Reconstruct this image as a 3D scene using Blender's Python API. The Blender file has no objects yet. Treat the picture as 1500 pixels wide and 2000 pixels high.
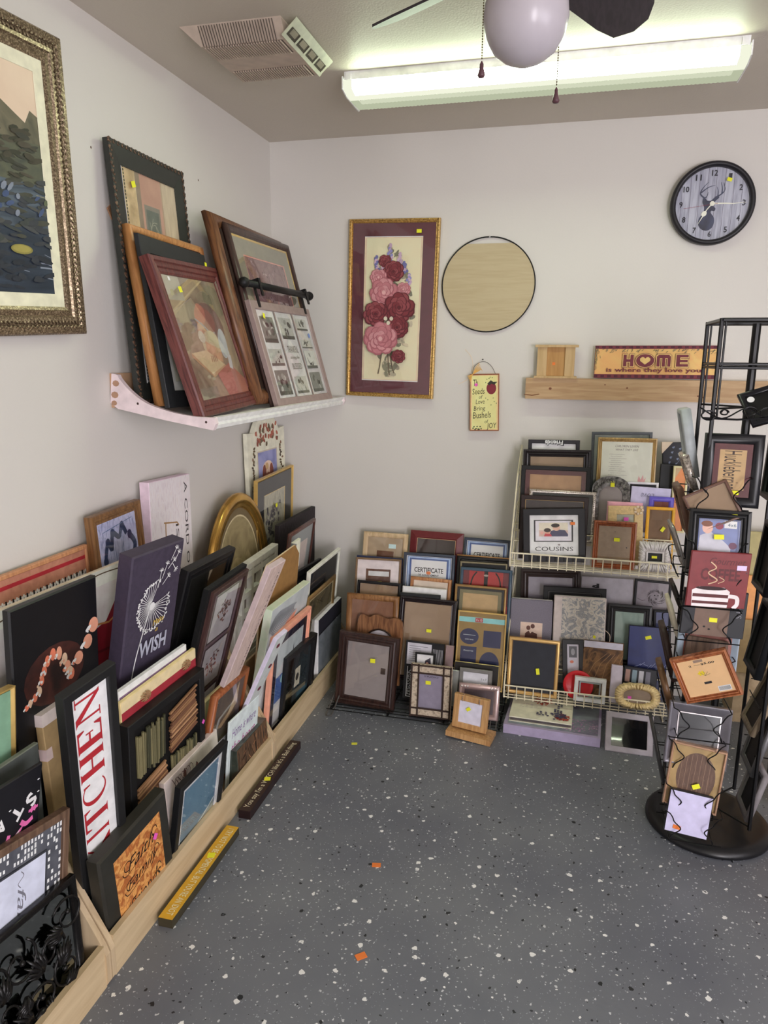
import bpy, math, random
from mathutils import Matrix, Vector
R = math.radians
# ------------------------------------------------------------------ camera, world, exposure, large lights
D, XW, CZ, CEIL = 3.30, -1.387, 1.495, 2.436      # back wall depth, left wall, camera height, ceiling
XR, YR = 2.60, -2.40
sc = bpy.context.scene
col = sc.collection
cam = bpy.data.cameras.new('camera'); camo = bpy.data.objects.new('camera', cam); col.objects.link(camo)
P_, Y_, RL = R(12), R(14.3), R(0.5)
fw = Vector((-math.sin(Y_)*math.cos(P_), math.cos(Y_)*math.cos(P_), -math.sin(P_)))
rt = Vector((math.cos(Y_), math.sin(Y_), 0)); up = rt.cross(fw)
cx_ = rt*math.cos(RL) + up*math.sin(RL); cy_ = -rt*math.sin(RL) + up*math.cos(RL)
mm = Matrix((cx_, cy_, -fw)).transposed().to_4x4(); mm.translation = (0, 0, CZ)
camo.matrix_world = mm
cam.sensor_fit = 'VERTICAL'; cam.sensor_height = 24; cam.lens = 24*1420/2000; cam.clip_start = .05
sc.camera = camo
sc.view_settings.view_transform = 'Standard'; sc.view_settings.look = 'None'
sc.view_settings.gamma = 1; sc.view_settings.use_curve_mapping = False
sc.view_settings.exposure = 0.62
w = bpy.data.worlds.new('world'); sc.world = w; w.use_nodes = True
w.node_tree.nodes['Background'].inputs[0].default_value = (.75, .83, 1, 1)
w.node_tree.nodes['Background'].inputs[1].default_value = .8
TUBE = 20.0      # strip light radiance
def area(name, loc, rot, sx, sy, power, color):
    l = bpy.data.lights.new(name, 'AREA'); l.shape = 'RECTANGLE'; l.size = sx; l.size_y = sy
    l.energy = power; l.color = color
    o = bpy.data.objects.new(name, l); col.objects.link(o); o.location = loc; o.rotation_euler = rot
    return o
area('window_fill', (XR+.12, -.35, 1.45), (0, R(90), 0), 1.3, 2.3, 34, (1, .93, .99))  # added fill light from the right, set in an invented window
area('door_fill', (2.02, YR-.12, 1.15), (R(90), 0, 0), .95, 1.9, 84, (1, .95, .99))  # added fill light for the back wall, behind an invented glass door
# ------------------------------------------------------------------ materials
def lin(c): return c/12.92 if c <= .04045 else ((c+.055)/1.055)**2.4
def C(r, g, b, k=1.0):
    return tuple(min(.9, lin(x/255)*k) for x in (r, g, b))+(1,)
MC = {}
def newmat(name):
    m = bpy.data.materials.new(name); m.use_nodes = True
    nt = m.node_tree; return m, nt, nt.nodes['Principled BSDF']
def mt(r, g, b, rough=.55, metal=0, k=1.6, var=.10, sc_=30, bump=0, spec=.4):
    if max(r, g, b) < 70: k *= .62
    key = (r, g, b, rough, metal, k, var, sc_, bump)
    if key in MC: return MC[key]
    m, nt, p = newmat('paint'); c = C(r, g, b, k)
    n = nt.nodes.new('ShaderNodeTexNoise'); n.inputs['Scale'].default_value = sc_; n.inputs['Detail'].default_value = 3
    tc = nt.nodes.new('ShaderNodeTexCoord'); nt.links.new(tc.outputs['Object'], n.inputs['Vector'])
    rp = nt.nodes.new('ShaderNodeValToRGB')
    rp.color_ramp.elements[0].position = .3; rp.color_ramp.elements[1].position = .7
    rp.color_ramp.elements[0].color = tuple(x*(1-var) for x in c[:3])+(1,)
    rp.color_ramp.elements[1].color = tuple(min(1, x*(1+var)) for x in c[:3])+(1,)
    nt.links.new(n.outputs['Fac'], rp.inputs[0]); nt.links.new(rp.outputs[0], p.inputs['Base Color'])
    p.inputs['Roughness'].default_value = rough; p.inputs['Metallic'].default_value = metal
    p.inputs['Specular IOR Level'].default_value = spec
    if bump:
        b_ = nt.nodes.new('ShaderNodeBump'); b_.inputs['Strength'].default_value = bump; b_.inputs['Distance'].default_value = .003
        nt.links.new(n.outputs['Fac'], b_.inputs['Height']); nt.links.new(b_.outputs[0], p.inputs['Normal'])
    MC[key] = m; return m
def wood(c1, c2, rough=.45, k=1.6, s=1.0, axis='Y', coat=0.0):
    k *= .84; c1, c2 = [tuple(int(x*.86+sum(c)/3*.14) for x in c) for c in (c1, c2)]; key = ('w', c1, c2, rough, k, s, axis, coat)
    if key in MC: return MC[key]
    m, nt, p = newmat('wood')
    tc = nt.nodes.new('ShaderNodeTexCoord'); mp = nt.nodes.new('ShaderNodeMapping')
    mp.inputs['Scale'].default_value = {'Y': (45*s, 4*s, 45*s), 'X': (4*s, 45*s, 45*s), 'Z': (45*s, 45*s, 4*s)}[axis]
    nt.links.new(tc.outputs['Object'], mp.inputs[0])
    n = nt.nodes.new('ShaderNodeTexNoise'); n.inputs['Scale'].default_value = 2.2; n.inputs['Detail'].default_value = 5
    n.inputs['Distortion'].default_value = .6
    nt.links.new(mp.outputs[0], n.inputs['Vector'])
    rp = nt.nodes.new('ShaderNodeValToRGB'); e = rp.color_ramp.elements
    e[0].position = .35; e[0].color = C(*c1, k); e[1].position = .62; e[1].color = C(*c2, k)
    nt.links.new(n.outputs['Fac'], rp.inputs[0]); nt.links.new(rp.outputs[0], p.inputs['Base Color'])
    p.inputs['Roughness'].default_value = rough; p.inputs['Coat Weight'].default_value = coat
    MC[key] = m; return m
def blotch(cols, scale=8, k=1.6, rough=.6, detail=4, dist=.5, stretch=(1, 1, 1), lo=.3, hi=.7, mode='LINEAR', metal=0):
    """painted / printed / marbled areas with several colours"""
    key = ('b', tuple(cols), scale, k, rough, detail, dist, stretch, lo, hi, mode, metal)
    if key in MC: return MC[key]
    m, nt, p = newmat('print')
    tc = nt.nodes.new('ShaderNodeTexCoord'); mp = nt.nodes.new('ShaderNodeMapping'); mp.inputs['Scale'].default_value = stretch
    nt.links.new(tc.outputs['Object'], mp.inputs[0])
    n = nt.nodes.new('ShaderNodeTexNoise'); n.inputs['Scale'].default_value = scale; n.inputs['Detail'].default_value = detail
    n.inputs['Distortion'].default_value = dist
    nt.links.new(mp.outputs[0], n.inputs['Vector'])
    rp = nt.nodes.new('ShaderNodeValToRGB'); rp.color_ramp.interpolation = mode
    e = rp.color_ramp.elements
    for i, c in enumerate(cols):
        pos = lo+(hi-lo)*i/max(1, len(cols)-1)
        if i == 0: el = e[0]; el.position = pos
        elif i == 1: el = e[1]; el.position = pos
        else: el = e.new(pos)
        el.color = C(*c, k)
    nt.links.new(n.outputs['Fac'], rp.inputs[0]); nt.links.new(rp.outputs[0], p.inputs['Base Color'])
    p.inputs['Roughness'].default_value = rough; p.inputs['Metallic'].default_value = metal
    MC[key] = m; return m
def glassmat():
    if 'glass' in MC: return MC['glass']
    m = bpy.data.materials.new('glass'); m.use_nodes = True; nt = m.node_tree; nt.nodes.clear()
    o = nt.nodes.new('ShaderNodeOutputMaterial'); mx = nt.nodes.new('ShaderNodeMixShader')
    t = nt.nodes.new('ShaderNodeBsdfTransparent'); g = nt.nodes.new('ShaderNodeBsdfGlossy'); g.inputs['Roughness'].default_value = .03
    lw = nt.nodes.new('ShaderNodeLayerWeight'); pw_ = nt.nodes.new('ShaderNodeMath'); pw_.operation = 'POWER'; pw_.inputs[1].default_value = 4
    ma = nt.nodes.new('ShaderNodeMath'); ma.operation = 'MULTIPLY_ADD'; ma.inputs[1].default_value = .8; ma.inputs[2].default_value = .04
    nt.links.new(lw.outputs['Facing'], pw_.inputs[0]); nt.links.new(pw_.outputs[0], ma.inputs[0])
    nt.links.new(ma.outputs[0], mx.inputs[0]); nt.links.new(t.outputs[0], mx.inputs[1]); nt.links.new(g.outputs[0], mx.inputs[2])
    nt.links.new(mx.outputs[0], o.inputs[0]); MC['glass'] = m; return m
# ------------------------------------------------------------------ mesh builder
TXT = {}
def textmesh(s, shear=0, bold=0, spacing=1.0):
    key = (s, shear, bold, spacing)
    if key in TXT: return TXT[key]
    cu = bpy.data.curves.new('t', 'FONT'); cu.body = s; cu.shear = shear; cu.offset = bold; cu.space_character = spacing
    cu.align_x = 'CENTER'; cu.align_y = 'CENTER'; cu.resolution_u = 2; cu.size = 1
    ob = bpy.data.objects.new('t', cu); me = ob.to_mesh()
    vs = [(v.co.x, v.co.y) for v in me.vertices]; fs = [tuple(p.vertices) for p in me.polygons]
    ob.to_mesh_clear(); bpy.data.objects.remove(ob); bpy.data.curves.remove(cu)
    x0 = min(v[0] for v in vs); x1 = max(v[0] for v in vs); y0 = min(v[1] for v in vs); y1 = max(v[1] for v in vs)
    vs = [(a-(x0+x1)/2, b-(y0+y1)/2) for a, b in vs]
    TXT[key] = (vs, fs, x1-x0, y1-y0); return TXT[key]
def clipped(p, box):
    x0, y0, x1, y1 = box
    if all(x0 <= x <= x1 and y0 <= y <= y1 for x, y in p): return p
    for ax, lim, sg in ((0, x0, 1), (0, x1, -1), (1, y0, 1), (1, y1, -1)):
        out = []
        for i in range(len(p)):
            a, b = p[i-1], p[i]; da, db = (a[ax]-lim)*sg, (b[ax]-lim)*sg
            if (da < 0) != (db < 0): t = da/(da-db); out.append((a[0]+(b[0]-a[0])*t, a[1]+(b[1]-a[1])*t))
            if db >= 0: out.append(b)
        p = out
        if not p: break
    return p
class M:
    def __init__(s): s.v = []; s.f = []; s.mi = []; s.mats = []; s.z = 0; s.clip = None; s.dz = .00003
    def slot(s, m):
        if m not in s.mats: s.mats.append(m)
        return s.mats.index(m)
    def add(s, vs, fs, m):
        b = len(s.v); i = s.slot(m); s.v += [tuple(x) for x in vs]
        s.f += [tuple(b+k for k in f) for f in fs]; s.mi += [i]*len(fs); return s
    def box(s, x0, y0, z0, x1, y1, z1, m):
        x0, x1 = sorted((x0, x1)); y0, y1 = sorted((y0, y1)); z0, z1 = sorted((z0, z1))
        v = [(x, y, z) for z in (z0, z1) for y in (y0, y1) for x in (x0, x1)]
        return s.add(v, [(0, 2, 3, 1), (4, 5, 7, 6), (0, 1, 5, 4), (2, 6, 7, 3), (0, 4, 6, 2), (1, 3, 7, 5)], m)
    def slab(s, w, h, t, m, r=.003, mside=None):
        """block w x h x t, front at z=0, eased edges"""
        L = [(r, 0), (0, -r), (0, -t)]; vs = []; fs = []
        for ins, z in L:
            vs += [(-w/2+ins, ins, z), (w/2-ins, ins, z), (w/2-ins, h-ins, z), (-w/2+ins, h-ins, z)]
        s.add(vs, [(0, 1, 2, 3), (11, 10, 9, 8)], m)
        for a in (0, 1):
            for i in range(4):
                j = (i+1) % 4; fs.append((a*4+i, (a+1)*4+i, (a+1)*4+j, a*4+j))
        return s.add(vs, fs, mside or m)
    def ring(s, w, h, prof, m, y0=0):
        n = len(prof); vs = []; fs = []
        for ins, z in prof:
            vs += [(-w/2+ins, y0+ins, z), (w/2-ins, y0+ins, z), (w/2-ins, y0+h-ins, z), (-w/2+ins, y0+h-ins, z)]
        for a in range(n):
            b = (a+1) % n
            for i in range(4):
                j = (i+1) % 4; fs.append((a*4+i, a*4+j, b*4+j, b*4+i))
        return s.add(vs, fs, m)
    def ovalring(s, rx, ry, cy, prof, m, n=48, arch=False):
        vs = []; fs = []; q = len(prof)
        for ins, z in prof:
            for i in range(n):
                a = 2*math.pi*i/n; vs.append(((rx-ins)*math.cos(a), cy+(ry-ins)*math.sin(a), z))
        for a in range(q):
            b = (a+1) % q
            for i in range(n):
                j = (i+1) % n; fs.append((a*n+i, a*n+j, b*n+j, b*n+i))
        return s.add(vs, fs, m)
    def loopring(s, outer, inner, z1, z0, m, zi=None):
        """band between two outlines of equal count, front z1, back z0"""
        zi = z1 if zi is None else zi; n = len(outer)
        vs = [(x, y, z1) for x, y in outer]+[(x, y, zi) for x, y in inner]+[(x, y, z0) for x, y in inner]+[(x, y, z0) for x, y in outer]
        fs = []
        for a in range(4):
            b = (a+1) % 4
            for i in range(n):
                j = (i+1) % n; fs.append((a*n+i, a*n+j, b*n+j, b*n+i))
        return s.add(vs, fs, m)
    def prism(s, poly, z1, z0, m, ms=None):
        n = len(poly); vs = [(x, y, z1) for x, y in poly]+[(x, y, z0) for x, y in poly]
        s.add(vs, [tuple(range(n)), tuple(range(2*n-1, n-1, -1))], m)
        return s.add(vs, [(i, n+i, n+(i+1) % n, (i+1) % n) for i in range(n)], ms or m)
    def nz(s): s.z += s.dz; return s.z
    def flat(s, poly, m, z=None):
        z = s.nz() if z is None else z
        return s.polys([list(poly)], m, z)
    def polys(s, P, m, z):
        vs = []; fs = []
        for p in P:
            if s.clip: p = clipped(p, s.clip)
            if len(p) > 2: fs.append(tuple(range(len(vs), len(vs)+len(p)))); vs += [(x, y, z) for x, y in p]
        return s.add(vs, fs, m)
    def rect(s, x0, y0, x1, y1, m): return s.flat([(x0, y0), (x1, y0), (x1, y1), (x0, y1)], m)
    def ell(s, cx, cy, rx, ry, m, rot=0, n=20, z=None, wob=0, rnd=None):
        c, d = math.cos(rot), math.sin(rot); p = []
        for i in range(n):
            a = 2*math.pi*i/n; q = 1+(wob*(rnd.random()-.5) if rnd else wob*math.sin(5*a))
            x, y = rx*q*math.cos(a), ry*q*math.sin(a); p.append((cx+x*c-y*d, cy+x*d+y*c))
        return s.flat(p, m, z)
    def line(s, pts, wd, m, taper=False, z=None):
        z = s.nz() if z is None else z; n = len(pts); vs = []
        for i, (x, y) in enumerate(pts):
            a = pts[max(0, i-1)]; b = pts[min(n-1, i+1)]; dx, dy = b[0]-a[0], b[1]-a[1]; l = math.hypot(dx, dy) or 1
            k = wd/2*((1-.8*i/(n-1)) if taper else 1); vs += [(x-dy/l*k, y+dx/l*k), (x+dy/l*k, y-dx/l*k)]
        return s.polys([[vs[2*i+1], vs[2*i+3], vs[2*i+2], vs[2*i]] for i in range(n-1)], m, z)
    def text(s, t, cx, cy, wd, m, ht=None, rot=0, shear=0, bold=0, z=None, mirror=False, spacing=1.0):
        """text fitted to width wd (and height ht when given)"""
        vs, fs, W, H = textmesh(t, shear, bold, spacing); kx = wd/W; ky = (ht/H) if ht else kx
        z = s.nz() if z is None else z; c, d = math.cos(rot), math.sin(rot)
        q = [(cx+x*kx*c-y*ky*d, cy+x*kx*d+y*ky*c) for x, y in vs]
        return s.polys([[q[i] for i in f] for f in fs], m, z)
    def tube(s, pts, r, m, n=6, closed=False, caps=True):
        pts = [Vector(p) for p in pts]; N = len(pts); vs = []; prev = None
        for i, p in enumerate(pts):
            if closed: t = pts[(i+1) % N]-pts[i-1]
            else: t = pts[min(N-1, i+1)]-pts[max(0, i-1)]
            t.normalize()
            ref = prev if prev is not None else (Vector((0, 0, 1)) if abs(t.z) < .9 else Vector((1, 0, 0)))
            a = ref - t*ref.dot(t)
            if a.length < 1e-6: a = Vector((1, 0, 0))-t*t.x
            a.normalize(); b = t.cross(a); prev = a
            rr = r[i] if isinstance(r, (list, tuple)) else r
            for k in range(n):
                an = 2*math.pi*k/n; vs.append(p+(a*math.cos(an)+b*math.sin(an))*rr)
        fs = []
        for i in range(N if closed else N-1):
            j = (i+1) % N
            for k in range(n): fs.append((i*n+k, i*n+(k+1) % n, j*n+(k+1) % n, j*n+k))
        if not closed and caps: fs += [tuple(range(n-1, -1, -1)), tuple((N-1)*n+k for k in range(n))]
        return s.add(vs, fs, m)
    def blob(s, x, y, z, rx, ry, rz, m, n=8, k=4, rot=0):
        vs = []; fs = []; c, d = math.cos(rot), math.sin(rot)
        for j in range(k+1):
            a = math.pi*j/k
            for i in range(n):
                b = 2*math.pi*i/n; px = rx*math.sin(a)*math.cos(b); py = ry*math.sin(a)*math.sin(b)
                vs.append((x+px*c-py*d, y+px*d+py*c, z+rz*math.cos(a)))
        for j in range(k):
            for i in range(n): fs.append((j*n+i, (j+1)*n+i, (j+1)*n+(i+1) % n, j*n+(i+1) % n))
        return s.add(vs, fs, m)
    def lathe(s, prof, m, cx=0, cy=0, n=40, caps=False):
        q = len(prof); vs = []; fs = []
        for r, z in prof:
            for i in range(n): a = 2*math.pi*i/n; vs.append((cx+r*math.cos(a), cy+r*math.sin(a), z))
        for a in range(q-1):
            for i in range(n): fs.append((a*n+i, a*n+(i+1) % n, (a+1)*n+(i+1) % n, (a+1)*n+i))
        return s.add(vs, fs, m)
    def build(s, name, parent=None, smooth=False, mat=None):
        me = bpy.data.meshes.new(name); me.from_pydata(s.v, [], s.f)
        for m in s.mats: me.materials.append(m)
        me.polygons.foreach_set('material_index', s.mi)
        if smooth: me.polygons.foreach_set('use_smooth', [True]*len(s.f))
        me.update(); o = bpy.data.objects.new(name, me); col.objects.link(o)
        if parent: o.parent = parent
        if mat is not None: o.matrix_world = mat
        return o
def smoothpts(p, n=6, closed=False):
    out = []; N = len(p); dim = len(p[0])
    for i in range(N if closed else N-1):
        P = [p[(i+k) % N] if closed else p[max(0, min(N-1, i+k))] for k in (-1, 0, 1, 2)]
        for j in range(n):
            t = j/n; out.append(tuple(.5*(2*P[1][d]+(P[2][d]-P[0][d])*t+(2*P[0][d]-5*P[1][d]+4*P[2][d]-P[3][d])*t*t+(3*P[1][d]-P[0][d]-3*P[2][d]+P[3][d])*t**3) for d in range(dim)))
    if not closed: out.append(tuple(p[-1]))
    return out
def tag(o, label=None, cat=None, group=None, kind=None):
    for k, v in (('label', label), ('category', cat), ('group', group), ('kind', kind)):
        if v: o[k] = v
    return o
def thing(name, label, cat, group=None, mat=None):
    o = bpy.data.objects.new(name, None); col.objects.link(o); o.empty_display_size = .02
    if mat is not None: o.matrix_world = mat
    return tag(o, label, cat, group)
def struct(o): o['kind'] = 'structure'; return o
# ------------------------------------------------------------------ placements: kind of facing, foot point, lean, turn, tilt, size, depth
TABLE = """
mirror_carved|L|-1.302|2.243|1.347|4|1|0.2|0.439|0.772|0.02
pine|L|-1.225|2.259|1.340|9|0|-0.7|0.461|0.546|0.03
blackmat|L|-1.193|2.215|1.334|9|1|-1.3|0.417|0.517|0.015
burgundy|L|-1.094|2.267|1.320|17|4|1.9|0.516|0.497|0.035
oakbig|L|-1.091|2.801|1.325|15|0|-0.8|0.668|0.697|0.035
darkgold|L|-1.068|2.847|1.315|15|-1|0.2|0.595|0.683|0.02
collage|L|-1.043|2.829|1.311|16|-2|-0.0|0.571|0.404|0.02
salmon|L|-1.345|1.567|0.503|1|0|-0.2|0.442|0.449|0.015
bluewood|L|-1.310|1.925|0.507|2|0|1.9|0.256|0.531|0.025
cord|L|-1.320|2.200|0.507|1|0|-2.1|0.266|0.575|0.035
cardinal|L|-1.275|1.578|0.508|1|0|-1.3|0.581|0.389|0.012
lights|L|-1.215|1.433|0.254|-2|-1|-0.9|0.307|0.675|0.018
dandelion|L|-1.231|1.758|0.252|-12|-7|0.5|0.221|0.738|0.045
blackframe|L|-1.290|2.120|0.254|-16|-1|-0.8|0.324|0.602|0.03
sketch|L|-1.213|2.154|0.258|-17|-1|3.0|0.244|0.529|0.03
oval|L|-1.275|2.656|0.509|1|0|-1.5|0.556|0.442|0.025
angel|L|-1.333|3.092|0.504|1|-3|0.5|0.373|0.664|0.02
goldblack|L|-1.300|3.051|0.509|-3|-1|2.1|0.404|0.473|0.018
darkboard|L|-1.216|3.103|0.255|-2|-3|1.1|0.410|0.520|0.02
redframe|L|-1.177|2.912|0.256|-8|3|-1.5|0.367|0.517|0.015
blackmid|L|-1.102|2.922|0.024|-1|-5|-1.1|0.281|0.564|0.012
whiteframe|L|-1.084|3.000|0.027|-6|-2|1.8|0.382|0.584|0.015
bronze|L|-1.061|2.921|0.027|-6|-2|1.8|0.335|0.484|0.012
whitethick|L|-1.025|3.016|0.028|-2|-2|2.4|0.298|0.344|0.02
cutout|L|-1.241|2.679|0.261|-5|-2|3.0|0.384|0.432|0.03
kraft|L|-1.129|2.573|0.029|-6|-1|2.3|0.366|0.719|0.012
plank|L|-1.012|1.997|0.466|-24|-4|1.7|0.097|0.455|0.018
palm|L|-1.103|2.493|0.031|-10|1|-2.7|0.425|0.568|0.03
salmonframe|L|-1.047|2.516|0.024|-6|-1|-0.7|0.382|0.462|0.02
lilac|L|-1.161|2.211|0.023|-25|-3|1.6|0.083|0.599|0.015
shadowbox|L|-1.035|2.609|0.024|-6|-4|-1.0|0.303|0.325|0.03
boat|L|-1.115|2.045|0.022|-12|0|-0.4|0.249|0.426|0.025
pale|L|-1.129|2.084|0.025|-4|-2|2.3|0.156|0.362|0.01
purpletext|L|-1.062|2.139|0.024|-6|-4|1.5|0.207|0.281|0.006
bark|L|-1.019|2.167|0.027|2|-2|1.8|0.232|0.163|0.045
beach|L|-1.027|1.753|0.022|-9|-2|0.1|0.270|0.303|0.02
cherry|L|-1.044|1.815|0.030|2|-2|2.9|0.301|0.280|0.018
faith|L|-1.020|1.469|0.035|-1|-3|5.7|0.280|0.292|0.035
kitchen|L|-1.088|1.414|0.032|-8|-8|8.0|0.157|0.772|0.025
twig|L|-1.085|1.724|0.028|-3|-4|2.1|0.365|0.523|0.03
twinesign|L|-1.109|1.737|0.028|-2|-3|2.0|0.362|0.580|0.012
whiteboards|L|-1.125|1.730|0.026|-2|-3|1.7|0.323|0.604|0.012
greengold|L|-1.188|1.150|0.258|-2|2|-4.6|0.151|0.516|0.02
cornered|L|-1.170|1.402|0.253|2|0|0.8|0.102|0.397|0.02
graychalk|L|-1.142|1.168|0.024|0|-1|-1.2|0.197|0.602|0.012
chalk|L|-1.124|1.031|0.036|-5|2|-7.6|0.214|0.604|0.008
family|L|-1.076|1.063|0.040|-1|-4|-8.0|0.272|0.466|0.02
iron|L|-1.025|1.079|0.032|5|-4|-3.6|0.289|0.305|0.02
a1|B|-0.814|3.140|0.347|12|0|-0.6|0.216|0.352|0.02
a2|B|-0.823|3.080|0.265|12|0|-0.1|0.219|0.333|0.015
a3|B|-0.816|3.051|0.267|14|0|1.2|0.217|0.331|0.015
a4|B|-0.802|2.990|0.195|12|0|-0.5|0.204|0.312|0.015
a5|B|-0.809|2.930|0.135|9|0|0.1|0.241|0.329|0.02
a6|B|-0.764|2.880|0.087|12|0|-0.7|0.212|0.307|0.02
a7|B|-0.800|2.799|0.007|8|-2|-2.0|0.269|0.323|0.03
b1|B|-0.572|3.140|0.349|12|0|-0.6|0.247|0.370|0.03
b2|B|-0.586|3.070|0.266|12|0|0.3|0.237|0.366|0.02
b3|B|-0.572|3.020|0.217|12|0|-1.0|0.187|0.318|0.02
b4|B|-0.590|2.980|0.186|12|0|-0.4|0.200|0.314|0.02
b5|B|-0.596|2.940|0.146|12|0|0.7|0.182|0.337|0.015
b6|B|-0.561|2.900|0.107|14|0|-0.5|0.253|0.369|0.02
b7|B|-0.552|2.840|0.054|11|-1|-0.5|0.168|0.252|0.012
b7b|B|-0.538|2.810|0.123|12|0|0.3|0.086|0.153|0.008
b7c|B|-0.447|2.840|0.054|12|0|-1.1|0.035|0.248|0.012
b8|B|-0.500|2.759|0.022|8|-1|0.4|0.174|0.222|0.02
c1|B|-0.337|3.140|0.347|12|0|-0.5|0.211|0.356|0.02
c2|B|-0.342|3.080|0.285|12|0|-0.1|0.240|0.351|0.015
c3|B|-0.334|3.050|0.256|12|0|0.6|0.209|0.360|0.015
c4|B|-0.322|3.020|0.226|12|0|-0.0|0.227|0.371|0.02
c5|B|-0.339|2.970|0.176|12|0|-0.3|0.225|0.356|0.02
c6|B|-0.319|2.900|0.106|12|0|-0.1|0.208|0.332|0.02
c7|B|-0.327|2.850|0.066|12|0|-1.0|0.187|0.169|0.012
c8|B|-0.325|2.820|0.055|12|0|-0.7|0.138|0.168|0.012
c9|B|-0.413|2.820|0.054|12|-1|-1.9|0.028|0.155|0.012
c10|B|-0.301|2.770|0.036|13|2|-0.6|0.169|0.144|0.015
c11|B|-0.326|2.681|0.032|3|-8|-3.0|0.142|0.141|0.012
u1|B|-0.061|3.160|0.866|8|0|0.9|0.216|0.292|0.02
u2|B|-0.043|3.110|0.828|8|0|1.3|0.281|0.295|0.025
u3|B|-0.047|3.060|0.786|8|0|0.4|0.284|0.273|0.025
u4|B|-0.016|3.020|0.755|8|0|-0.1|0.268|0.210|0.02
u5|B|-0.044|2.980|0.680|8|0|0.5|0.271|0.266|0.02
u6|B|-0.032|2.932|0.688|11|1|3.7|0.247|0.217|0.02
u7|B|0.219|3.180|0.866|6|0|1.4|0.244|0.333|0.015
u8|B|0.236|3.140|0.845|6|0|0.5|0.235|0.334|0.02
u9|B|0.181|3.080|0.806|8|0|1.1|0.150|0.220|0.02
u10|B|0.305|3.120|0.804|8|0|-0.1|0.123|0.197|0.015
u11|B|0.329|3.080|0.805|8|0|-1.8|0.153|0.182|0.008
u12|B|0.372|3.040|0.764|8|0|-0.6|0.095|0.193|0.015
u13|B|0.232|3.020|0.739|8|0|-0.2|0.137|0.192|0.015
u14|B|0.244|2.985|0.682|8|0|2.4|0.135|0.239|0.02
u15|B|0.370|2.990|0.679|8|0|0.1|0.108|0.244|0.02
u16|B|0.196|2.925|0.679|7|0|0.0|0.163|0.190|0.02
u17|B|0.352|2.925|0.679|6|1|0.8|0.117|0.117|0.02
u18|B|0.448|3.190|0.887|5|0|4.4|0.105|0.276|0.02
u19|B|0.406|3.140|0.844|6|0|-0.6|0.077|0.233|0.02
u20|B|0.446|3.100|0.803|6|0|0.4|0.056|0.273|0.015
w1|B|-0.037|3.161|0.291|12|1|2.2|0.262|0.287|0.02
w2|B|0.067|3.101|0.249|12|0|1.5|0.267|0.274|0.02
w3|B|0.200|3.170|0.285|12|0|0.6|0.221|0.274|0.01
w4|B|0.383|3.160|0.287|12|0|-1.2|0.151|0.279|0.02
w5|B|-0.115|3.030|0.201|12|0|0.8|0.180|0.274|0.04
w6|B|0.089|3.030|0.202|12|0|1.0|0.217|0.301|0.04
w7|B|0.294|3.070|0.206|12|0|0.4|0.181|0.270|0.02
w8|B|0.434|3.100|0.227|12|1|1.5|0.072|0.230|0.02
w9|B|0.369|3.000|0.107|13|-1|0.4|0.156|0.301|0.02
w10|B|-0.094|2.905|0.105|10|-2|0.1|0.210|0.241|0.02
w11|B|0.080|2.971|0.108|12|1|4.1|0.088|0.227|0.015
w12|B|0.189|2.970|0.105|12|0|-0.2|0.161|0.233|0.015
w14|B|0.141|2.900|0.108|12|-1|-0.7|0.126|0.100|0.03
w15|B|0.243|2.930|0.106|13|-3|-0.6|0.045|0.155|0.02
w16|B|0.336|2.961|0.108|12|-1|-2.3|0.133|0.140|0.02
w17|B|0.329|2.890|0.108|12|0|1.2|0.171|0.102|0.025
x3|B|0.293|2.720|0.001|30|0|-0.6|0.177|0.151|0.03
p1|B|0.452|2.225|1.084|6|-6|-0.1|0.157|0.209|0.02
p2|B|0.435|2.201|1.034|14|-6|27.8|0.128|0.118|0.015
p3|B|0.427|2.165|0.906|13|-4|0.1|0.163|0.177|0.02
p4|B|0.430|2.154|0.803|-1|7|-1.2|0.162|0.164|0.008
p5|B|0.434|2.180|0.706|4|4|-2.2|0.175|0.137|0.012
p6|B|0.427|2.181|0.558|9|0|-2.6|0.169|0.161|0.015
p6b|B|0.419|2.166|0.557|12|-5|-3.0|0.114|0.139|0.012
p7|B|0.446|2.101|0.544|-4|-14|24.9|0.157|0.141|0.02
p8|B|0.426|2.171|0.288|9|1|-2.4|0.177|0.189|0.02
p9|B|0.417|2.142|0.161|8|-3|-5.1|0.154|0.198|0.02
p10|B|0.409|2.115|0.090|10|-1|-5.1|0.123|0.131|0.015
pond|L|-1.348|1.403|1.531|-1|-1|2.9|0.886|0.738|0.02
rose|B|-0.817|3.268|1.317|0|-1|-1.3|0.410|0.772|0.025
home|B|0.327|3.262|1.419|4|0|0.3|0.490|0.134|0.008
seeds|B|-0.375|3.275|1.176|0|0|1.8|0.130|0.252|0.012
"""
def place(fam, ox, oy, oz, th, yaw, roll):
    a = {'L': Vector((1, 0, 0)), 'B': Vector((0, -1, 0)), 'R': Vector((-1, 0, 0))}[fam]
    yw = R(yaw); nh = Vector((a.x*math.cos(yw)-a.y*math.sin(yw), a.x*math.sin(yw)+a.y*math.cos(yw), 0))
    t = R(th); Zv = Vector((0, 0, 1)); n = nh*math.cos(t)+Zv*math.sin(t); v = Zv*math.cos(t)-nh*math.sin(t)
    u = Zv.cross(nh); r = R(roll); uu = u*math.cos(r)+v*math.sin(r); vv = n.cross(uu)
    m = Matrix((uu, vv, n)).transposed().to_4x4(); m.translation = (ox, oy, oz); return m
PL = {}
for ln in TABLE.strip().split('\n'):
    q = ln.split('|'); f = [float(x) for x in q[2:]]
    PL[q[0]] = (place(q[1], *f[:6]), f[6], f[7], f[8])
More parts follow.
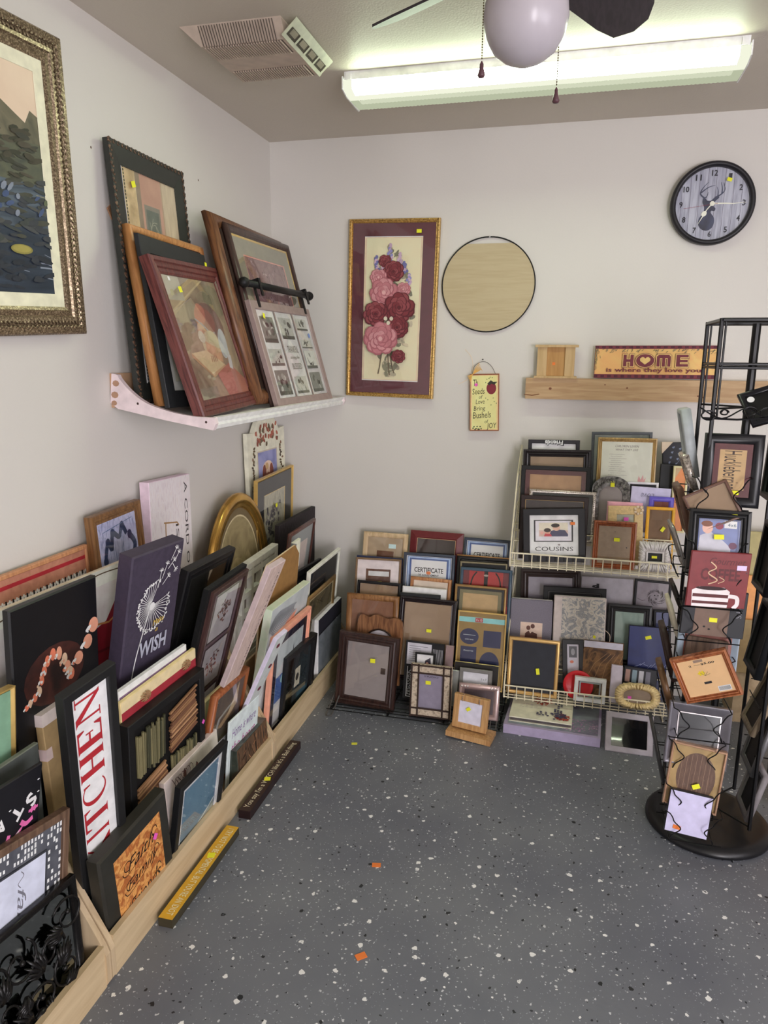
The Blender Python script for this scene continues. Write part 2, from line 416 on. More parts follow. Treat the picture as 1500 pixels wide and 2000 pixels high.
# shared surfaces
WIREW = mt(205, 196, 172, .4, 0, 1.5, .08)
WIREB = mt(22, 22, 24, .35, .3, 1.3, .1)
YEL = mt(228, 205, 40, .6, 0, 1.5, .03)
ORG = mt(235, 110, 50, .6, 0, 1.5, .03)
PNK = mt(225, 85, 175, .6, 0, 1.4, .03)
WHT = mt(225, 222, 222, .6, 0, 1.4, .03)
BLK = mt(20, 20, 22, .5, 0, 1.3, .1)
INK = mt(30, 28, 30, .6, 0, 1.3, .05)
GLS = glassmat()
def prof(kind, bw, t, rec=.008):
    P = {'flat': [(0, -t), (0, -.002), (.002, 0), (bw-.002, 0), (bw, -.002)],
         'round': [(0, -t), (0, -bw*.35), (bw*.12, -bw*.14), (bw*.32, -.001), (bw*.55, 0), (bw*.8, -bw*.12), (bw, -bw*.3)],
         'step': [(0, -t), (0, -.006), (bw*.06, -.001), (bw*.3, 0), (bw*.36, -.005), (bw*.5, -.003), (bw*.62, -.004), (bw*.68, -.009), (bw*.88, -.007), (bw, -.011)],
         'slope': [(0, -t), (0, -.001), (.003, 0), (bw*.25, -.001), (bw, -.010)],
         'rise': [(0, -t), (0, -.010), (bw*.7, -.001), (bw*.85, 0), (bw, -.004)]}[kind]
    P = [(a, z if i == 0 else max(z, -t*.8)) for i, (a, z) in enumerate(P)]
    return P+[(bw, -t)]
def sticker(root, x, y, m=None, rot=0, wd=.016, ht=.010, z=.0016, label=None):
    b = M(); c, d = math.cos(rot), math.sin(rot)
    p = [(x+a*c-e*d, y+a*d+e*c) for a, e in ((-wd/2, -ht/2), (wd/2, -ht/2), (wd/2, ht/2), (-wd/2, ht/2))]
    b.prism(p, z, z-.0006, m or YEL); o = b.build('price_sticker', root)
    return o
def beads(m, w, h, ins, sx, sy, step, mat, z=0, y0=0, rz=None, alt=0):
    rz = rz or min(sx, sy)*.6
    for L, fixed, ax in ((w-2*ins, ins, 0), (w-2*ins, h-ins, 0), (h-2*ins, ins, 1), (h-2*ins, w-ins, 1)):
        n = max(1, int(L/step))
        for i in range(n+1):
            s_ = ins+L*i/n
            if ax == 0: m.blob(-w/2+s_, y0+fixed, z, sx, sy, rz, mat, 6, 3, rot=alt)
            else: m.blob(-w/2+fixed, y0+s_, z, sy, sx, rz, mat, 6, 3, rot=alt)
class Art:
    """normalised drawing area inside a rectangle of the print"""
    def __init__(s, m, x0, y0, w, h): s.m, s.x0, s.y0, s.w, s.h = m, x0, y0, w, h
    def p(s, u, v): return (s.x0+u*s.w, s.y0+v*s.h)
    def rect(s, a, b, c, d, mat): s.m.rect(*s.p(a, b), *s.p(c, d), mat)
    def ell(s, u, v, ru, rv, mat, rot=0, n=18, **k): s.m.ell(*s.p(u, v), ru*s.w, rv*s.h, mat, rot, n, **k)
    def poly(s, pts, mat): s.m.flat([s.p(*q) for q in pts], mat)
    def line(s, pts, wd, mat, smooth=0, taper=False):
        q = [s.p(*a) for a in pts]
        if smooth: q = smoothpts(q, smooth)
        s.m.line(q, wd*s.w, mat, taper)
    def text(s, t, u, v, wu, mat, hv=None, rot=0, **k):
        L = s.w if abs(math.sin(rot)) < .5 else s.h; O = s.h if abs(math.sin(rot)) < .5 else s.w
        x, y = s.p(u, v); s.m.text(t, x, y, wu*L, mat, hv*O if hv else None, rot, **k)
def fr(key, name, label, cat, group, bw, fm, kind='flat', mats=(), pm=None, art=None, glass=True, tags=(), rec=.007, deco=None, back='print', pl=None, ah=None):
    mat, w_, h_, t = pl or PL[key]; rec = min(rec, t*.6)
    root = thing(name, label, cat, group, mat)
    m = M(); m.ring(w_, h_, prof(kind, bw, t, rec), fm)
    if deco: deco(m, w_, h_, bw)
    m.build('moulding', root, smooth=(kind == 'round'))
    z = -rec; ins = bw-.001
    for (mw, mm_) in mats:
        b = M(); b.ring(w_, h_, [(ins, z-.0012), (ins, z), (ins+mw-.001, z), (ins+mw, z-.0012)], mm_); b.build('mat_board', root)
        ins += mw-.001; z -= .0012
    b = M(); x0 = -w_/2+ins-.002; y0 = ins-.002; W = w_-2*ins+.004; H = h_-2*ins+.004
    b.box(x0, y0, z-.004 if t > .012 else z-.002, x0+W, y0+H, z-.001, pm or WHT); b.z = z-.0009
    b.clip = (x0, y0, x0+W, y0+H)
    if art: art(Art(b, x0, y0+H-(ah or H), W, ah or H))
    b.build(back, root)
    if glass:
        g = M(); zz = -rec+.0012; i2 = bw-.001; g.box(-w_/2+i2, i2, zz-.0006, w_/2-i2, h_-i2, zz, GLS); g.build('glass', root)
    for tg in tags: sticker(root, -w_/2+tg[0]*w_, tg[1]*h_, *tg[2:])
    return root
def cv(key, name, label, cat, group, face, side=None, art=None, tags=(), r=.002, pl=None, part='canvas', ah=None):
    mat, w_, h_, t = pl or PL[key]
    root = thing(name, label, cat, group, mat)
    m = M(); m.slab(w_, h_, t, face, min(r, t*.3), side or face); m.build(part, root)
    if art:
        b = M(); b.z = .0003; b.clip = (-w_/2+.001, .001, w_/2-.001, h_-.001); art(Art(b, -w_/2, h_-(ah or h_), w_, ah or h_)); b.build('print', root)
    for tg in tags: sticker(root, -w_/2+tg[0]*w_, tg[1]*h_, *tg[2:])
    return root
# ------------------------------------------------------------------ the room
def wallmat(name, c, k, bump=.15, sc_=120):
    m, nt, p = newmat(name)
    tc = nt.nodes.new('ShaderNodeTexCoord')
    n = nt.nodes.new('ShaderNodeTexNoise'); n.inputs['Scale'].default_value = sc_; n.inputs['Detail'].default_value = 4
    n2 = nt.nodes.new('ShaderNodeTexNoise'); n2.inputs['Scale'].default_value = 1.3; n2.inputs['Detail'].default_value = 3
    for q in (n, n2): nt.links.new(tc.outputs['Object'], q.inputs['Vector'])
    rp = nt.nodes.new('ShaderNodeValToRGB'); e = rp.color_ramp.elements; e[0].position = .3; e[1].position = .7
    a = [lin(x/255)*k for x in c]; e[0].color = tuple(x*.97 for x in a)+(1,); e[1].color = tuple(min(1, x*1.02) for x in a)+(1,)
    nt.links.new(n2.outputs['Fac'], rp.inputs[0]); nt.links.new(rp.outputs[0], p.inputs['Base Color'])
    b = nt.nodes.new('ShaderNodeBump'); b.inputs['Strength'].default_value = bump; b.inputs['Distance'].default_value = .002
    nt.links.new(n.outputs['Fac'], b.inputs['Height']); nt.links.new(b.outputs[0], p.inputs['Normal'])
    p.inputs['Roughness'].default_value = .5; p.inputs['Specular IOR Level'].default_value = .3
    return m
WALL = wallmat('wall_paint', (224, 220, 214), 1.0)
CEILM = wallmat('ceiling_paint', (212, 203, 190), 1.0, .5, 160)
def floormat():
    m, nt, p = newmat('speckled_epoxy'); N = nt.nodes; L = nt.links
    tc = N.new('ShaderNodeTexCoord')
    wn = N.new('ShaderNodeTexNoise'); wn.inputs['Scale'].default_value = 90; L.new(tc.outputs['Object'], wn.inputs['Vector'])
    va = N.new('ShaderNodeVectorMath'); va.operation = 'SCALE'; va.inputs['Scale'].default_value = .012; L.new(wn.outputs['Color'], va.inputs[0])
    ad = N.new('ShaderNodeVectorMath'); L.new(tc.outputs['Object'], ad.inputs[0]); L.new(va.outputs[0], ad.inputs[1])
    base = N.new('ShaderNodeTexNoise'); base.inputs['Scale'].default_value = 2.2; base.inputs['Detail'].default_value = 6; L.new(tc.outputs['Object'], base.inputs['Vector'])
    rp = N.new('ShaderNodeValToRGB'); e = rp.color_ramp.elements; e[0].position = .3; e[1].position = .72
    e[0].color = C(84, 87, 96, 1.5); e[1].color = C(104, 107, 112, 1.5); L.new(base.outputs['Fac'], rp.inputs[0])
    cur = rp.outputs[0]
    for scl, thr, keep, colr in ((34, .27, .62, (228, 228, 224)), (95, .34, .70, (190, 192, 196)), (30, .20, .70, (28, 30, 34)), (80, .26, .80, (40, 42, 48)), (170, .36, .72, (150, 154, 162))):
        v = N.new('ShaderNodeTexVoronoi'); v.inputs['Scale'].default_value = scl; L.new(ad.outputs[0], v.inputs['Vector'])
        mp = N.new('ShaderNodeMath'); mp.operation = 'LESS_THAN'
        sp = N.new('ShaderNodeSeparateColor'); L.new(v.outputs['Color'], sp.inputs[0])
        mu = N.new('ShaderNodeMath'); mu.operation = 'MULTIPLY'; mu.inputs[1].default_value = thr; L.new(sp.outputs[1], mu.inputs[0])
        L.new(v.outputs['Distance'], mp.inputs[0]); L.new(mu.outputs[0], mp.inputs[1])
        gt = N.new('ShaderNodeMath'); gt.operation = 'GREATER_THAN'; gt.inputs[1].default_value = keep; L.new(sp.outputs[0], gt.inputs[0])
        mk = N.new('ShaderNodeMath'); mk.operation = 'MULTIPLY'; L.new(mp.outputs[0], mk.inputs[0]); L.new(gt.outputs[0], mk.inputs[1])
        mx = N.new('ShaderNodeMix'); mx.data_type = 'RGBA'; L.new(mk.outputs[0], mx.inputs[0]); L.new(cur, mx.inputs[6]); mx.inputs[7].default_value = C(*colr, 1.2)
        cur = mx.outputs[2]
    L.new(cur, p.inputs['Base Color']); p.inputs['Roughness'].default_value = .42; p.inputs['Specular IOR Level'].default_value = .45
    bn = N.new('ShaderNodeTexNoise'); bn.inputs['Scale'].default_value = 60; L.new(tc.outputs['Object'], bn.inputs['Vector'])
    b = N.new('ShaderNodeBump'); b.inputs['Strength'].default_value = .25; b.inputs['Distance'].default_value = .002
    L.new(bn.outputs['Fac'], b.inputs['Height']); L.new(b.outputs[0], p.inputs['Normal'])
    return m
def slabst(name, x0, y0, z0, x1, y1, z1, m):
    b = M(); b.box(x0, y0, z0, x1, y1, z1, m); return struct(b.build(name))
slabst('floor', XW-.1, YR-.1, -.1, XR+.1, D+.1, 0, floormat())
slabst('ceiling', XW-.1, YR-.1, CEIL, XR+.1, D+.1, CEIL+.1, CEILM)
slabst('wall_left', XW-.1, YR-.1, 0, XW, D, CEIL, WALL)
slabst('wall_back', XW-.1, D, 0, XR+.1, D+.1, CEIL, WALL)
b = M()
for q in ((XW-.1, 0, 1.46, CEIL), (1.46, 2.12, 2.55, CEIL), (2.55, 0, XR+.1, CEIL)): b.box(q[0], YR-.1, q[1], q[2], YR, q[3], WALL)
struct(b.build('wall_rear'))
b = M(); dfm = mt(210, 206, 200, .4)
for q in ((1.46, 0, 1.55, 2.12), (2.46, 0, 2.55, 2.12), (1.55, 0, 2.46, .22), (1.55, 1.98, 2.46, 2.12)): b.box(q[0], YR-.07, q[1], q[2], YR-.03, q[3], dfm)
do_ = struct(b.build('added_door_1')); g = M(); g.box(1.55, YR-.052, .22, 2.46, YR-.048, 1.98, GLS); g.build('glass', do_)  # unseen door, made up to house the rear fill light
b = M(); wy0, wy1, wz0, wz1 = -1.5, .8, .8, 2.1
for q in ((YR, 0, D, wz0), (YR, wz1, D, CEIL), (YR, wz0, wy0, wz1), (wy1, wz0, D, wz1)): b.box(XR, q[0], q[1], XR+.1, q[2], q[3], WALL)
struct(b.build('wall_right'))
wf = M(); fmw = mt(235, 235, 232, .4)
for q in ((wy0, wz0, wy1, wz0+.05), (wy0, wz1-.05, wy1, wz1), (wy0, wz0, wy0+.05, wz1), (wy1-.05, wz0, wy1, wz1), (-.37, wz0, -.33, wz1)): wf.box(XR+.02, q[0], q[1], XR+.07, q[2], q[3], fmw)
wo = struct(wf.build('added_window_1')); g = M(); g.box(XR+.045, wy0+.05, wz0+.05, XR+.05, wy1-.05, wz1-.05, GLS); g.build('glass', wo)  # unseen window, made up to carry the right-hand fill light
# ------------------------------------------------------------------ strip light on the ceiling
def emit(name, c, s):
    m = bpy.data.materials.new(name); m.use_nodes = True; nt = m.node_tree; nt.nodes.clear()
    o = nt.nodes.new('ShaderNodeOutputMaterial'); e = nt.nodes.new('ShaderNodeEmission')
    e.inputs[0].default_value = c; e.inputs[1].default_value = s; nt.links.new(e.outputs[0], o.inputs[0]); return m
glow = emit('tube_glow', (.84, 1, .72, 1), TUBE); dimm = emit('cover_glow', (.84, .91, .64, 1), .37); mid = emit('cover_mid', (.98, 1, .80, 1), .60); mid2 = emit('cover_mid', (.92, .97, .72, 1), .46)
def strip_light(label, x0, x1, y0, y1):
    zt = CEIL
    fx = thing('ceiling_light', label, 'ceiling light', 'fluorescent strip lights')
    b = M(); pan = mt(225, 222, 210, .4); b.box(x0+.004, y0, zt-.026, x1-.004, y1-.004, zt, pan); b.build('housing', fx)
    b = M()                                           # cover: near side, bottom, far side; ribs run across the length
    ys = [y0, y0+.006, y0+.045, y0+.085, y0+.125, y1-.02, y1]; zs = [zt-.0262, zt-.052, zt-.062, zt-.064, zt-.064, zt-.060, zt-.024]
    ms = [glow, glow, mid, mid2, dimm, dimm]
    n = 90
    for i in range(n):
        xa = x0+.03+(x1-x0-.06)*i/n; xb = x0+.03+(x1-x0-.06)*(i+1)/n; xm = (xa+xb)/2
        for k in range(6):
            rib = .0015 if k >= 3 else 0
            vs = [(xa, ys[k], zs[k]), (xb, ys[k], zs[k]), (xb, ys[k+1], zs[k+1]), (xa, ys[k+1], zs[k+1]), (xm, ys[k], zs[k]-rib), (xm, ys[k+1], zs[k+1]-rib)]
            b.add(vs, [(0, 3, 5, 4), (4, 5, 2, 1)], ms[k])
    for xa, xb in ((x0, x0+.03), (x1-.03, x1)):
        for k in range(6): b.add([(xa, ys[k], zs[k]), (xb, ys[k], zs[k]), (xb, ys[k+1], zs[k+1]), (xa, ys[k+1], zs[k+1])], [(0, 3, 2, 1)], mid if k < 3 else dimm)
    b.build('ribbed_cover', fx)
    for xa in (x0-.004, x1):
        e_ = M(); pl_ = [(y0-.002, zt-.014), (y0-.002, zt-.054), (y0+.05, zt-.066), (y1-.02, zt-.066), (y1+.002, zt-.05), (y1+.002, zt-.014)]
        vs = [(xa, a, c) for a, c in pl_]+[(xa+.004, a, c) for a, c in pl_]
        e_.add(vs, [tuple(range(6)), tuple(range(11, 5, -1))]+[(i, (i+1) % 6, 6+(i+1) % 6, 6+i) for i in range(6)], pan); e_.build('end_cap', fx)
    b = M(); b.box(x0+.01, y0-.004, zt-.026, x0+.028, y0+.012, zt-.004, pan); b.box(x1-.028, y0-.004, zt-.026, x1-.01, y0+.012, zt-.004, pan); b.build('clip', fx)
strip_light('long fluorescent strip light with ribbed clear cover, switched on, across the ceiling', -.815, .452, 2.585, 2.80)
strip_light('added fluorescent strip light behind the viewer, unseen, giving fill light', -.1, 1.167, -1.0, -.785)  # extra fixture added out of view to even out the lighting
# ------------------------------------------------------------------ square ceiling heater vent
vt = thing('ceiling_vent', 'square ribbed off-white ceiling fan grille with a bright edge of square openings', 'vent')
vm = mt(170, 155, 142, .5, k=1.45); vd = mt(92, 82, 74, .6, k=1.2); vl = mt(215, 208, 190, .4, k=1.5)
vx0, vx1, vy0, vy1 = -1.150, -.862, 2.165, 2.480; zb = CEIL-.045
b = M(); b.add([(vx0-.03, vy0-.015, CEIL), (vx1, vy0-.015, CEIL), (vx1, vy1+.01, CEIL), (vx0-.03, vy1+.01, CEIL), (vx0+.02, vy0+.02, zb), (vx1, vy0+.02, zb), (vx1, vy1-.01, zb), (vx0+.02, vy1-.01, zb)],
      [(0, 1, 2, 3), (7, 6, 5, 4), (0, 4, 5, 1), (1, 5, 6, 2), (2, 6, 7, 3), (3, 7, 4, 0)], vm)
b.build('housing', vt)
b = M()
for ya, yb in ((vy0+.025, vy0+.115), (vy0+.215, vy1-.015)):
    b.box(vx0+.03, ya, zb-.0006, vx1-.012, yb, zb, vd)
    k = 0; x = vx0+.03
    while x < vx1-.014: b.box(x, ya, zb-.004, x+.0038, yb, zb-.0003, vm); x += .0082
b.build('grille', vt)
b = M()
for i in range(30):
    x = vx0+.03+i*.0085
    if x > vx1-.02: break
    b.add([(x, vy0-.016, CEIL-.004), (x+.003, vy0-.016, CEIL-.004), (x+.003, vy0+.018, zb-.002), (x, vy0+.018, zb-.002)], [(0, 1, 2, 3)], vd)
b.build('side_slots', vt)
b = M(); X = vx1; W_ = .046                       # pale diffuser strip sloping up to the ceiling on the right
def sl(u, v, d=0): return (X+W_*v, vy0-.01+(vy1-vy0+.01)*u, zb+.040*v-d)
def q4(a, b_, c, d_, m, dd=0): b.add([sl(a, c, dd), sl(b_, c, dd), sl(b_, d_, dd), sl(a, d_, dd)], [(0, 3, 2, 1), (0, 1, 2, 3)], m)
q4(0, 1, 0, 1, vl)
q4(0, 1, 0, .16, vl, .002); q4(0, 1, .62, 1, vl, .002)
for i in range(4):
    u0 = .05+i*.235; q4(u0, u0+.2, .18, .6, vd, .0012); q4(u0+.03, u0+.16, .3, .58, mt(150, 140, 125), .0018)
for i in range(5): q4(max(0, .02+i*.235-.01), .02+i*.235+.02, .1, .65, vl, .003)
b.build('diffuser', vt)
# ------------------------------------------------------------------ ceiling fan
fa = thing('ceiling_fan', 'ceiling fan with dark blades, white globe lamp and two pull chains', 'fan', mat=Matrix.Translation((-.137, 1.66, 2.165)))
brass = mt(120, 108, 80, .35, .8, 1.2); dark = wood((44, 38, 46), (60, 52, 60), .5, 1.0); globe = mt(172, 166, 172, .25, 0, 1.25, .02)
b = M(); b.lathe([(.0, -.085), (.02, -.083), (.04, -.075), (.062, -.059), (.079, -.034), (.086, 0), (.083, .028), (.072, .055), (.062, .078)], globe, n=48); b.build('globe', fa, True)
b = M(); b.lathe([(.064, .076), (.07, .078), (.072, .095), (.05, .10), (.05, .11), (.11, .125), (.125, .15), (.125, .20), (.10, .225), (.03, .235), (.03, CEIL-2.165)], brass, n=40); b.build('motor', fa, True)
for ang in (147, 57, 237, 327):
    a = R(ang); b = M(); ca, sa = math.cos(a), math.sin(a); tl = R(-24)
    out = [(.15, -.045), (.34, -.058), (.41, -.055), (.445, -.02), (.445, .02), (.41, .055), (.34, .058), (.15, .045)]
    vs = []
    for dz in (0, .006):
        for r_, w_ in out: vs.append((r_*ca-w_*math.cos(tl)*sa, r_*sa+w_*math.cos(tl)*ca, .112+w_*math.sin(tl)+dz))
    b.add(vs, [tuple(range(7, -1, -1)), tuple(range(8, 16))]+[(i, (i+1) % 8, 8+(i+1) % 8, 8+i) for i in range(8)], dark); bl = b.build('blade', fa)
    b = M(); b.tube([(.09*ca, .09*sa, .15), (.13*ca, .13*sa, .12), (.19*ca, .19*sa, .115)], [.008, .006, .012], brass, 6); b.build('blade_bracket', bl)
for (dx, dy, L) in ((-.082, -.03, .150), (.066, .045, .185)):
    b = M(); zt_ = .07
    for i in range(int(L/.005)): b.blob(dx, dy, zt_-i*.005, .0016, .0016, .0022, brass, 5, 3)
    b.tube([(dx*.5, dy*.5, .09), (dx, dy, .07)], .001, brass, 4)
    c_ = b.build('pull_chain', fa)
    b = M(); b.lathe([(.001, 0), (.004, -.006), (.004, -.012), (.008, -.026), (.006, -.030), (0, -.031)], mt(70, 45, 50, .4), dx, dy, 12)
    o = b.build('chain_knob', c_, True); o.location = (0, 0, zt_-L)
# ------------------------------------------------------------------ things on the back wall
G1 = 'things hung on the back wall'
gold = blotch([(120, 92, 48), (176, 142, 82), (205, 176, 112)], 160, 1.35, .38, metal=.55)
def rose_art(a):
    rnd = random.Random(4); m = a.m
    leaf = mt(112, 110, 92, .7); leaf2 = mt(148, 140, 120, .7); stem = mt(92, 80, 66, .7); blue = mt(120, 116, 160, .7); lil = mt(165, 140, 160, .7); blue2 = mt(92, 92, 135, .7)
    cr = [mt(118, 52, 58, .8, k=1.2), mt(136, 70, 74, .8, k=1.2), mt(92, 42, 48, .8, k=1.2), mt(78, 36, 42, .8, k=1.2)]; pk = [mt(180, 116, 122, .8, k=1.2), mt(194, 138, 142, .8, k=1.2), mt(158, 94, 102, .8, k=1.2), mt(206, 160, 160, .8, k=1.2)]
    a.rect(.01, .01, .99, .99, mt(226, 204, 172, .8, k=1.25)); a.rect(.03, .012, .97, .988, mt(215, 186, 160, .8, k=1.2)); a.rect(.04, .015, .96, .985, blotch([(228, 206, 172), (236, 218, 184)], 6, 1.25, .7))
    for i in range(150):
        v = rnd.uniform(.05, .92); s_ = .36*math.sin(math.pi*min(1, max(0, (v-.02)/.93)))**.8; u = .5+rnd.uniform(-s_, s_)
        a.ell(u, v, rnd.uniform(.04, .075), rnd.uniform(.008, .018), rnd.choice([leaf, leaf2, leaf, mt(176, 164, 140, .8)]), rnd.uniform(0, 3.1), 7)
    for u0, u1 in ((.35, .30), (.46, .50), (.50, .58)): a.line([(u0, .2), ((u0+u1)/2, .11), (u1, .045+.02*rnd.random())], .018, stem, 5)
    for cx_0, top, hh, mm_ in ((.45, .94, .13, blue), (.22, .86, .09, blue2), (.62, .88, .10, lil), (.78, .74, .09, blue), (.35, .84, .08, lil), (.70, .82, .07, blue2)):
        for i in range(16):
            q = i/15; a.ell(cx_0+rnd.uniform(-.045, .045)*(.25+q), top-hh*q, .026, .010, mm_ if rnd.random() < .7 else lil, rnd.uniform(0, 3), 7)
    def rosette(u, v, r, P):
        k = a.w/a.h
        for ring_, n_, rr in ((1, 9, .50), (.68, 7, .42), (.38, 5, .32), (.15, 3, .22)):
            for i in range(n_):
                t = 6.283*i/n_+ring_*3+rnd.random()*.3; c_ = P[rnd.randrange(2)]
                pu, pv = u+r*ring_*.72*math.cos(t), v+r*k*ring_*.62*math.sin(t)
                a.ell(pu, pv, r*rr*1.1, r*rr*k, P[2], t, 10); a.ell(pu-r*.03*math.cos(t), pv+r*.03*k, r*rr*.92, r*rr*k*.86, c_, t, 10)
        a.ell(u, v, r*.16, r*.16*k, P[3] if P is pk else P[2], 0, 8)
    rosette(.37, .83, .09, cr); rosette(.52, .76, .15, cr); rosette(.27, .72, .12, pk); rosette(.70, .64, .10, pk)
    rosette(.37, .62, .20, pk); rosette(.64, .515, .22, cr); rosette(.24, .47, .18, cr); rosette(.62, .38, .16, cr); rosette(.34, .30, .24, pk); rosette(.66, .18, .10, cr)
    for i in range(3): a.ell(.42+.05*i, .44-.03*(i % 2), .035, .014, mt(176, 168, 150, .7), 1.5, 8)
def ropedeco(m, w, h, bw): beads(m, w, h, .005, .0055, .003, .0085, gold, -.003, alt=.5)
fr('rose', 'framed_print', 'tall gold rope-edged frame with maroon mat and a bouquet of pink and red roses', 'picture', G1, .019, gold, 'step', mats=[(.055, mt(92, 48, 56, .8, k=1.25))], art=rose_art, deco=ropedeco, tags=[(.78, .93, YEL, 0, .022, .015)])
# round panel in a thin ring
T_ = Matrix(((1, 0, 0, -.383), (0, 0, -1, 3.296), (0, 1, 0, 1.806), (0, 0, 0, 1)))
rp_ = thing('round_panel', 'round thin black ring holding a pale tan board with its top sliced off', 'wall decoration', G1, T_)
b = M(); b.tube([(.2*math.cos(t), .197*math.sin(t), .006) for t in [2*math.pi*i/72 for i in range(72)]], .003, BLK, 6, True); b.build('ring', rp_, True)
b = M(); p_ = [(.198*math.cos(t), min(.170, .195*math.sin(t))) for t in [2*math.pi*i/90 for i in range(90)]]
b.prism([q for i, q in enumerate(p_) if i == 0 or abs(q[0]-p_[i-1][0])+abs(q[1]-p_[i-1][1]) > 1e-5], .007, .003, wood((198, 178, 134), (206, 188, 146), .45, 1.15, .7, 'X')); b.build('board', rp_)
b = M(); b.blob(0, .197, .008, .004, .004, .004, mt(150, 150, 150, .3, .8)); b.build('nail', rp_)
# clock
T_ = Matrix(((1, 0, 0, .487), (0, 0, -1, 3.297), (0, 1, 0, 2.098), (0, 0, 0, 1)))
ck = thing('wall_clock', 'round black-rimmed wall clock with grey plank face and a dark deer head', 'clock', G1, T_)
b = M(); b.lathe([(0, 0), (.150, 0), (.155, .006), (.155, .034), (.150, .042), (.140, .042), (.136, .034), (.134, .020)], mt(34, 32, 38, .45), n=72); b.build('rim', ck, True)
b = M(); pk_ = wood((150, 152, 172), (186, 188, 204), .7, 1.35, .8, 'Y'); b.z = .020
b.ell(0, 0, .137, .137, pk_, n=60); ln_ = mt(92, 88, 104, .8, k=1.2)
for x in (-.115, -.084, -.052, -.022, .008, .040, .073, .104): y = math.sqrt(.136**2-x*x); b.line([(x, -y), (x+.001, 0), (x, y)], .0013, ln_)
b.build('dial', ck); b = M(); b.z = .022; dk = mt(44, 44, 58, .7, k=1.2)
for i in range(1, 13):
    t = R(90-30*i); b.text(str(i), .115*math.cos(t)*1.0, .113*math.sin(t), .021 if i > 9 else .012, dk, .022, bold=.02)
b.build('numerals', ck); b = M(); b.z = .0215; de = blotch([(40, 40, 58), (62, 70, 98)], 20, 1.2, .7)
b.flat(smoothpts([(-.045, -.075), (-.043, -.052), (-.030, -.035), (-.028, -.012), (-.036, .006), (-.034, .022), (-.026, .020), (-.018, .012), (-.004, .012), (.006, .022), (.018, .028), (.024, .022), (.012, .010), (.006, .000), (.006, -.010), (.014, -.018), (.010, -.028), (.000, -.026), (-.002, -.034), (.010, -.050), (.013, -.068), (.008, -.088), (-.010, -.100), (-.032, -.094)], 4, True), de)
for pts, wd in (([(-.028, .020), (-.046, .038), (-.038, .060), (-.020, .080)], .006), ([(-.044, .042), (-.020, .060), (.006, .068)], .005), ([(-.026, .022), (-.020, .032), (-.018, .044)], .004), ([(.008, .022), (.030, .034), (.042, .050), (.036, .076)], .006), ([(.032, .036), (.032, .056), (.026, .078)], .005), ([(.018, .028), (.018, .046), (.012, .062)], .004)):
    b.line(smoothpts(pts, 6), wd, de, True)
b.build('deer_silhouette', ck); b = M(); b.z = .025; iv = mt(215, 208, 185, .4)
b.line([(0, 0), (-.018, -.022), (-.027, -.038)], .004, iv); b.ell(-.027, -.037, .009, .011, iv, R(-35)); b.line([(-.03, -.045), (-.048, -.078)], .004, iv, True)
b.line([(0, 0), (.05, -.001), (.075, -.003), (.125, .001)], .006, iv, True); b.line([(.02, 0), (-.105, -.016)], .0012, mt(120, 30, 45)); b.ell(0, 0, .009, .009, iv); b.build('hands', ck)
b = M(); b.box(-.1, -.1, .030, .1, .1, .031, GLS); sticker(ck, .054, .085, YEL, -.3, .018, .013, .031)
g = M(); g.lathe([(0, .0300), (.136, .0300)], GLS, n=48); g.build('glass', ck)
# beam shelf, small panel, HOME sign
pine_ = wood((186, 144, 96), (204, 166, 118), .55, 1.2, .7, 'X')
b = M(); b.box(-.20, 3.252, 1.325, 1.25, 3.2999, 1.414, pine_)
for x, z, s_ in ((-.095, 1.370, .006), (.22, 1.378, .004), (.13, 1.39, .003), (.50, 1.35, .004), (.52, 1.345, .003)): b.blob(x, 3.2522, z, s_*1.3, .0006, s_, mt(96, 56, 34))
b.tube([(-.205, 3.2515, 1.344), (-.17, 3.2512, 1.340), (-.14, 3.2515, 1.346)], .0018, mt(110, 70, 44), 4)
tag(b.build('wooden_ledge'), 'pale pine plank ledge screwed to the back wall under the HOME sign', 'shelf')
pc = thing('panel_plaque', 'small pale wooden panel with two side posts and a cap, standing on the pine ledge', 'wall decoration', mat=Matrix.Translation((-.078, 3.26, 1.414)))
yw_ = wood((196, 158, 98), (212, 176, 118), .55, 1.2, .6, 'Z'); ywp = wood((176, 124, 60), (190, 140, 74), .6, 1.35, .6, 'Z')
b = M(); b.box(-.088, -.02, 0, .090, .036, .009, yw_); b.build('base', pc)
b = M(); b.box(-.040, 0, .009, .044, .01, .132, ywp); b.build('panel', pc)
for sx in (-.078, .038): b = M(); b.box(sx, -.008, .009, sx+.04, .012, .132, yw_); b.build('post', pc)
b = M(); b.box(-.088, -.016, .130, .092, .016, .140, yw_); b.build('cap', pc)
b = M(); b.box(-.014, -.0012, .055, -.002, 0, .067, ORG); b.build('price_sticker', pc)
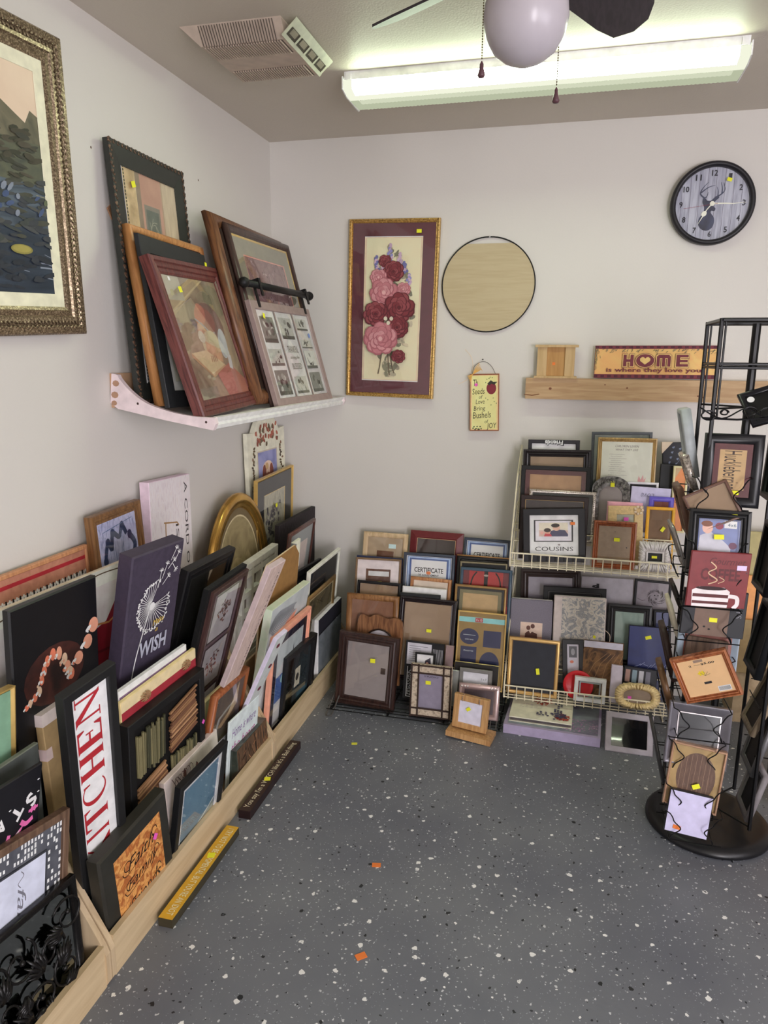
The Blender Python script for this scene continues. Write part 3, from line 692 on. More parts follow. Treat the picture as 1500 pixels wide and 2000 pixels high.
def home_art(a):
    rnd = random.Random(2); mr = mt(112, 52, 62, .7, k=1.3); mr2 = mt(78, 36, 50, .7, k=1.3); hl = mt(225, 185, 120, .7, k=1.3)
    for v0, v1 in ((0, .12), (.9, 1)):
        a.rect(0, v0, 1, v1, mr)
        for i in range(18): a.rect(i/18, v0+.02, i/18+.03, v1-.02, mr2)
    gr = [mt(96, 92, 74, .7), mt(74, 74, 62, .7), mt(120, 112, 90, .7)]
    for i in range(70):
        u = rnd.random(); v = .90-abs(rnd.gauss(0, .05)); q = rnd.uniform(2.4, 4.2); a.line([(u, v), (u+.018*math.cos(q), v-.09*abs(math.sin(q)))], .0035, rnd.choice(gr))
    for i in range(34):
        for sd in (0, 1): u = abs(rnd.gauss(0, .016)); u = 1-u if sd else u; v = rnd.uniform(.15, .9); a.line([(u, v), (u+.012*rnd.uniform(-1, 1), v+.08)], .003, rnd.choice(gr))
    L_ = [(.275, 'H'), (.52, 'M'), (.68, 'E')]
    bars = []
    def bar(u0, v0, u1, v1): bars.append((u0, v0, u1, v1))
    bar(.235, .36, .262, .72); bar(.292, .36, .319, .72); bar(.25, .50, .305, .58)
    bar(.505, .36, .530, .68); bar(.548, .36, .573, .68); bar(.591, .36, .616, .68); bar(.515, .62, .606, .72)
    bar(.66, .36, .690, .72); bar(.68, .36, .755, .44); bar(.68, .50, .75, .57); bar(.68, .64, .755, .72)
    for q in bars: a.rect(q[0]-.008, q[1]-.035, q[2]+.008, q[3]+.035, mr)
    for q in bars: a.rect(q[0]-.0055, q[1]-.024, q[2]+.0055, q[3]+.024, hl)
    for q in bars: a.rect(*q, mr)
    a.ell(.412, .54, .082, .23, mr, n=28); a.ell(.412, .54, .078, .215, hl, n=28); a.ell(.412, .54, .073, .20, mr, n=28)
    a.poly([(.412, .42), (.372, .53), (.370, .60), (.386, .65), (.402, .64), (.412, .60), (.422, .64), (.438, .65), (.454, .60), (.452, .53)], hl)
    a.text('is where they love you', .48, .235, .76, mr, .17, bold=.02)
cv('home', 'wooden_sign', 'long tan sign reading HOME is where they love you, standing on the pine ledge', 'sign', None, blotch([(205, 150, 92), (224, 176, 108), (214, 150, 96)], 9, 1.35, .6), mt(90, 40, 50), home_art)
def seeds_art(a):
    g_ = mt(60, 58, 40, .7); br = mt(120, 70, 50, .7)
    a.rect(.0, .0, 1, 1, br); a.rect(.03, .02, .97, .98, mt(214, 172, 126, .7)); a.rect(.08, .035, .92, .965, blotch([(206, 196, 130), (222, 214, 152)], 14, 1.35, .7))
    for t, u, v, w_, h_ in (('Th', .20, .85, .15, .11), ('Seeds', .30, .70, .42, .10), ('of', .38, .60, .13, .06), ('Love', .36, .52, .30, .08), ('Bring', .34, .39, .40, .10), ('Bushels', .42, .285, .62, .11), ('of', .58, .17, .13, .06), ('JOY', .76, .085, .34, .12)):
        a.text(t, u, v, w_, g_, h_, rot=.06, shear=.15)
    a.ell(.74, .75, .165, .105, mt(108, 34, 44, .6)); a.poly([(.60, .83), (.68, .80), (.74, .83), (.84, .81), (.94, .86), (.80, .86), (.72, .89)], mt(58, 54, 44))
    for i in range(12): a.ell(.55+.4*((i*37 % 11)/11), (.90+.05*math.sin(i)) if i % 2 else .58-.03*(i % 5), .02, .008, mt(60, 84, 48), i, 6)
    for i in range(9): a.ell(.12+.035*i, .05+.03*math.sin(i*2), .03, .012, mt(56, 66, 40), i, 6)
sd = cv('seeds', 'wooden_sign', 'small cream hand-lettered plaque hung by a wire, with a dark red apple', 'sign', G1, mt(205, 165, 120), mt(150, 100, 70), seeds_art)
b = M(); b.tube(smoothpts([(-.055, .235, -.004), (-.045, .285, -.006), (-.005, .305, -.008), (.03, .285, -.006), (.055, .235, -.004)], 6), .0012, mt(90, 85, 85, .4, .5), 5); b.build('hanging_wire', sd)
b = M(); st = mt(205, 160, 92)
for i in range(7): b.tube([(-.052, .25, .002), (-.035+.004*i, .285-.002*i, .006), (-.022+.002*i, .30-.006*i, .002)], .0012, st, 4); b.tube([(-.052, .25, .002), (-.062-.002*i, .22+.004*i, .004)], .0012, st, 4)
b.tube(smoothpts([(-.05, .26, .003), (-.055, .32, .003), (-.085, .36, .003)], 5), .0005, st, 4); b.tube(smoothpts([(-.06, .24, .003), (-.09, .22, .003), (-.115, .21, .003)], 5), .0005, st, 4); b.build('raffia_bow', sd)
sticker(sd, -.036, .205, PNK, .8, .012, .012)
b = M(); b.blob(0, 0, 0, .003, .004, .003, mt(40, 40, 40, .3, .8)); o = b.build('nail'); o.location = (-.394, 3.293, 1.490); tag(o, 'dark nail holding the wire of the cream hand-lettered plaque', 'nail')
# ------------------------------------------------------------------ left wall: painting
bronze = blotch([(70, 58, 46), (112, 96, 76), (176, 160, 134)], 220, 1.3, .35, metal=.6); bronze2 = blotch([(92, 82, 52), (140, 124, 84)], 90, 1.3, .4, metal=.5)
def pond_art(a):
    a.m.dz = .000008
    rnd = random.Random(8)
    sky = blotch([(196, 172, 150), (214, 190, 166)], 5, 1.4); hill = blotch([(74, 72, 58), (104, 98, 78), (88, 84, 66)], 14, 1.3); shade = blotch([(54, 60, 54), (82, 84, 66), (66, 72, 62)], 10, 1.3, stretch=(1, 2, 1))
    wat = blotch([(38, 46, 56), (56, 66, 78), (80, 92, 104), (44, 54, 64)], 9, 1.3, stretch=(.6, 3, 1)); deep = blotch([(24, 32, 44), (36, 46, 60), (52, 64, 80)], 7, 1.3, stretch=(.5, 3, 1))
    a.rect(0, .3, 1, 1, sky); a.rect(0, 0, 1, .40, deep); a.rect(0, .30, 1, .56, wat)
    a.poly([(0, .5), (1, .5), (1, .80), (.96, .82), (.93, .76), (.88, .79), (.80, .84), (.74, .90), (.66, .93), (.5, .90), (.3, .95), (0, .92)], hill); a.rect(0, .50, 1, .68, shade)
    lt = [mt(150, 138, 108, .7), mt(128, 126, 100, .7), mt(112, 120, 132, .7), mt(84, 92, 70, .7), mt(60, 74, 104, .7)]
    for i in range(26):
        v = rnd.uniform(.06, .62); u = rnd.random(); L = rnd.uniform(.01, .06); a.line([(u, v), (u+L, v-.008*rnd.random()), (u+L*2, v-.012)], rnd.uniform(.002, .006), rnd.choice(lt[2:] if v < .45 else lt))
    for i in range(420):
        v = rnd.uniform(.02, .80); u = rnd.random(); c_ = rnd.choice(((74, 76, 62), (84, 82, 68), (94, 90, 76), (78, 80, 70)) if v > .52 else ((72, 76, 80), (84, 88, 88), (92, 94, 90), (76, 82, 78), (84, 86, 74)) if v > .22 else ((70, 76, 84), (76, 82, 92), (84, 90, 98)))
        if v > .74 and u > .7: continue
        a.ell(u, v, rnd.uniform(.02, .05), rnd.uniform(.006, .016), mt(*c_, .8, k=.9 if v > .22 else .5), rnd.uniform(-.3, .3), 8)
    for i in range(40): a.ell(rnd.random(), rnd.uniform(.30, .48), rnd.uniform(.01, .025), rnd.uniform(.006, .014), rnd.choice(lt[2:]), rnd.random(), 7)
    for u, v in ((.62, .17), (.84, .20), (.3, .12), (.15, .22)): a.ell(u, v, .055, .022, mt(118, 112, 58, .7)); a.ell(u, v+.002, .045, .016, mt(134, 126, 66, .7))
def ponddeco(m, w, h, bw):
    beads(m, w, h, .020, .008, .005, .015, bronze, -.001, alt=.7); beads(m, w, h, .032, .007, .0045, .013, bronze, -.001, alt=-.7)
    beads(m, w, h, .009, .003, .003, .008, bronze, -.002); beads(m, w, h, .062, .003, .002, .009, bronze2, -.008)
fr('pond', 'framed_painting', 'large painting of a dark lily pond in an ornate bronze frame with cream liner', 'painting', None, .072, bronze, 'step', mats=[(.034, mt(216, 196, 172, .8))], art=pond_art, deco=ponddeco, glass=False, rec=.012)
# ------------------------------------------------------------------ shelf on the left wall
shf = thing('display_shelf', 'white scroll-ended shelf tray on the left wall, loaded with leaning frames', 'shelf')
cream = mt(226, 214, 196, .4); lilac_ = mt(205, 184, 186, .45)
y0, y1 = 2.01, 3.298
def ext_x(m, poly, ya, yb, mat):                  # outline in (x, z), extruded along y
    n = len(poly); vs = [(x, ya, z) for x, z in poly]+[(x, yb, z) for x, z in poly]
    m.add(vs, [tuple(range(n)), tuple(range(2*n-1, n-1, -1))]+[(i, n+i, n+(i+1) % n, (i+1) % n) for i in range(n)], mat)
b = M(); ext_x(b, [(-1.386, 1.348), (-1.05, 1.294), (-1.05, 1.282), (-1.386, 1.336)], y0, y1, cream); b.build('tray', shf)
b = M(); ext_x(b, [(-1.058, 1.283), (-1.050, 1.276), (-1.040, 1.279), (-1.036, 1.291), (-1.044, 1.298), (-1.036, 1.304), (-1.032, 1.314), (-1.046, 1.316), (-1.058, 1.300)], y0, y1, cream); b.build('front_moulding', shf)
pr = [(-1.386, 1.350), (-1.375, 1.440)]+[(-1.355, 1.436)]+smoothpts([(-1.350, 1.425), (-1.315, 1.388), (-1.26, 1.352), (-1.18, 1.328), (-1.10, 1.316), (-1.034, 1.314)], 4)+[(-1.030, 1.296), (-1.040, 1.276), (-1.20, 1.302), (-1.36, 1.332)]
for ya in (y0-.018, y1-.020):
    b = M(); ext_x(b, pr, ya, ya+.018, lilac_)
    if ya < y1-.1:
        for x, z, s_ in ((-1.29, 1.350, .004), (-1.062, 1.300, .004)): b.blob(x, ya-.0002, z, s_, .001, s_, mt(60, 36, 30))
        for x, z, s_ in ((-1.362, 1.41, .012), (-1.368, 1.375, .013), (-1.372, 1.350, .010)): b.blob(x, ya-.0002, z, s_, .0008, s_*.8, mt(150, 118, 96))
    b.build('bracket', shf)
b = M(); b.box(-1.386, y0-.012, 1.335, -1.376, y0+.26, 1.44, mt(176, 142, 112)); b.build('wall_cleat', shf)
G2 = 'frames leaning on the wall shelf'
bk = mt(48, 50, 46, .45); oldb = blotch([(48, 32, 28), (84, 60, 46), (120, 96, 74)], 140, 1.3, .4)
def mirror_reflection_art(a):  # reflected room painted as flat colour patches on the mirror panel
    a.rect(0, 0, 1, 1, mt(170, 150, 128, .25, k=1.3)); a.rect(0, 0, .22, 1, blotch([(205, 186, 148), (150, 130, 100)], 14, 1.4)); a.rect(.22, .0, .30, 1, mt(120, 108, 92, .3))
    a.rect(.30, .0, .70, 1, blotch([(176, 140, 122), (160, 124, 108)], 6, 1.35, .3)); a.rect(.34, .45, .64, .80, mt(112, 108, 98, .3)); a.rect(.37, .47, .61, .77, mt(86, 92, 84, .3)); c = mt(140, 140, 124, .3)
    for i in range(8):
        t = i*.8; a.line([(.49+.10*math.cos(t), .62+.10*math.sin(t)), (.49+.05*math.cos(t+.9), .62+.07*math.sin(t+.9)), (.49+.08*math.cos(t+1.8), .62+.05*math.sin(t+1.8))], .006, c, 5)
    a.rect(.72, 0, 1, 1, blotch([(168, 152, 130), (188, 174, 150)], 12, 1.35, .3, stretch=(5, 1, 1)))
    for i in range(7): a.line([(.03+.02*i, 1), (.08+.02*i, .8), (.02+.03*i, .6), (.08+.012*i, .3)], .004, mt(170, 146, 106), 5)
fr('mirror_carved', 'framed_mirror', 'tall black mirror with a carved edge, rearmost and highest on the wall shelf', 'mirror', G2, .066, bk, 'slope', art=mirror_reflection_art, ah=0.45, tags=[(.24, .86, YEL, .3, .022, .018)], back='mirror', glass=False,
   deco=lambda m, w, h, bw: (beads(m, w, h, .006, .012, .007, .022, oldb, -.001, alt=.5), beads(m, w, h, .006, .006, .004, .022, bk, .002, alt=-.6), beads(m, w, h, .064, .005, .002, .01, bk, -.004)))
fr('pine', 'picture_frame', 'honey pine frame between the tall carved mirror and the black matted frame', 'picture frame', G2, .022, wood((176, 112, 56), (206, 142, 80), .4, 1.35), 'round', pm=mt(60, 40, 36), glass=False)
fr('blackmat', 'picture_frame', 'flat black frame with cream mat, mostly hidden behind the burgundy frame', 'picture frame', G2, .052, mt(40, 42, 44, .5), 'flat', mats=[(.03, mt(225, 214, 190, .8))], pm=mt(205, 196, 176), tags=[(.985, .92, YEL, 1.4, .03, .014)])
burg = wood((84, 36, 36), (122, 60, 54), .35, 1.3, 1.4)
def reader_art(a):
    bg = blotch([(128, 112, 92), (150, 134, 112), (112, 96, 80), (160, 150, 130)], 6, 1.35); a.rect(0, 0, 1, 1, bg)
    a.poly([(0, .78), (.5, 1), (.75, 1), (0, .66)], mt(150, 134, 108, .7)); a.line([(0, .70), (.75, 1)], .015, mt(170, 154, 124, .7)); a.rect(.0, .80, .3, 1, mt(158, 152, 136, .7, var=.05)); a.ell(.85, .82, .2, .14, mt(135, 127, 105, .8, k=1.15))
    a.ell(.62, .60, .26, .20, mt(127, 101, 92, .8, k=1.15)); a.ell(.55, .64, .18, .12, mt(145, 98, 87, .8, k=1.15)); a.ell(.48, .69, .12, .08, mt(177, 113, 97, .8, k=1.15), .5); a.ell(.50, .76, .05, .03, mt(188, 127, 105, .8, k=1.15))
    a.ell(.42, .58, .075, .05, mt(196, 162, 137, .8, k=1.15), .3); a.ell(.47, .53, .06, .05, mt(185, 145, 117, .8, k=1.15)); a.line([(.36, .66), (.47, .61), (.60, .53), (.66, .55)], .015, mt(153, 153, 161, .8, k=1.15), 4)
    a.ell(.52, .45, .17, .11, mt(189, 175, 145, .8, k=1.15), .2); a.ell(.38, .51, .06, .05, mt(197, 191, 173, .8, k=1.15)); a.ell(.76, .45, .13, .085, mt(183, 186, 188, .8, k=1.15), 1.2); a.ell(.78, .37, .05, .035, mt(189, 191, 189, .8, k=1.15))
    a.line([(.40, .42), (.52, .38), (.66, .345)], .11, mt(196, 156, 124, .8, k=1.15), 4); a.line([(.42, .40), (.45, .335), (.48, .30)], .05, mt(177, 137, 109, .8, k=1.15), 4)
    a.poly([(.10, .38), (.38, .40), (.66, .27), (.36, .20)], mt(202, 181, 146, .8, k=1.15)); a.poly([(.10, .38), (.36, .20), (.36, .175), (.09, .35)], mt(181, 145, 113, .8, k=1.15)); a.poly([(.66, .27), (.36, .20), (.36, .17), (.68, .25)], mt(189, 153, 121, .8, k=1.15))
    for i in range(4): a.line([(.44+.03*i, .35), (.43+.035*i, .30)], .014, mt(165, 122, 100, .8, k=1.15))
    a.poly([(.55, 0), (.45, .2), (.75, .28), (1, .12), (1, 0)], blotch([(150, 92, 80), (176, 116, 100)], 8, 1.35)); a.poly([(.78, .36), (.74, .24), (.80, .22), (.84, .34)], mt(185, 181, 181, .8, k=1.15)); a.rect(0, 0, .35, .10, mt(137, 129, 114, .8, k=1.15))
fr('burgundy', 'framed_print', 'burgundy moulded frame on the wall shelf, print of a red-bonneted girl over a book', 'picture', G2, .052, burg, 'step', art=reader_art, tags=[(.25, .80, YEL, .1, .022, .018), (.14, .86, WHT, 0, .012, .012)], rec=.014)
oakd = wood((84, 48, 30), (128, 80, 46), .4, 1.3, 1.2, 'Y')
fr('oakbig', 'picture_frame', 'thick reddish oak frame behind the dark grey-matted frame on the wall shelf', 'picture frame', G2, .06, oakd, 'round', pm=mt(50, 34, 28), glass=False)
dw = wood((52, 36, 34), (82, 58, 52), .35, 1.3, 1.3); goldl = mt(214, 168, 84, .35, .4)
def twilight_art(a):
    a.rect(0, 0, 1, 1, blotch([(112, 84, 84), (146, 118, 118), (128, 98, 102), (170, 146, 148)], 16, 1.35)); a.poly([(.45, .35), (.6, .62), (.75, .4)], mt(176, 116, 112, .8)); rnd = random.Random(3)
    for i in range(60): a.ell(rnd.random(), rnd.random(), .014, .012, rnd.choice([mt(186, 168, 168, .8), mt(92, 70, 76, .8), mt(150, 120, 124, .8)]), 0, 6)
    for x in (.2, .5, .8): a.line([(x, 1), (x+.1, .7), (x+.02, .4)], .006, mt(90, 70, 72, .8), 4)
fr('darkgold', 'framed_print', 'dark frame with gold lip and grey mat round a pink-brown scene, behind the rod', 'picture', G2, .036, dw, 'round', mats=[(.008, goldl), (.062, mt(128, 124, 108, .7)), (.006, mt(196, 140, 128, .7))], art=twilight_art, ah=0.4, rec=.010)
def photo_bw(a, u0, v0, u1, v1, seed, dark=.5):
    rnd = random.Random(seed); g = [mt(x, x+2, x-4, .5) for x in (84, 112, 142, 170, 60)]
    a.rect(u0, v0, u1, v1, g[3] if dark < .5 else g[1]); w_, h_ = u1-u0, v1-v0
    for i in range(9): a.ell(u0+w_*rnd.uniform(.2, .8), v0+h_*rnd.uniform(.15, .8), w_*rnd.uniform(.06, .16), h_*rnd.uniform(.06, .15), rnd.choice(g), rnd.random()*3, 9)
    a.rect(u0, v0, u1, v0+h_*.16, g[0])
def collage_art(a):
    pp = mt(222, 220, 200, .5); a.rect(0, 0, 1, 1, pp); st = mt(112, 106, 96, .5); photo_bw(a, .05, .63, .28, .92, 1, .8); photo_bw(a, .05, .37, .28, .56, 2, .3); photo_bw(a, .05, .04, .28, .32, 3, .6)
    photo_bw(a, .38, .68, .61, .93, 4, .2); photo_bw(a, .38, .04, .61, .24, 5, .3); photo_bw(a, .71, .80, .93, .94, 6, .2); photo_bw(a, .71, .58, .93, .68, 9, .2); photo_bw(a, .71, .33, .93, .55, 7, .3); photo_bw(a, .71, .04, .93, .28, 8, .6)
    a.text('THANKFUL', .50, .56, .20, st, .08); a.text('simple', .50, .46, .18, st, .05, shear=.3); a.text('BLESSED', .50, .36, .18, st, .07)
    a.ell(.92, .74, .022, .03, mt(110, 130, 180)); gy = mt(124, 110, 106, .5)
    for u in (.325, .665): a.rect(u-.012, 0, u+.012, 1, gy)
cg = fr('collage', 'photo_collage_frame', 'grey three-column collage frame with a black rod across its top, on the wall shelf', 'picture frame', G2, .032, mt(132, 116, 112, .5), 'flat', art=collage_art, tags=[(.15, .86, YEL, 1.2, .02, .016)], rec=.006)
_, w_, h_, t_ = PL['collage']; b = M(); b.tube([(-.30, h_+.055, .012), (.285, h_+.055, .012)], .013, BLK, 12); b.blob(-.315, h_+.055, .012, .022, .02, .02, BLK, 12, 6); b.blob(.30, h_+.055, .012, .022, .02, .02, BLK, 12, 6)
b.build('rod', cg, True)
for sx in (-.215, .235): b = M(); b.box(sx-.008, h_-.025, 0, sx+.008, h_+.072, .004, BLK); b.box(sx-.008, h_+.068, -.01, sx+.008, h_+.076, .028, BLK); b.box(sx-.008, h_+.01, .024, sx+.008, h_+.076, .029, BLK); b.build('rod_bracket', cg)
# ------------------------------------------------------------------ plywood stepped bins on the floor
ply = wood((196, 168, 126), (212, 186, 144), .6, 1.3, .35, 'Y'); plyx = wood((190, 162, 124), (210, 184, 146), .6, 1.3, .35, 'Z')
def bin_(y0, y1, label, low=0.0):
    r = thing('plywood_bin', label, 'display bin', 'stepped plywood bins along the left wall')
    f = M(); f.box(-1.020, y0+.016, 0, -1.005, y1-.016, .113, ply); f.build('front_rail', r)
    f = M(); f.box(-1.152, y0+.016, .10, -1.143, y1-.016, .355-low, ply); f.build('divider', r)
    f = M(); f.box(-1.262, y0+.016, .496, -1.256, y1-.016, .60-low, ply); f.build('divider', r)
    f = M(); f.box(-1.143, y0+.016, .002, -1.020, y1-.016, .016, ply); f.build('floor_board', r)
    f = M(); f.box(-1.384, y0+.016, .236, -1.152, y1-.016, .246, ply); f.build('floor_board', r)
    f = M(); f.box(-1.384, y0+.016, .486, -1.256, y1-.016, .496, ply); f.build('floor_board', r)
    out = [(-1.386, 0), (-1.008, 0), (-1.001, .010), (-1.001, .085), (-1.010, .110), (-1.150, .365), (-1.262, .585), (-1.285, .615), (-1.386, .640)]
    for ya in (y0, y1-.016): f = M(); ext_x(f, out, ya, ya+.0155, plyx); f.build('side_panel', r)
bin_(.30, 1.288, 'nearest plywood bin, at the bottom left corner under the black iron mirror')
bin_(1.292, 2.300, 'middle plywood bin, holding the KITCHEN sign and the twig picture')
bin_(2.304, 3.296, 'farthest plywood bin, by the corner, holding the coral palm canvas')
# ------------------------------------------------------------------ pictures in the bins
G3 = 'pictures standing in the plywood bins'
def salmon_art(a):
    sal = blotch([(168, 112, 92), (188, 132, 108)], 40, 1.35); a.rect(0, 0, 1, 1, mt(214, 206, 210, .7)); a.rect(0, .76, 1, 1, sal); a.rect(0, .885, 1, .925, mt(150, 34, 44, .7))
    for i in range(34):
        u = i/34; a.rect(u, .735, u+.014, .775, mt(236, 232, 232, .7) if i % 2 else mt(28, 26, 30)); a.rect(u+.004, .72, u+.009, .745, mt(28, 26, 30))
fr('salmon', 'framed_print', 'wide salmon-bordered print with red line and checked edging, against the wall at left', 'picture', G3, .012, wood((196, 130, 84), (216, 150, 100), .5, 1.35), 'flat', art=salmon_art, ah=0.27, glass=False, rec=.004)
def blue_art(a):
    a.rect(0, 0, 1, 1, blotch([(150, 152, 186), (180, 182, 210), (120, 126, 166)], 26, 1.35, stretch=(3, 1, 1))); nv = mt(36, 46, 76, .6); bl = mt(70, 90, 130, .6)
    a.line([(.14, .05), (.10, .25), (.18, .42), (.12, .6), (.22, .78), (.30, .70), (.36, .86), (.52, .80), (.62, .90), (.72, .80)], .085, nv, 6); a.line([(.88, .05), (.92, .3), (.84, .5), (.92, .66), (.80, .78)], .10, nv, 6)
    for u, v in ((.22, .78), (.36, .86), (.62, .90), (.12, .6), (.80, .78)): a.ell(u, v, .06, .05, nv)
    a.line([(.12, .9), (.9, .95)], .012, bl); a.line([(.12, .9), (.10, .8)], .012, bl); gg = mt(206, 212, 226, .6)
    for i in range(5):
        for j in range(4): a.ell(.72+.05*i-.02*j, .52-.07*j, .018, .026, gg if (i+j) % 2 else nv, 0, 6)
    a.line([(.42, .05), (.44, .3), (.62, .33), (.66, .08)], .014, nv); a.line([(.46, .34), (.52, .42), (.60, .35)], .012, nv, 4); rnd = random.Random(6)
    for i in range(24): u = rnd.uniform(.2, .7); v = rnd.uniform(.1, .7); a.line([(u, v), (u+.004, v+.12)], .006, bl)
fr('bluewood', 'framed_print', 'walnut frame round a blue and lilac scrollwork picture, left of the CORD OF sign', 'picture', G3, .034, wood((104, 66, 34), (142, 98, 52), .4, 1.3), 'step', art=blue_art, ah=0.3)
def cord_art(a):
    q = mt(62, 54, 56, .7); br = mt(140, 108, 72, .7); a.text('A CORD OF THREE', .87, .50, .92, q, .08, rot=-math.pi/2); a.text('IS NOT', .62, .50, .42, q, .07, rot=-math.pi/2)
    a.line([(.30, .74), (.62, .72), (.66, .70)], .02, br); a.line([(.34, .74), (.34, .60), (.44, .52), (.54, .57), (.48, .64), (.38, .58), (.46, .48), (.60, .46)], .022, br, 6)
cv('cord', 'canvas_sign', 'tall whitewashed board lettered sideways A CORD OF, leaning on the wall', 'sign', G3, blotch([(196, 184, 188), (214, 204, 206), (206, 196, 196)], 30, 1.4, stretch=(4, 1, 1)), mt(200, 178, 190), cord_art)
def cardinal_art(a):
    a.line([(.05, .92), (.3, .955), (.5, .93), (.75, .965), (.97, .95)], .006, mt(76, 60, 40, .7), 8); rd = mt(120, 18, 34, .6); rd2 = mt(92, 12, 26, .6); a.rect(0, .0, 1, .88, blotch([(196, 186, 186), (214, 206, 204)], 20, 1.4))
    a.poly([(.62, .55), (.78, .60), (.90, .78), (.93, .70), (.99, .74), (.97, .45), (.92, .2), (.82, .05), (.62, .05)], rd); a.line([(.64, .62), (.80, .58), (.93, .64)], .010, mt(176, 120, 70)); a.line([(.64, .40), (.80, .38), (.93, .50)], .014, rd2); a.ell(.96, .22, .05, .2, mt(214, 208, 210)); a.line([(.92, .45), (.90, .2), (.93, .02)], .012, INK, 5)
    a.poly([(.72, .0), (.74, .2), (.82, .18), (.84, .0)], mt(150, 30, 36))
cv('cardinal', 'wooden_sign', 'big white board with rope-pattern edge and deep red bow, behind the lights canvas', 'sign', G3, mt(208, 198, 190, .6), mt(190, 178, 160), cardinal_art)
def lights_art(a):
    rnd = random.Random(5); o = [mt(214, 140, 116, .5), mt(230, 170, 146, .5), mt(196, 110, 84, .5)]; wh = mt(242, 226, 214, .5, k=1.6); gl = blotch([(30, 14, 14), (70, 32, 26), (20, 10, 12)], 12, 1.2)
    a.ell(.45, .40, .35, .22, gl); P = [(.10, .26, .030, .022), (.14, .28, .030, .026), (.19, .30, .035, .030), (.24, .33, .035, .035), (.27, .40, .035, .035), (.30, .46, .038, .038), (.34, .52, .04, .042), (.40, .55, .045, .045), (.47, .535, .045, .05), (.53, .47, .045, .045), (.56, .40, .05, .045), (.60, .33, .05, .045), (.88, .62, .085, .058), (.80, .51, .08, .055), (.68, .42, .075, .05), (.58, .36, .05, .03)]
    for u, v, ru, rv in P: a.ell(u+ru*.6, v, ru*.75, rv*1.05, rnd.choice(o), 0, 14); a.ell(u-ru*.2, v-rv*.2, ru*.5, rv*.3, wh, .5, 8); a.ell(u-ru*.4, v-rv*.5, ru*.3, rv*.16, wh, -.6, 6)
    for i in range(26): q = P[rnd.randrange(len(P))]; a.ell(q[0]+rnd.uniform(-.03, .03), q[1]-rnd.uniform(0, .03), .012, .012, rnd.choice(o+[wh]), 0, 7)
cv('lights', 'canvas_print', 'black canvas with a blurred chain of glowing peach lights', 'canvas print', G3, mt(18, 18, 22, .4), mt(24, 24, 27, .4), lights_art, ah=0.34, r=.004)
def dandelion_art(a):
    wh = mt(206, 206, 216, .6); rnd = random.Random(1); cu, cv_ = .44, .57; k = a.w/a.h
    a.line([(.22, .0), (.27, .2), (.40, .48), (cu, cv_)], .020, wh, 6)
    for i in range(34):
        t = R(68)+R(305)*i/33; r_ = .34*(.86+.2*math.sin(t*1.3+1)+.06*rnd.random()); u, v = cu+r_*math.cos(t), cv_+r_*k*1.0*math.sin(t); a.line([(cu, cv_), (u, v)], .0075, wh)
        for j in range(4): a.ell(u+rnd.uniform(-.028, .028), v+rnd.uniform(-.012, .012), .015, .006, wh, rnd.random()*3, 6)
    a.ell(cu, cv_, .055, .055*k, wh)
    for (u0, v0, u1, v1) in ((.52, .70, .55, .82), (.58, .76, .65, .86), (.60, .71, .70, .76), (.68, .82, .78, .87), (.76, .85, .83, .80), (.72, .88, .80, .96), (.80, .87, .86, .92)):
        a.line([(u0, v0), (u1, v1)], .010, wh)
        for j in range(5): t = math.atan2((v1-v0)/k, u1-u0)+(j-2)*.6; a.line([(u1, v1), (u1+.05*math.cos(t), v1+.05*k*math.sin(t))], .009, wh)
    a.text('Make', .60, .43, .22, mt(190, 160, 60, .6), .045, rot=.1, shear=.3); a.text('a', .58, .36, .05, mt(190, 160, 60, .6), .025, shear=.3); a.text('WISH', .54, .245, .54, mt(150, 152, 166, .6), .13, bold=.03)
cv('dandelion', 'canvas_print', 'deep slate-purple canvas with a white dandelion and the words Make a WISH', 'canvas print', G3, blotch([(56, 50, 66), (68, 60, 78)], 60, 1.25, .5), blotch([(58, 50, 66), (66, 58, 76)], 60, 1.25, .5), dandelion_art, ah=0.4, r=.004)
def dim_art(a):
    a.rect(.30, .05, .92, .90, mt(60, 60, 56, .5)); a.text('BLESSINGS', .46, .5, .75, mt(34, 34, 34, .5), .14, rot=-math.pi/2)
fr('blackframe', 'picture_frame', 'heavy all-black stepped frame with dim grey panel, right of the dandelion canvas', 'picture frame', G3, .045, mt(24, 24, 26, .4), 'step', pm=mt(40, 40, 38, .5), art=dim_art)
def sketch_art(a):
    lil = mt(122, 100, 112, .6); a.rect(0, 0, 1, 1, lil); rnd = random.Random(7)
    for i in range(3):
        v = .60-.415*i; a.rect(.10, max(0, v-.015), .90, v+.375, mt(70, 50, 60, .6)); a.rect(.14, max(0.002, v), .86, v+.36, mt(196, 192, 198, .6))
        for j in range(40 if i < 2 else 12): t = rnd.random()*(6.28 if i < 2 else 3.14); r_ = rnd.random()**.6; a.ell(.5+.22*r_*math.cos(t), v+.19+.10*r_*math.sin(t), .035, .008, mt(*rnd.choice([(122, 80, 78), (92, 70, 72), (150, 104, 96)]), .7), rnd.random()*3, 6)
fr('sketch', 'framed_print', 'tall narrow black-brown frame with three small floral sketches one above another', 'picture', G3, .020, wood((64, 40, 40), (92, 62, 58), .4, 1.3), 'flat', art=sketch_art, rec=.005, deco=lambda m, w, h, bw: m.box(-w/2-.022, 0, -.030, w/2, h+.014, -.012, mt(26, 27, 28, .6, bump=.6, sc_=200)))
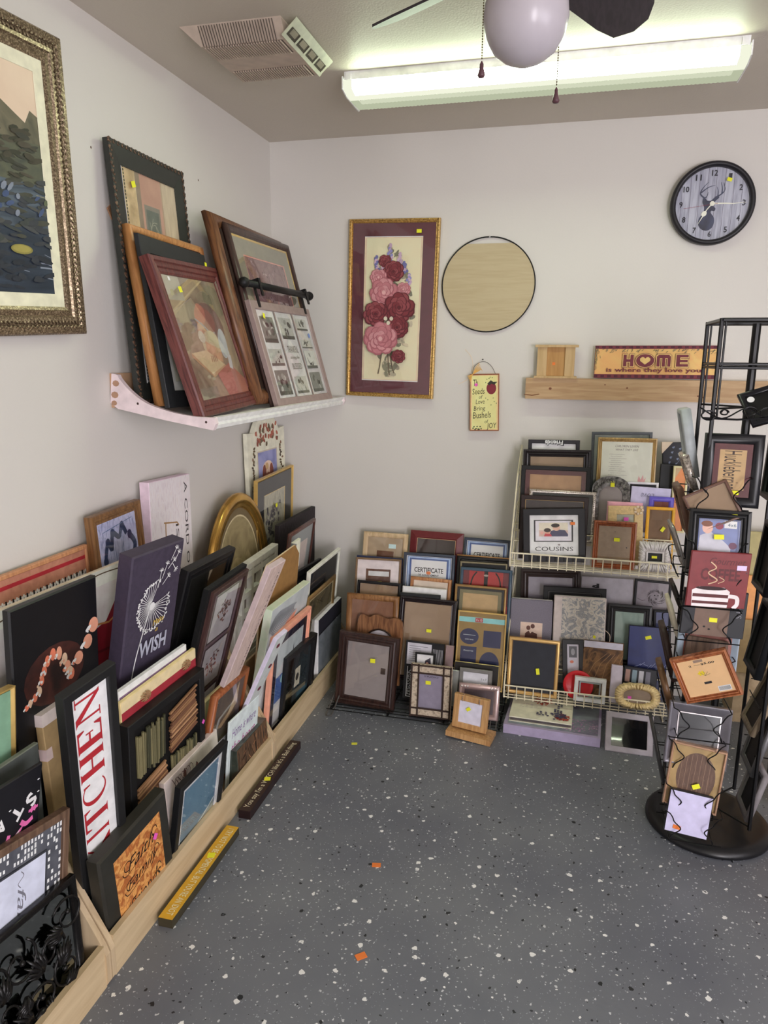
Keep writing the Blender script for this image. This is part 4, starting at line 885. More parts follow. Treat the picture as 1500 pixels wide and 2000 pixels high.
# oval
mat, w_, h_, t_ = PL['oval']; ov = thing('oval_frame', 'large oval gold frame with a misty landscape, leaning on the wall behind the black frame', 'picture frame', G3, mat)
rx, ry = w_/2, .36; cy = h_-ry; g_ = blotch([(150, 112, 52), (196, 156, 80), (120, 84, 48)], 5, 1.35, .22, metal=.8)
b = M(); b.ovalring(rx, ry, cy, [(0, -.025), (0, -.012), (.008, -.002), (.022, .002), (.038, -.002), (.044, -.010), (.055, -.006), (.062, -.014), (.062, -.022)], g_); b.build('moulding', ov, True)
b = M(); b.z = -.016; b.ell(0, cy, rx-.06, ry-.06, blotch([(92, 78, 54), (124, 108, 78)], 7, 1.3), n=48); b.ell(0, cy, rx-.085, ry-.09, mt(176, 164, 132, .7), n=48); b.ell(0, cy, rx-.092, ry-.097, blotch([(120, 106, 76), (150, 136, 100), (96, 84, 60)], 8, 1.3), n=48)
b.line(smoothpts([(-.10, cy+.02), (-.03, cy+.07), (.04, cy+.05), (.10, cy+.09)], 6), .05, blotch([(176, 160, 122), (140, 124, 90)], 20, 1.35)); b.build('print', ov)
sticker(ov, .06, cy-.02, YEL, 0, .016, .014, -.012)
# angel
mat, w_, h_, t_ = PL['angel']; an = thing('arched_frame', 'cream arched-top frame with dried-flower trim round a blue angel picture, highest at the corner', 'picture frame', G3, mat)
cr_ = mt(206, 196, 178, .6); top = [(w_/2, h_), (w_/2-.05, h_-.004)]+smoothpts([(w_/2-.06, h_-.004), (.10, h_+.03), (.05, h_+.075), (0, h_+.085), (-.05, h_+.075), (-.10, h_+.03), (-w_/2+.06, h_-.004)], 4)+[(-w_/2, h_)]
b = M(); b.prism([(-w_/2, 0), (w_/2, 0)]+top, 0, -t_, cr_); b.build('board', an)
b = M(); b.z = .0003; x1 = w_/2-.085; yt = h_-.09; b.rect(-x1, .1, x1, yt, mt(176, 166, 150)); b.rect(-x1+.008, .1, x1-.008, yt-.006, blotch([(104, 108, 158), (138, 142, 186), (160, 160, 196)], 8, 1.35))
for x, y, rx_, ry_, c_ in ((0, yt-.09, .055, .040, (196, 176, 160)), (-.035, yt-.12, .022, .055, (110, 62, 54)), (.035, yt-.12, .022, .055, (120, 68, 56)), (0, yt-.10, .020, .022, (204, 170, 150)), (0, yt-.14, .045, .035, (140, 84, 70)), (0, yt-.175, .040, .030, (196, 186, 170)), (-.01, yt-.075, .016, .016, (176, 146, 106))): b.ell(x, y, rx_, ry_, mt(*c_, .7), 0, 12)
b.build('print', an); b = M(); rnd = random.Random(9)
for sx in (-1, 1):
    for i in range(46): b.blob(sx*(w_/2-.045)+rnd.uniform(-.012, .012), .06+(h_-.12)*i/46, .003, .009, .005, .004, mt(*rnd.choice([(92, 80, 60), (120, 96, 80), (76, 66, 56)]), .8), 5, 3, rot=rnd.random()*3)
for i in range(46): b.blob(rnd.uniform(-.11, .11), h_-.02+rnd.uniform(-.035, .045)-abs(i % 7-3)*.004, .003, .006, .013, .004, mt(*rnd.choice([(150, 92, 76), (122, 72, 60), (96, 84, 66)]), .8), 5, 3, rot=rnd.uniform(-.5, .5))
b.build('dried_flowers', an)
def forest_art(a):
    a.rect(0, 0, 1, 1, blotch([(150, 146, 124), (186, 182, 160), (112, 110, 96)], 16, 1.3, stretch=(5, 1, 1))); rnd = random.Random(2)
    for i in range(70): u = rnd.gauss(.35, .18); v = rnd.uniform(0, .8); a.ell(u, v, .05, .03, mt(*rnd.choice([(70, 68, 70), (92, 88, 88), (110, 104, 106)]), .7), rnd.random()*3, 7)
    for i in range(60): a.ell(rnd.gauss(.4, .15), rnd.uniform(0, .6), .012, .008, mt(196, 194, 186, .7), 0, 5)
fr('goldblack', 'framed_print', 'gold-edged frame with wide black mat and a misty tree picture, under the cream arched frame', 'picture', G3, .014, mt(186, 156, 92, .35, .4), 'slope', mats=[(.072, mt(30, 31, 37, .8)), (.005, mt(196, 172, 110, .5))], art=forest_art, tags=[(.5, .68, YEL, .3, .018, .018)])
cv('darkboard', 'wooden_board', 'rough dark brown plank with nothing on it, leaning in the corner above the bins', 'board', G3, mt(46, 38, 42, .7, bump=.7, sc_=60), mt(36, 30, 34, .7))
fr('redframe', 'framed_print', 'thin red-brown frame with grey-green mat round a pale print, by the corner', 'picture', G3, .018, wood((76, 42, 36), (108, 62, 52), .4, 1.3), 'round', mats=[(.06, mt(112, 120, 122, .7))], pm=mt(196, 176, 168))
fr('blackmid', 'picture_frame', 'plain black frame just right of the brown kraft-backed canvas', 'picture frame', G3, .03, mt(26, 26, 28, .5), 'flat', pm=mt(40, 40, 44), glass=False)
fr('whiteframe', 'picture_frame', 'white-edged frame with near-black picture, tallest against the corner', 'picture frame', G3, .014, mt(206, 200, 186, .4), 'flat', pm=blotch([(40, 40, 44), (56, 56, 60)], 20, 1.3))
fr('bronze', 'framed_print', 'bronze frame with a dusky picture, just below the white-edged one', 'picture', G3, .020, mt(120, 96, 60, .35, .4), 'round', mats=[(.01, mt(176, 160, 120))], pm=blotch([(70, 62, 44), (110, 100, 72), (50, 46, 36)], 20, 1.3))
def wt_art(a): a.rect(0, 0, 1, .80, blotch([(92, 98, 106), (112, 118, 124), (84, 90, 96)], 12, 1.3)); a.rect(0, 0, 1, .12, blotch([(120, 96, 78), (84, 90, 92)], 10, 1.3)); a.rect(0, .80, 1, 1, mt(44, 44, 54, .5)); a.rect(0, .775, 1, .80, mt(28, 28, 34))
cv('whitethick', 'canvas_print', 'thick white-sided canvas of grey sea under a dark band, last in the far bin', 'canvas print', G3, mt(206, 198, 204, .5), mt(214, 204, 200, .5), wt_art)
# cut-out
mat, w_, h_, t_ = PL['cutout']; co = thing('cutout_frame', 'deep white board with leaf-shaped holes cut through, behind the sketches frame', 'wall decoration', G3, mat)
wq = mt(204, 200, 190, .5); b = M(); b.ring(w_, h_, prof('flat', .03, t_, .02), wq)
for i in range(4): b.box(-w_/2+.03+i*(w_-.06)/4+.03, .03, -.028, -w_/2+.03+i*(w_-.06)/4+.048, h_-.03, -.002, wq)
for i in range(5): b.box(-w_/2+.03, .03+i*.085, -.028, w_/2-.03, .055+i*.085, -.003, wq)
b.build('fretwork', co); b = M(); b.box(-w_/2+.03, .03, -t_+.002, w_/2-.03, h_-.03, -t_+.005, mt(120, 112, 104)); b.build('back_panel', co)
# kraft back with clipped corner
mat, w_, h_, t_ = PL['kraft']; kr = thing('wrapped_canvas', 'canvas seen from its brown kraft-paper side with clipped corners and white corner wraps', 'canvas print', G3, mat)
kf = mt(132, 98, 56, .7); b = M(); c_ = .05; b.prism([(-w_/2, 0), (w_/2, 0), (w_/2, h_-c_), (w_/2-c_, h_), (-w_/2+c_, h_), (-w_/2, h_-c_)], 0, -t_*.6, kf, mt(206, 178, 146)); b.build('backing', kr)
b = M(); b.prism([(w_/2-c_-.02, h_+.012), (w_/2+.008, h_+.012), (w_/2+.008, h_-c_-.06), (w_/2-.004, h_-c_-.06), (w_/2-.004, h_-.012)], -.001, -t_, mt(218, 206, 180)); b.build('corner_wrap', kr)
def plank_art(a): a.text('TRUST IN THE LORD WITH ALL', .78, .5, .86, mt(70, 56, 50, .7), .10, rot=-math.pi/2)
cv('plank', 'wooden_plank_sign', 'narrow pinkish-cream plank with tiny lettering along one edge, leaning askew', 'sign', G3, blotch([(176, 154, 146), (200, 180, 170)], 30, 1.35, stretch=(3, 1, 1)), mt(166, 150, 150), plank_art)
def palm_art(a):
    co_ = mt(214, 132, 108, .6); gy = mt(128, 132, 138, .6); a.rect(0, 0, 1, 1, blotch([(172, 180, 182), (190, 196, 198)], 14, 1.35))
    for base, ang, cc, n_, L_ in (((.20, .10), 58, co_, 26, .78), ((.0, .70), 8, gy, 20, .6), ((.05, .05), 80, gy, 20, .6)):
        ca, sa = math.cos(R(ang)), math.sin(R(ang))
        for i in range(n_):
            q = i/n_; bx, by = base[0]+ca*L_*q, base[1]+sa*L_*q*.9
            for sg in (-1, 1):
                t = R(ang)+sg*R(48); l = .30*(1-q*.7); a.line([(bx, by), (bx+l*.55*math.cos(t), by+l*.6*math.sin(t)), (bx+l*math.cos(t-sg*.25), by+l*math.sin(t-sg*.25))], .016, cc, 3, True)
cv('palm', 'canvas_print', 'thick pale mint canvas printed with coral and grey palm leaves', 'canvas print', G3, mt(176, 184, 184, .6), blotch([(188, 204, 178), (204, 216, 192)], 30, 1.4), palm_art, ah=.27)
def sea_art(a): a.rect(0, 0, 1, .45, mt(70, 100, 160, .5)); a.rect(0, .45, 1, 1, mt(186, 196, 214, .5)); a.poly([(0, .45), (.3, .7), (.55, .5), (.8, .62), (1, .45)], mt(206, 206, 210, .5)); a.ell(.4, .35, .2, .1, mt(150, 190, 220, .5)); a.poly([(.62, .45), (.66, .85), (.72, .45)], mt(30, 32, 44))
fr('salmonframe', 'framed_print', 'salmon-pink frame with navy mat round a seascape, in front of the palm canvas', 'picture', G3, .032, mt(206, 138, 116, .5), 'step', mats=[(.03, mt(38, 36, 60, .6)), (.006, mt(206, 200, 196))], art=sea_art, ah=0.24)
def lil_art(a): a.rect(0, 0, 1, 1, mt(178, 184, 182, .6)); [a.ell(.6+.1*math.sin(i*2), .12+.16*i, .12, .03, mt(96, 40, 52, .6), 1.1, 8) for i in range(6)]
cv('lilac', 'canvas_print', 'slim lilac-white canvas with small dark red buds, tipped askew before the salmon frame', 'canvas print', G3, mt(188, 182, 206, .6), mt(186, 180, 210, .6), lil_art)
def shadow_art(a):
    a.rect(0, 0, 1, 1, blotch([(34, 42, 46), (50, 58, 62)], 60, 1.3, stretch=(3, 1, 1))); a.rect(0, 0, .22, 1, blotch([(50, 82, 92), (66, 98, 106)], 30, 1.3)); a.rect(.55, 0, .95, .3, mt(52, 84, 96, .6)); a.rect(.42, .42, .62, .72, mt(196, 190, 170, .6)); a.ell(.52, .57, .06, .06, mt(70, 64, 58)); rnd = random.Random(4)
    for i in range(30): u = .3+.65*(i % 6)/6; v = .2+.75*(i//6)/6; a.line([(u, v), (u+.02, v+.10)], .008, mt(70, 96, 104, .6))
fr('shadowbox', 'shadow_box', 'black shadow box with teal and black cloth and cream tag, in the far bin', 'shadow box', G3, .026, mt(24, 24, 26, .4), 'flat', art=shadow_art, rec=.014)
def boat_art(a): a.rect(0, 0, 1, 1, blotch([(70, 56, 48), (104, 84, 68), (56, 48, 42)], 8, 1.3)); a.poly([(.2, .35), (.85, .62), (.7, .42), (.35, .28)], mt(160, 134, 100, .6)); a.poly([(.5, .4), (.8, .95), (.82, .5)], mt(186, 166, 134, .6)); a.rect(0, 0, 1, .2, mt(70, 64, 44, .6))
fr('boat', 'framed_print', 'orange-brown wooden frame with a dusky sailing boat, over the middle bin divider', 'picture', G3, .018, wood((140, 70, 34), (182, 104, 56), .35, 1.35), 'round', art=boat_art, ah=0.2)
cv('pale', 'blank_canvas', 'pale olive-cream board directly behind the orange-brown boat frame', 'canvas print', G3, mt(176, 172, 130, .6), mt(206, 184, 140))
def pur_art(a): [a.text(t, .5, v, .8, c_, .13, shear=.3) for t, v, c_ in (('Home is where', .80, mt(110, 80, 130, .6)), ('the heart', .60, mt(150, 60, 120, .6)), ('can laugh', .40, mt(70, 110, 120, .6)), ('and sing', .2, mt(110, 80, 130, .6)))]
cv('purpletext', 'wooden_sign', 'thin pale blue-white sign with purple and pink script, behind the tree-bark box', 'sign', G3, mt(186, 196, 196, .6), None, pur_art)
def bark_art(a):
    a.rect(0, 0, 1, 1, blotch([(40, 32, 26), (96, 72, 52), (60, 46, 36)], 12, 1.3, stretch=(4, 1, 1))); rnd = random.Random(3)
    for i in range(70): u = rnd.random(); a.line([(u, rnd.random()), (u+rnd.uniform(-.1, .12), rnd.random())], .010, mt(*rnd.choice([(120, 84, 58), (150, 108, 76), (84, 60, 44), (36, 30, 26)]), .7))
bx = cv('bark', 'canvas_print', 'thick dark canvas of brown tree bark with glossy top edge, in the middle bin', 'canvas print', G3, mt(50, 50, 44, .25), blotch([(44, 50, 44), (60, 66, 58), (120, 84, 70)], 14, 1.25, .15), bark_art)
def beach_art(a): a.rect(0, 0, 1, 1, blotch([(66, 104, 130), (92, 130, 152), (76, 116, 140)], 8, 1.35)); a.poly([(0, 0), (1, 0), (1, .36), (.6, .22), (0, .10)], blotch([(150, 160, 150), (120, 140, 146)], 14, 1.35)); a.rect(0, 0, 1, .06, mt(60, 64, 84)); a.line([(0, .12), (.6, .24), (1, .38)], .03, mt(190, 200, 196, .6), 4)
fr('beach', 'framed_print', 'black frame with white mat round a blue beach picture, front of the middle bin', 'picture', G3, .020, mt(26, 27, 29, .45), 'flat', mats=[(.018, mt(196, 204, 216, .7)), (.003, mt(120, 130, 150))], art=beach_art)
def cherry_art(a):
    q = mt(74, 44, 50, .6); rnd = random.Random(5); a.rect(.45, .2, 1, 1, mt(216, 192, 180, .6)); 
    for k in range(7):
        t = rnd.random(); u0, v0 = .12+.06*k, .95-.05*k
        a.line(smoothpts([(u0, v0), (u0+.06, v0-.25), (u0-.03, v0-.5), (u0+.04, v0-.75)], 5), .007, q)
    for i in range(9): u = rnd.uniform(.12, .6); v = rnd.uniform(.3, .85); a.ell(u, v, .028, .075, mt(110, 74, 66, .6), rnd.uniform(-.3, .3), 10); a.ell(u, v+.07, .008, .03, q, 0, 6)
    for i in range(6): t = i; a.line([(.2+.05*i+.04*math.cos(x*.6+t), .8+.10*math.sin(x*.6+t)) for x in range(11)], .006, q)
cv('cherry', 'canvas_print', 'pink-white canvas with dark branches and hanging pods, behind the blue beach picture', 'canvas print', G3, mt(204, 186, 184, .6), mt(208, 184, 178, .6), cherry_art, ah=0.18)
def faith_art(a):
    a.rect(.17, .10, .86, .86, blotch([(170, 104, 44), (206, 150, 84), (150, 84, 40), (190, 120, 60)], 40, 1.35)); q = mt(30, 24, 20, .6)
    for i, (t, v, w_) in enumerate((('Faith', .68, .42), ('Family', .48, .48), ('Friends', .27, .50))):
        a.text(t, .54, v, w_, q, .12, rot=.06, shear=.5); a.line([(.34+.05*math.cos(x*.5+i), v+.045*math.sin(x*.5+i)) for x in range(11)], .010, q); a.line([(.26, v-.03), (.30, v-.08), (.42, v-.07), (.6, v-.03)], .008, q, 5); a.line([(.76+.04*math.cos(x*.5), v+.05+.05*math.sin(x*.5)) for x in range(9)], .009, q)
cv('faith', 'canvas_sign', 'thick black marbled square with an orange-brown panel reading Faith Family Friends', 'sign', G3, mt(44, 44, 40, .5, var=.3, sc_=12), mt(48, 46, 40, .5, var=.3, sc_=12), faith_art, tags=[(.76, .66, PNK, .8, .016, .016)], r=.006)
def kitchen_art(a):
    rd = mt(150, 34, 42, .6); a.rect(0, 0, 1, 1, mt(206, 206, 216, .7)); L = a.h
    def G(polys, y, hgt):                       # letter outlines: x across the word, y up the letter; word runs upward
        for p in polys: a.poly([(.76-q[1]*.64, y+q[0]*hgt) for q in p], rd)
    def stem(x, w_=.22, se=.12): return [[(x, 0), (x+w_, 0), (x+w_, 1), (x, 1)], [(x-se, 0), (x+w_+se, 0), (x+w_, .05), (x, .05)], [(x-se, 1), (x+w_+se, 1), (x+w_, .95), (x, .95)]]
    I_ = stem(.35, .26)
    T = stem(.38, .24)+[[(.04, 1), (.96, 1), (.96, .93), (.04, .93)], [(.04, 1), (.04, .74), (.08, .74), (.16, .93)], [(.96, 1), (.96, .74), (.92, .74), (.84, .93)]]
    Cc = [[(.5+.46*math.cos(t), .5+.5*math.sin(t)) for t in [R(50)+R(260)*i/22 for i in range(23)]]+[(.54+.34*math.cos(t)+.0, .5+.45*math.sin(t)) for t in [R(310)-R(260)*i/22 for i in range(23)]]]
    CQ = []; o, i_ = Cc[0][:23], Cc[0][23:][::-1]
    for k in range(22): CQ.append([o[k], o[k+1], (o[k+1][0]+.0+(i_[k+1][0]-o[k+1][0])*(.3+.7*math.sin(math.pi*(k+1)/22)), i_[k+1][1]), (o[k][0]+(i_[k][0]-o[k][0])*(.3+.7*math.sin(math.pi*k/22)), i_[k][1])])
    CQ += [[(.78, .93), (.86, .93), (.86, .66), (.82, .66)]]
    H = stem(.10, .22, .08)+stem(.68, .22, .08)+[[(.3, .47), (.7, .47), (.7, .53), (.3, .53)]]
    E = stem(.12, .24, .08)+[[(.1, 1), (.86, 1), (.86, .72), (.82, .72), (.72, .94), (.1, .94)], [(.1, 0), (.9, 0), (.9, .3), (.86, .3), (.74, .06), (.1, .06)], [(.3, .47), (.62, .47), (.62, .36), (.66, .36), (.66, .66), (.62, .66), (.62, .54), (.3, .54)]]
    N_ = [[(.14, 0), (.20, 0), (.20, 1), (.14, 1)], [(.02, 0), (.32, 0), (.32, .04), (.02, .04)], [(.02, 1), (.30, 1), (.92, 0), (.80, 0), (.10, .96)], [(.80, 0), (.86, 0), (.86, 1), (.80, 1)], [(.68, 1), (.98, 1), (.98, .96), (.68, .96)]]
    K_ = stem(.1, .22, .08)+[[(.3, .42), (.78, 1), (.86, 1), (.36, .38)], [(.40, .52), (.72, 0), (.98, 0), (.50, .62)]]
    y = .03
    for g_, h_ in ((K_, .145), (I_, .07), (T, .13), (CQ, .15), (H, .15), (E, .14), (N_, .155)): G(g_, y, h_); y += h_+.002
fr('kitchen', 'wooden_sign', 'tall black-framed white sign spelling KITCHEN upward in red letters', 'sign', G3, .024, mt(30, 30, 31, .5), 'flat', art=kitchen_art, ah=0.54, glass=False, rec=.010)
# twig squares
mat, w_, h_, t_ = PL['twig']; rt_ = thing('twig_art_frame', 'black frame holding squares of bundled bamboo and brown twigs', 'wall decoration', G3, mat)
b = M(); b.ring(w_, h_, prof('flat', .026, t_, .016), mt(24, 24, 25, .5)); b.build('moulding', rt_); b = M(); b.box(-w_/2+.026, .026, -.022, w_/2-.026, h_-.026, -.018, mt(16, 16, 17, .6)); b.build('backing_board', rt_)
rnd = random.Random(11)
for i in range(2):
    for j in range(3):
        cx, cy = -w_/2+.026+.045+(w_-.13)/1*.0+i*(w_-.052)/2+.035, h_-.045-.075-j*.155; vert = (i+j) % 2 == 0; b = M(); s_ = .062
        for k in range(15):
            q = -s_+2*s_*k/14; e1, e2 = s_+rnd.uniform(-.006, .01), s_+rnd.uniform(-.006, .01); j1, j2 = rnd.uniform(-.003, .003), rnd.uniform(-.003, .003)
            if vert: b.tube([(cx+q+j1, cy-e1, -.011), (cx+q+j2, cy+e2, -.009)], .0042, mt(*rnd.choice([(84, 80, 56), (66, 66, 46), (100, 94, 66)]), .6), 6)
            else: b.tube([(cx-e1, cy+q-.012+j1, -.011), (cx+e2, cy+q+.012+j2, -.009)], .0045, mt(*rnd.choice([(120, 88, 60), (92, 62, 44), (142, 108, 78)]), .6), 6)
        b.build('twig_bundle', rt_)
sticker(rt_, w_/2-.012, h_*.66, PNK, .7, .012, .012, .001)
def twine_art(a): a.rect(0, .945, 1, 1, mt(196, 180, 142, .7)); a.rect(0, 0, 1, .945, mt(140, 40, 50, .6))
tw = cv('twinesign', 'wooden_sign', 'cream and red sign with two twine knots along its top, behind the twig frame', 'sign', G3, mt(206, 190, 152, .7), mt(212, 180, 130), twine_art)
_, w_, h_, t_ = PL['twinesign']
for x in (-w_/2+.10, w_/2-.06):
    b = M()
    for k in range(12): t = k*.55; b.tube(smoothpts([(x, h_-.028, .003), (x+.014*math.cos(t), h_-.028+.010*math.sin(t), .010), (x+.022*math.cos(t+.4), h_-.028+.014*math.sin(t+.4), .004)], 4), .0018, mt(128, 98, 70, .9), 4)
    b.build('twine_knot', tw)
cv('whiteboards', 'canvas_print', 'white-edged canvas with a teal back, behind the cream and red sign', 'canvas print', G3, mt(196, 200, 216, .6), mt(200, 204, 222, .6), lambda a: (a.rect(0, .0, 1, .97, mt(112, 88, 112, .6)),), r=.001)
fr('greengold', 'framed_print', 'gold-edged frame with sage green mat cut by the left side of the photo', 'picture', G3, .010, mt(160, 134, 78, .35, .4), 'slope', mats=[(.045, mt(112, 148, 124, .8))], pm=mt(205, 205, 200), glass=False)
ck_ = cv('cornered', 'cardboard_box', 'tan cardboard-wrapped canvas with white tape on its corners, left of the KITCHEN sign', 'box', G3, mt(150, 126, 92, .7), mt(160, 136, 98, .7))
_, w_, h_, t_ = PL['cornered']; b = M(); b.box(-w_/2-.001, h_-.03, -t_-.001, w_/2+.001, h_+.001, .001, mt(206, 186, 186)); b.build('tape', ck_); b = M(); b.box(-w_/2-.001, h_-.12, -t_-.001, -w_/2+.02, h_-.09, .001, mt(196, 176, 176)); b.build('tape', ck_)
cv('graychalk', 'wooden_sign', 'plain grey-green painted board behind the black STAR sign', 'sign', G3, mt(72, 76, 74, .6), mt(96, 100, 90, .6))
def chalk_art(a):
    w2 = mt(206, 206, 214, .6); p2 = mt(196, 96, 150, .6)
    for t, u, v, r_, s_ in (('S', .86, .70, -2.3, .10), ('T', .66, .66, -2.3, .12), ('A', .44, .62, -2.3, .12), ('R', .2, .58, -2.3, .12)): a.text(t, u, v, s_, w2, rot=r_, bold=.04)
    for u, v in ((.95, .86), (.96, .74), (.80, .75), (.55, .73)): a.ell(u, v, .018, .007, w2)
    for k in range(3): t = k*1.05; a.line([(.90-.07*math.cos(t), .60-.025*math.sin(t)), (.90+.07*math.cos(t), .60+.025*math.sin(t))], .03, p2)
    a.poly([(.50, .40), (.78, .52), (.62, .34)], p2); a.poly([(.54, .41), (.72, .49), (.62, .37)], w2); a.ell(.64, .43, .03, .012, mt(90, 30, 70)); a.line([(.40, .42), (.52, .44), (.56, .50)], .05, p2, 4); a.line([(.72, .55), (.80, .50), (.90, .52)], .05, p2, 4); a.ell(.55, .32, .08, .02, mt(214, 150, 190))
cv('chalk', 'wooden_sign', 'black board with white dots, pale letters and pink chalk flowers', 'sign', G3, mt(26, 26, 32, .5), mt(44, 44, 46, .5), chalk_art, ah=0.24)
def family_art(a):
    dkk = mt(58, 60, 68, .7); a.rect(0, 0, 1, 1, blotch([(66, 68, 76), (92, 94, 102)], 20, 1.3)); rnd = random.Random(12); wq_ = mt(196, 198, 210, .7)
    for i in range(26):
        for j in range(3):
            if rnd.random() < .55: u = i/26; a.rect(u, .885+j*.036, u+.022, .885+j*.036+.018+.012*rnd.random(), wq_)
    for i in range(22):
        for j in range(4):
            if rnd.random() < .6: v = i/24; a.rect(.815+j*.045, v, .815+j*.045+.026, v+.022, wq_)
    a.rect(0, 0, .80, .87, dkk); a.rect(0, 0, .785, .858, mt(176, 180, 196, .7)); q = mt(96, 96, 106, .7); pts = [(.50, .80)]
    a.text('family', .50, .52, .46, q, .13, rot=-math.pi/2, shear=.4); a.line([(.50, .75), (.47, .78), (.53, .81), (.50, .84)], .008, q, 5)
fr('family', 'framed_print', 'brown wooden frame round a grey patchwork border and the word family written sideways', 'picture', G3, .018, wood((92, 66, 50), (122, 92, 70), .5, 1.3), 'flat', art=family_art, ah=0.4, glass=False, tags=[(.80, .40, YEL, .6, .018, .016)])
# iron scroll mirror
mat, w_, h_, t_ = PL['iron']; ir = thing('scrollwork_mirror', 'black iron scroll-and-leaf panel over mirror glass, bottom left corner', 'mirror', G3, mat)
ib = mt(22, 20, 20, .3, .2, bump=.4, sc_=80); b = M(); b.ring(w_, h_, prof('round', .016, .02, .008), ib); b.build('moulding', ir, True)
mg = mt(150, 155, 155, .06, 1.0, k=1.0, var=.02); b = M(); b.box(-w_/2+.015, .015, -.016, w_/2-.015, h_-.015, -.010, mg); b.build('mirror', ir)
b = M(); rnd = random.Random(21)
def spiral(cx, cy, r, a0, turn, m=b, th=.0034, sg=1):
    pts = []
    for i in range(22): q = i/21; t = a0+sg*turn*q; rr = r*(1-.82*q); pts.append((cx+rr*math.cos(t), cy+rr*math.sin(t), .004+.003*math.sin(q*6)))
    m.tube(pts, [th*(1-.35*i/21) for i in range(22)], ib, 6); m.blob(pts[-1][0], pts[-1][1], .004, .007, .007, .006, ib, 8, 4)
for cx, cy, r, a0, sg in ((.10, .235, .048, 2.6, -1), (.045, .19, .040, 0, 1), (-.04, .22, .05, 1, -1), (.085, .12, .05, 1.5, 1), (.01, .10, .045, 3, -1), (.115, .055, .03, 0, 1), (-.08, .13, .055, 2, 1), (.05, .045, .035, 4, -1), (-.11, .22, .04, 0, 1), (-.03, .04, .04, 1, 1), (-.12, .05, .035, 5, -1)): spiral(cx, cy, r, a0, 7.5, sg=sg)
def leafp(cx, cy, L, ang, n=7):
    for k in range(n):
        t = ang+(k-(n-1)/2)*.22; l = L*(1-.10*abs(k-(n-1)/2)); b.tube([(cx, cy, .003), (cx+l*.5*math.cos(t), cy+l*.5*math.sin(t), .010), (cx+l*math.cos(t), cy+l*math.sin(t), .004)], [.004, .006, .0015], ib, 5)
for q in ((.08, .21, .05, 2.9), (.06, .14, .06, .9), (.02, .16, .07, 2.2), (-.02, .08, .07, 2.7), (-.09, .17, .06, 1.4), (-.03, .14, .05, 4.3), (.07, .08, .05, .3), (-.07, .05, .05, 3.3), (.03, .055, .04, 1.6)): leafp(*q)
b.blob(.0, .07, .006, .02, .018, .01, ib, 10, 5); b.build('scrollwork', ir, True)
# ------------------------------------------------------------------ low wire rack with frames, left half of back wall
wr = thing('wire_rack', 'low black stepped wire rack on the floor, hidden under rows of frames', 'rack')
STEPS = [(2.745, .026), (2.80, .024), (2.84, .045), (2.88, .075), (2.93, .125), (2.975, .17), (3.02, .205), (3.06, .25), (3.14, .335)]
b = M()
for y, z in STEPS:
    for dy in (-.012, .016): b.tube([(-.945, y+dy, z-.009), (-.20, y+dy, z-.009)], .0022, WIREB, 5)
for x in (-.93, -.68, -.44, -.21): b.tube([(x, y, z-.011) for y, z in STEPS]+[(x, 3.28, .40)], .0028, WIREB, 5)
b.build('wire_steps', wr)
for x in (-.925, -.235):
    b = M(); b.tube(smoothpts([(x-.012, 2.83, .05), (x-.012, 2.72, .006), (x-.008, 2.70, .003), (x+.008, 2.70, .003), (x+.012, 2.72, .006), (x+.012, 2.83, .05)], 4), .003, mt(70, 68, 66, .4), 6); b.build('foot', wr)
b = M()
for x in (-.93, -.68, -.44, -.21): b.tube([(x, 3.28, .40), (x, 3.285, .005), (x, 2.76, .005)], .0028, WIREB, 5)
b.build('support', wr)
G4 = 'frames on the low wire rack'; TAN = blotch([(132, 108, 84), (150, 126, 100)], 8, 1.3); GREYB = mt(138, 130, 128, .5, k=1.35, var=.04)
fr('a1', 'picture_frame', 'pale maple frame, top left of the low rack', 'picture frame', G4, .024, wood((190, 158, 112), (214, 184, 142), .4, 1.35, .6), 'round', pm=mt(150, 132, 108), art=lambda a: (a.rect(.28, 0, .75, .62, mt(96, 64, 44, .6)), a.rect(.60, .70, .80, .82, mt(176, 200, 206)), a.ell(.5, .25, .01, .008, INK)), ah=.17)
cv('a2', 'picture_frame', 'thin dark blue frame edge peeping over the white-matted frame', 'picture frame', G4, mt(40, 46, 72, .4), None)
fr('a3', 'picture_frame', 'thin brown frame with wide white mat and brown centre, second from the top at left', 'picture frame', G4, .009, mt(110, 88, 66, .4), 'flat', mats=[(.042, mt(200, 188, 188, .8))], pm=mt(92, 64, 52), art=lambda a: a.rect(.12, .78, .92, .92, mt(190, 190, 190)), tags=[(.55, .66, YEL, 0, .02, .014, .0)], ah=.16)
fr('a4', 'picture_frame', 'slim glossy black frame just above the plain oak one', 'picture frame', G4, .013, mt(24, 24, 27, .25), 'round', pm=TAN)
fr('a5', 'picture_frame', 'plain medium oak frame behind the carved arch frame', 'picture frame', G4, .026, wood((124, 78, 38), (160, 108, 60), .4, 1.35), 'round', pm=mt(118, 84, 64), tags=[(.74, .62, WHT, 0, .012, .012)])
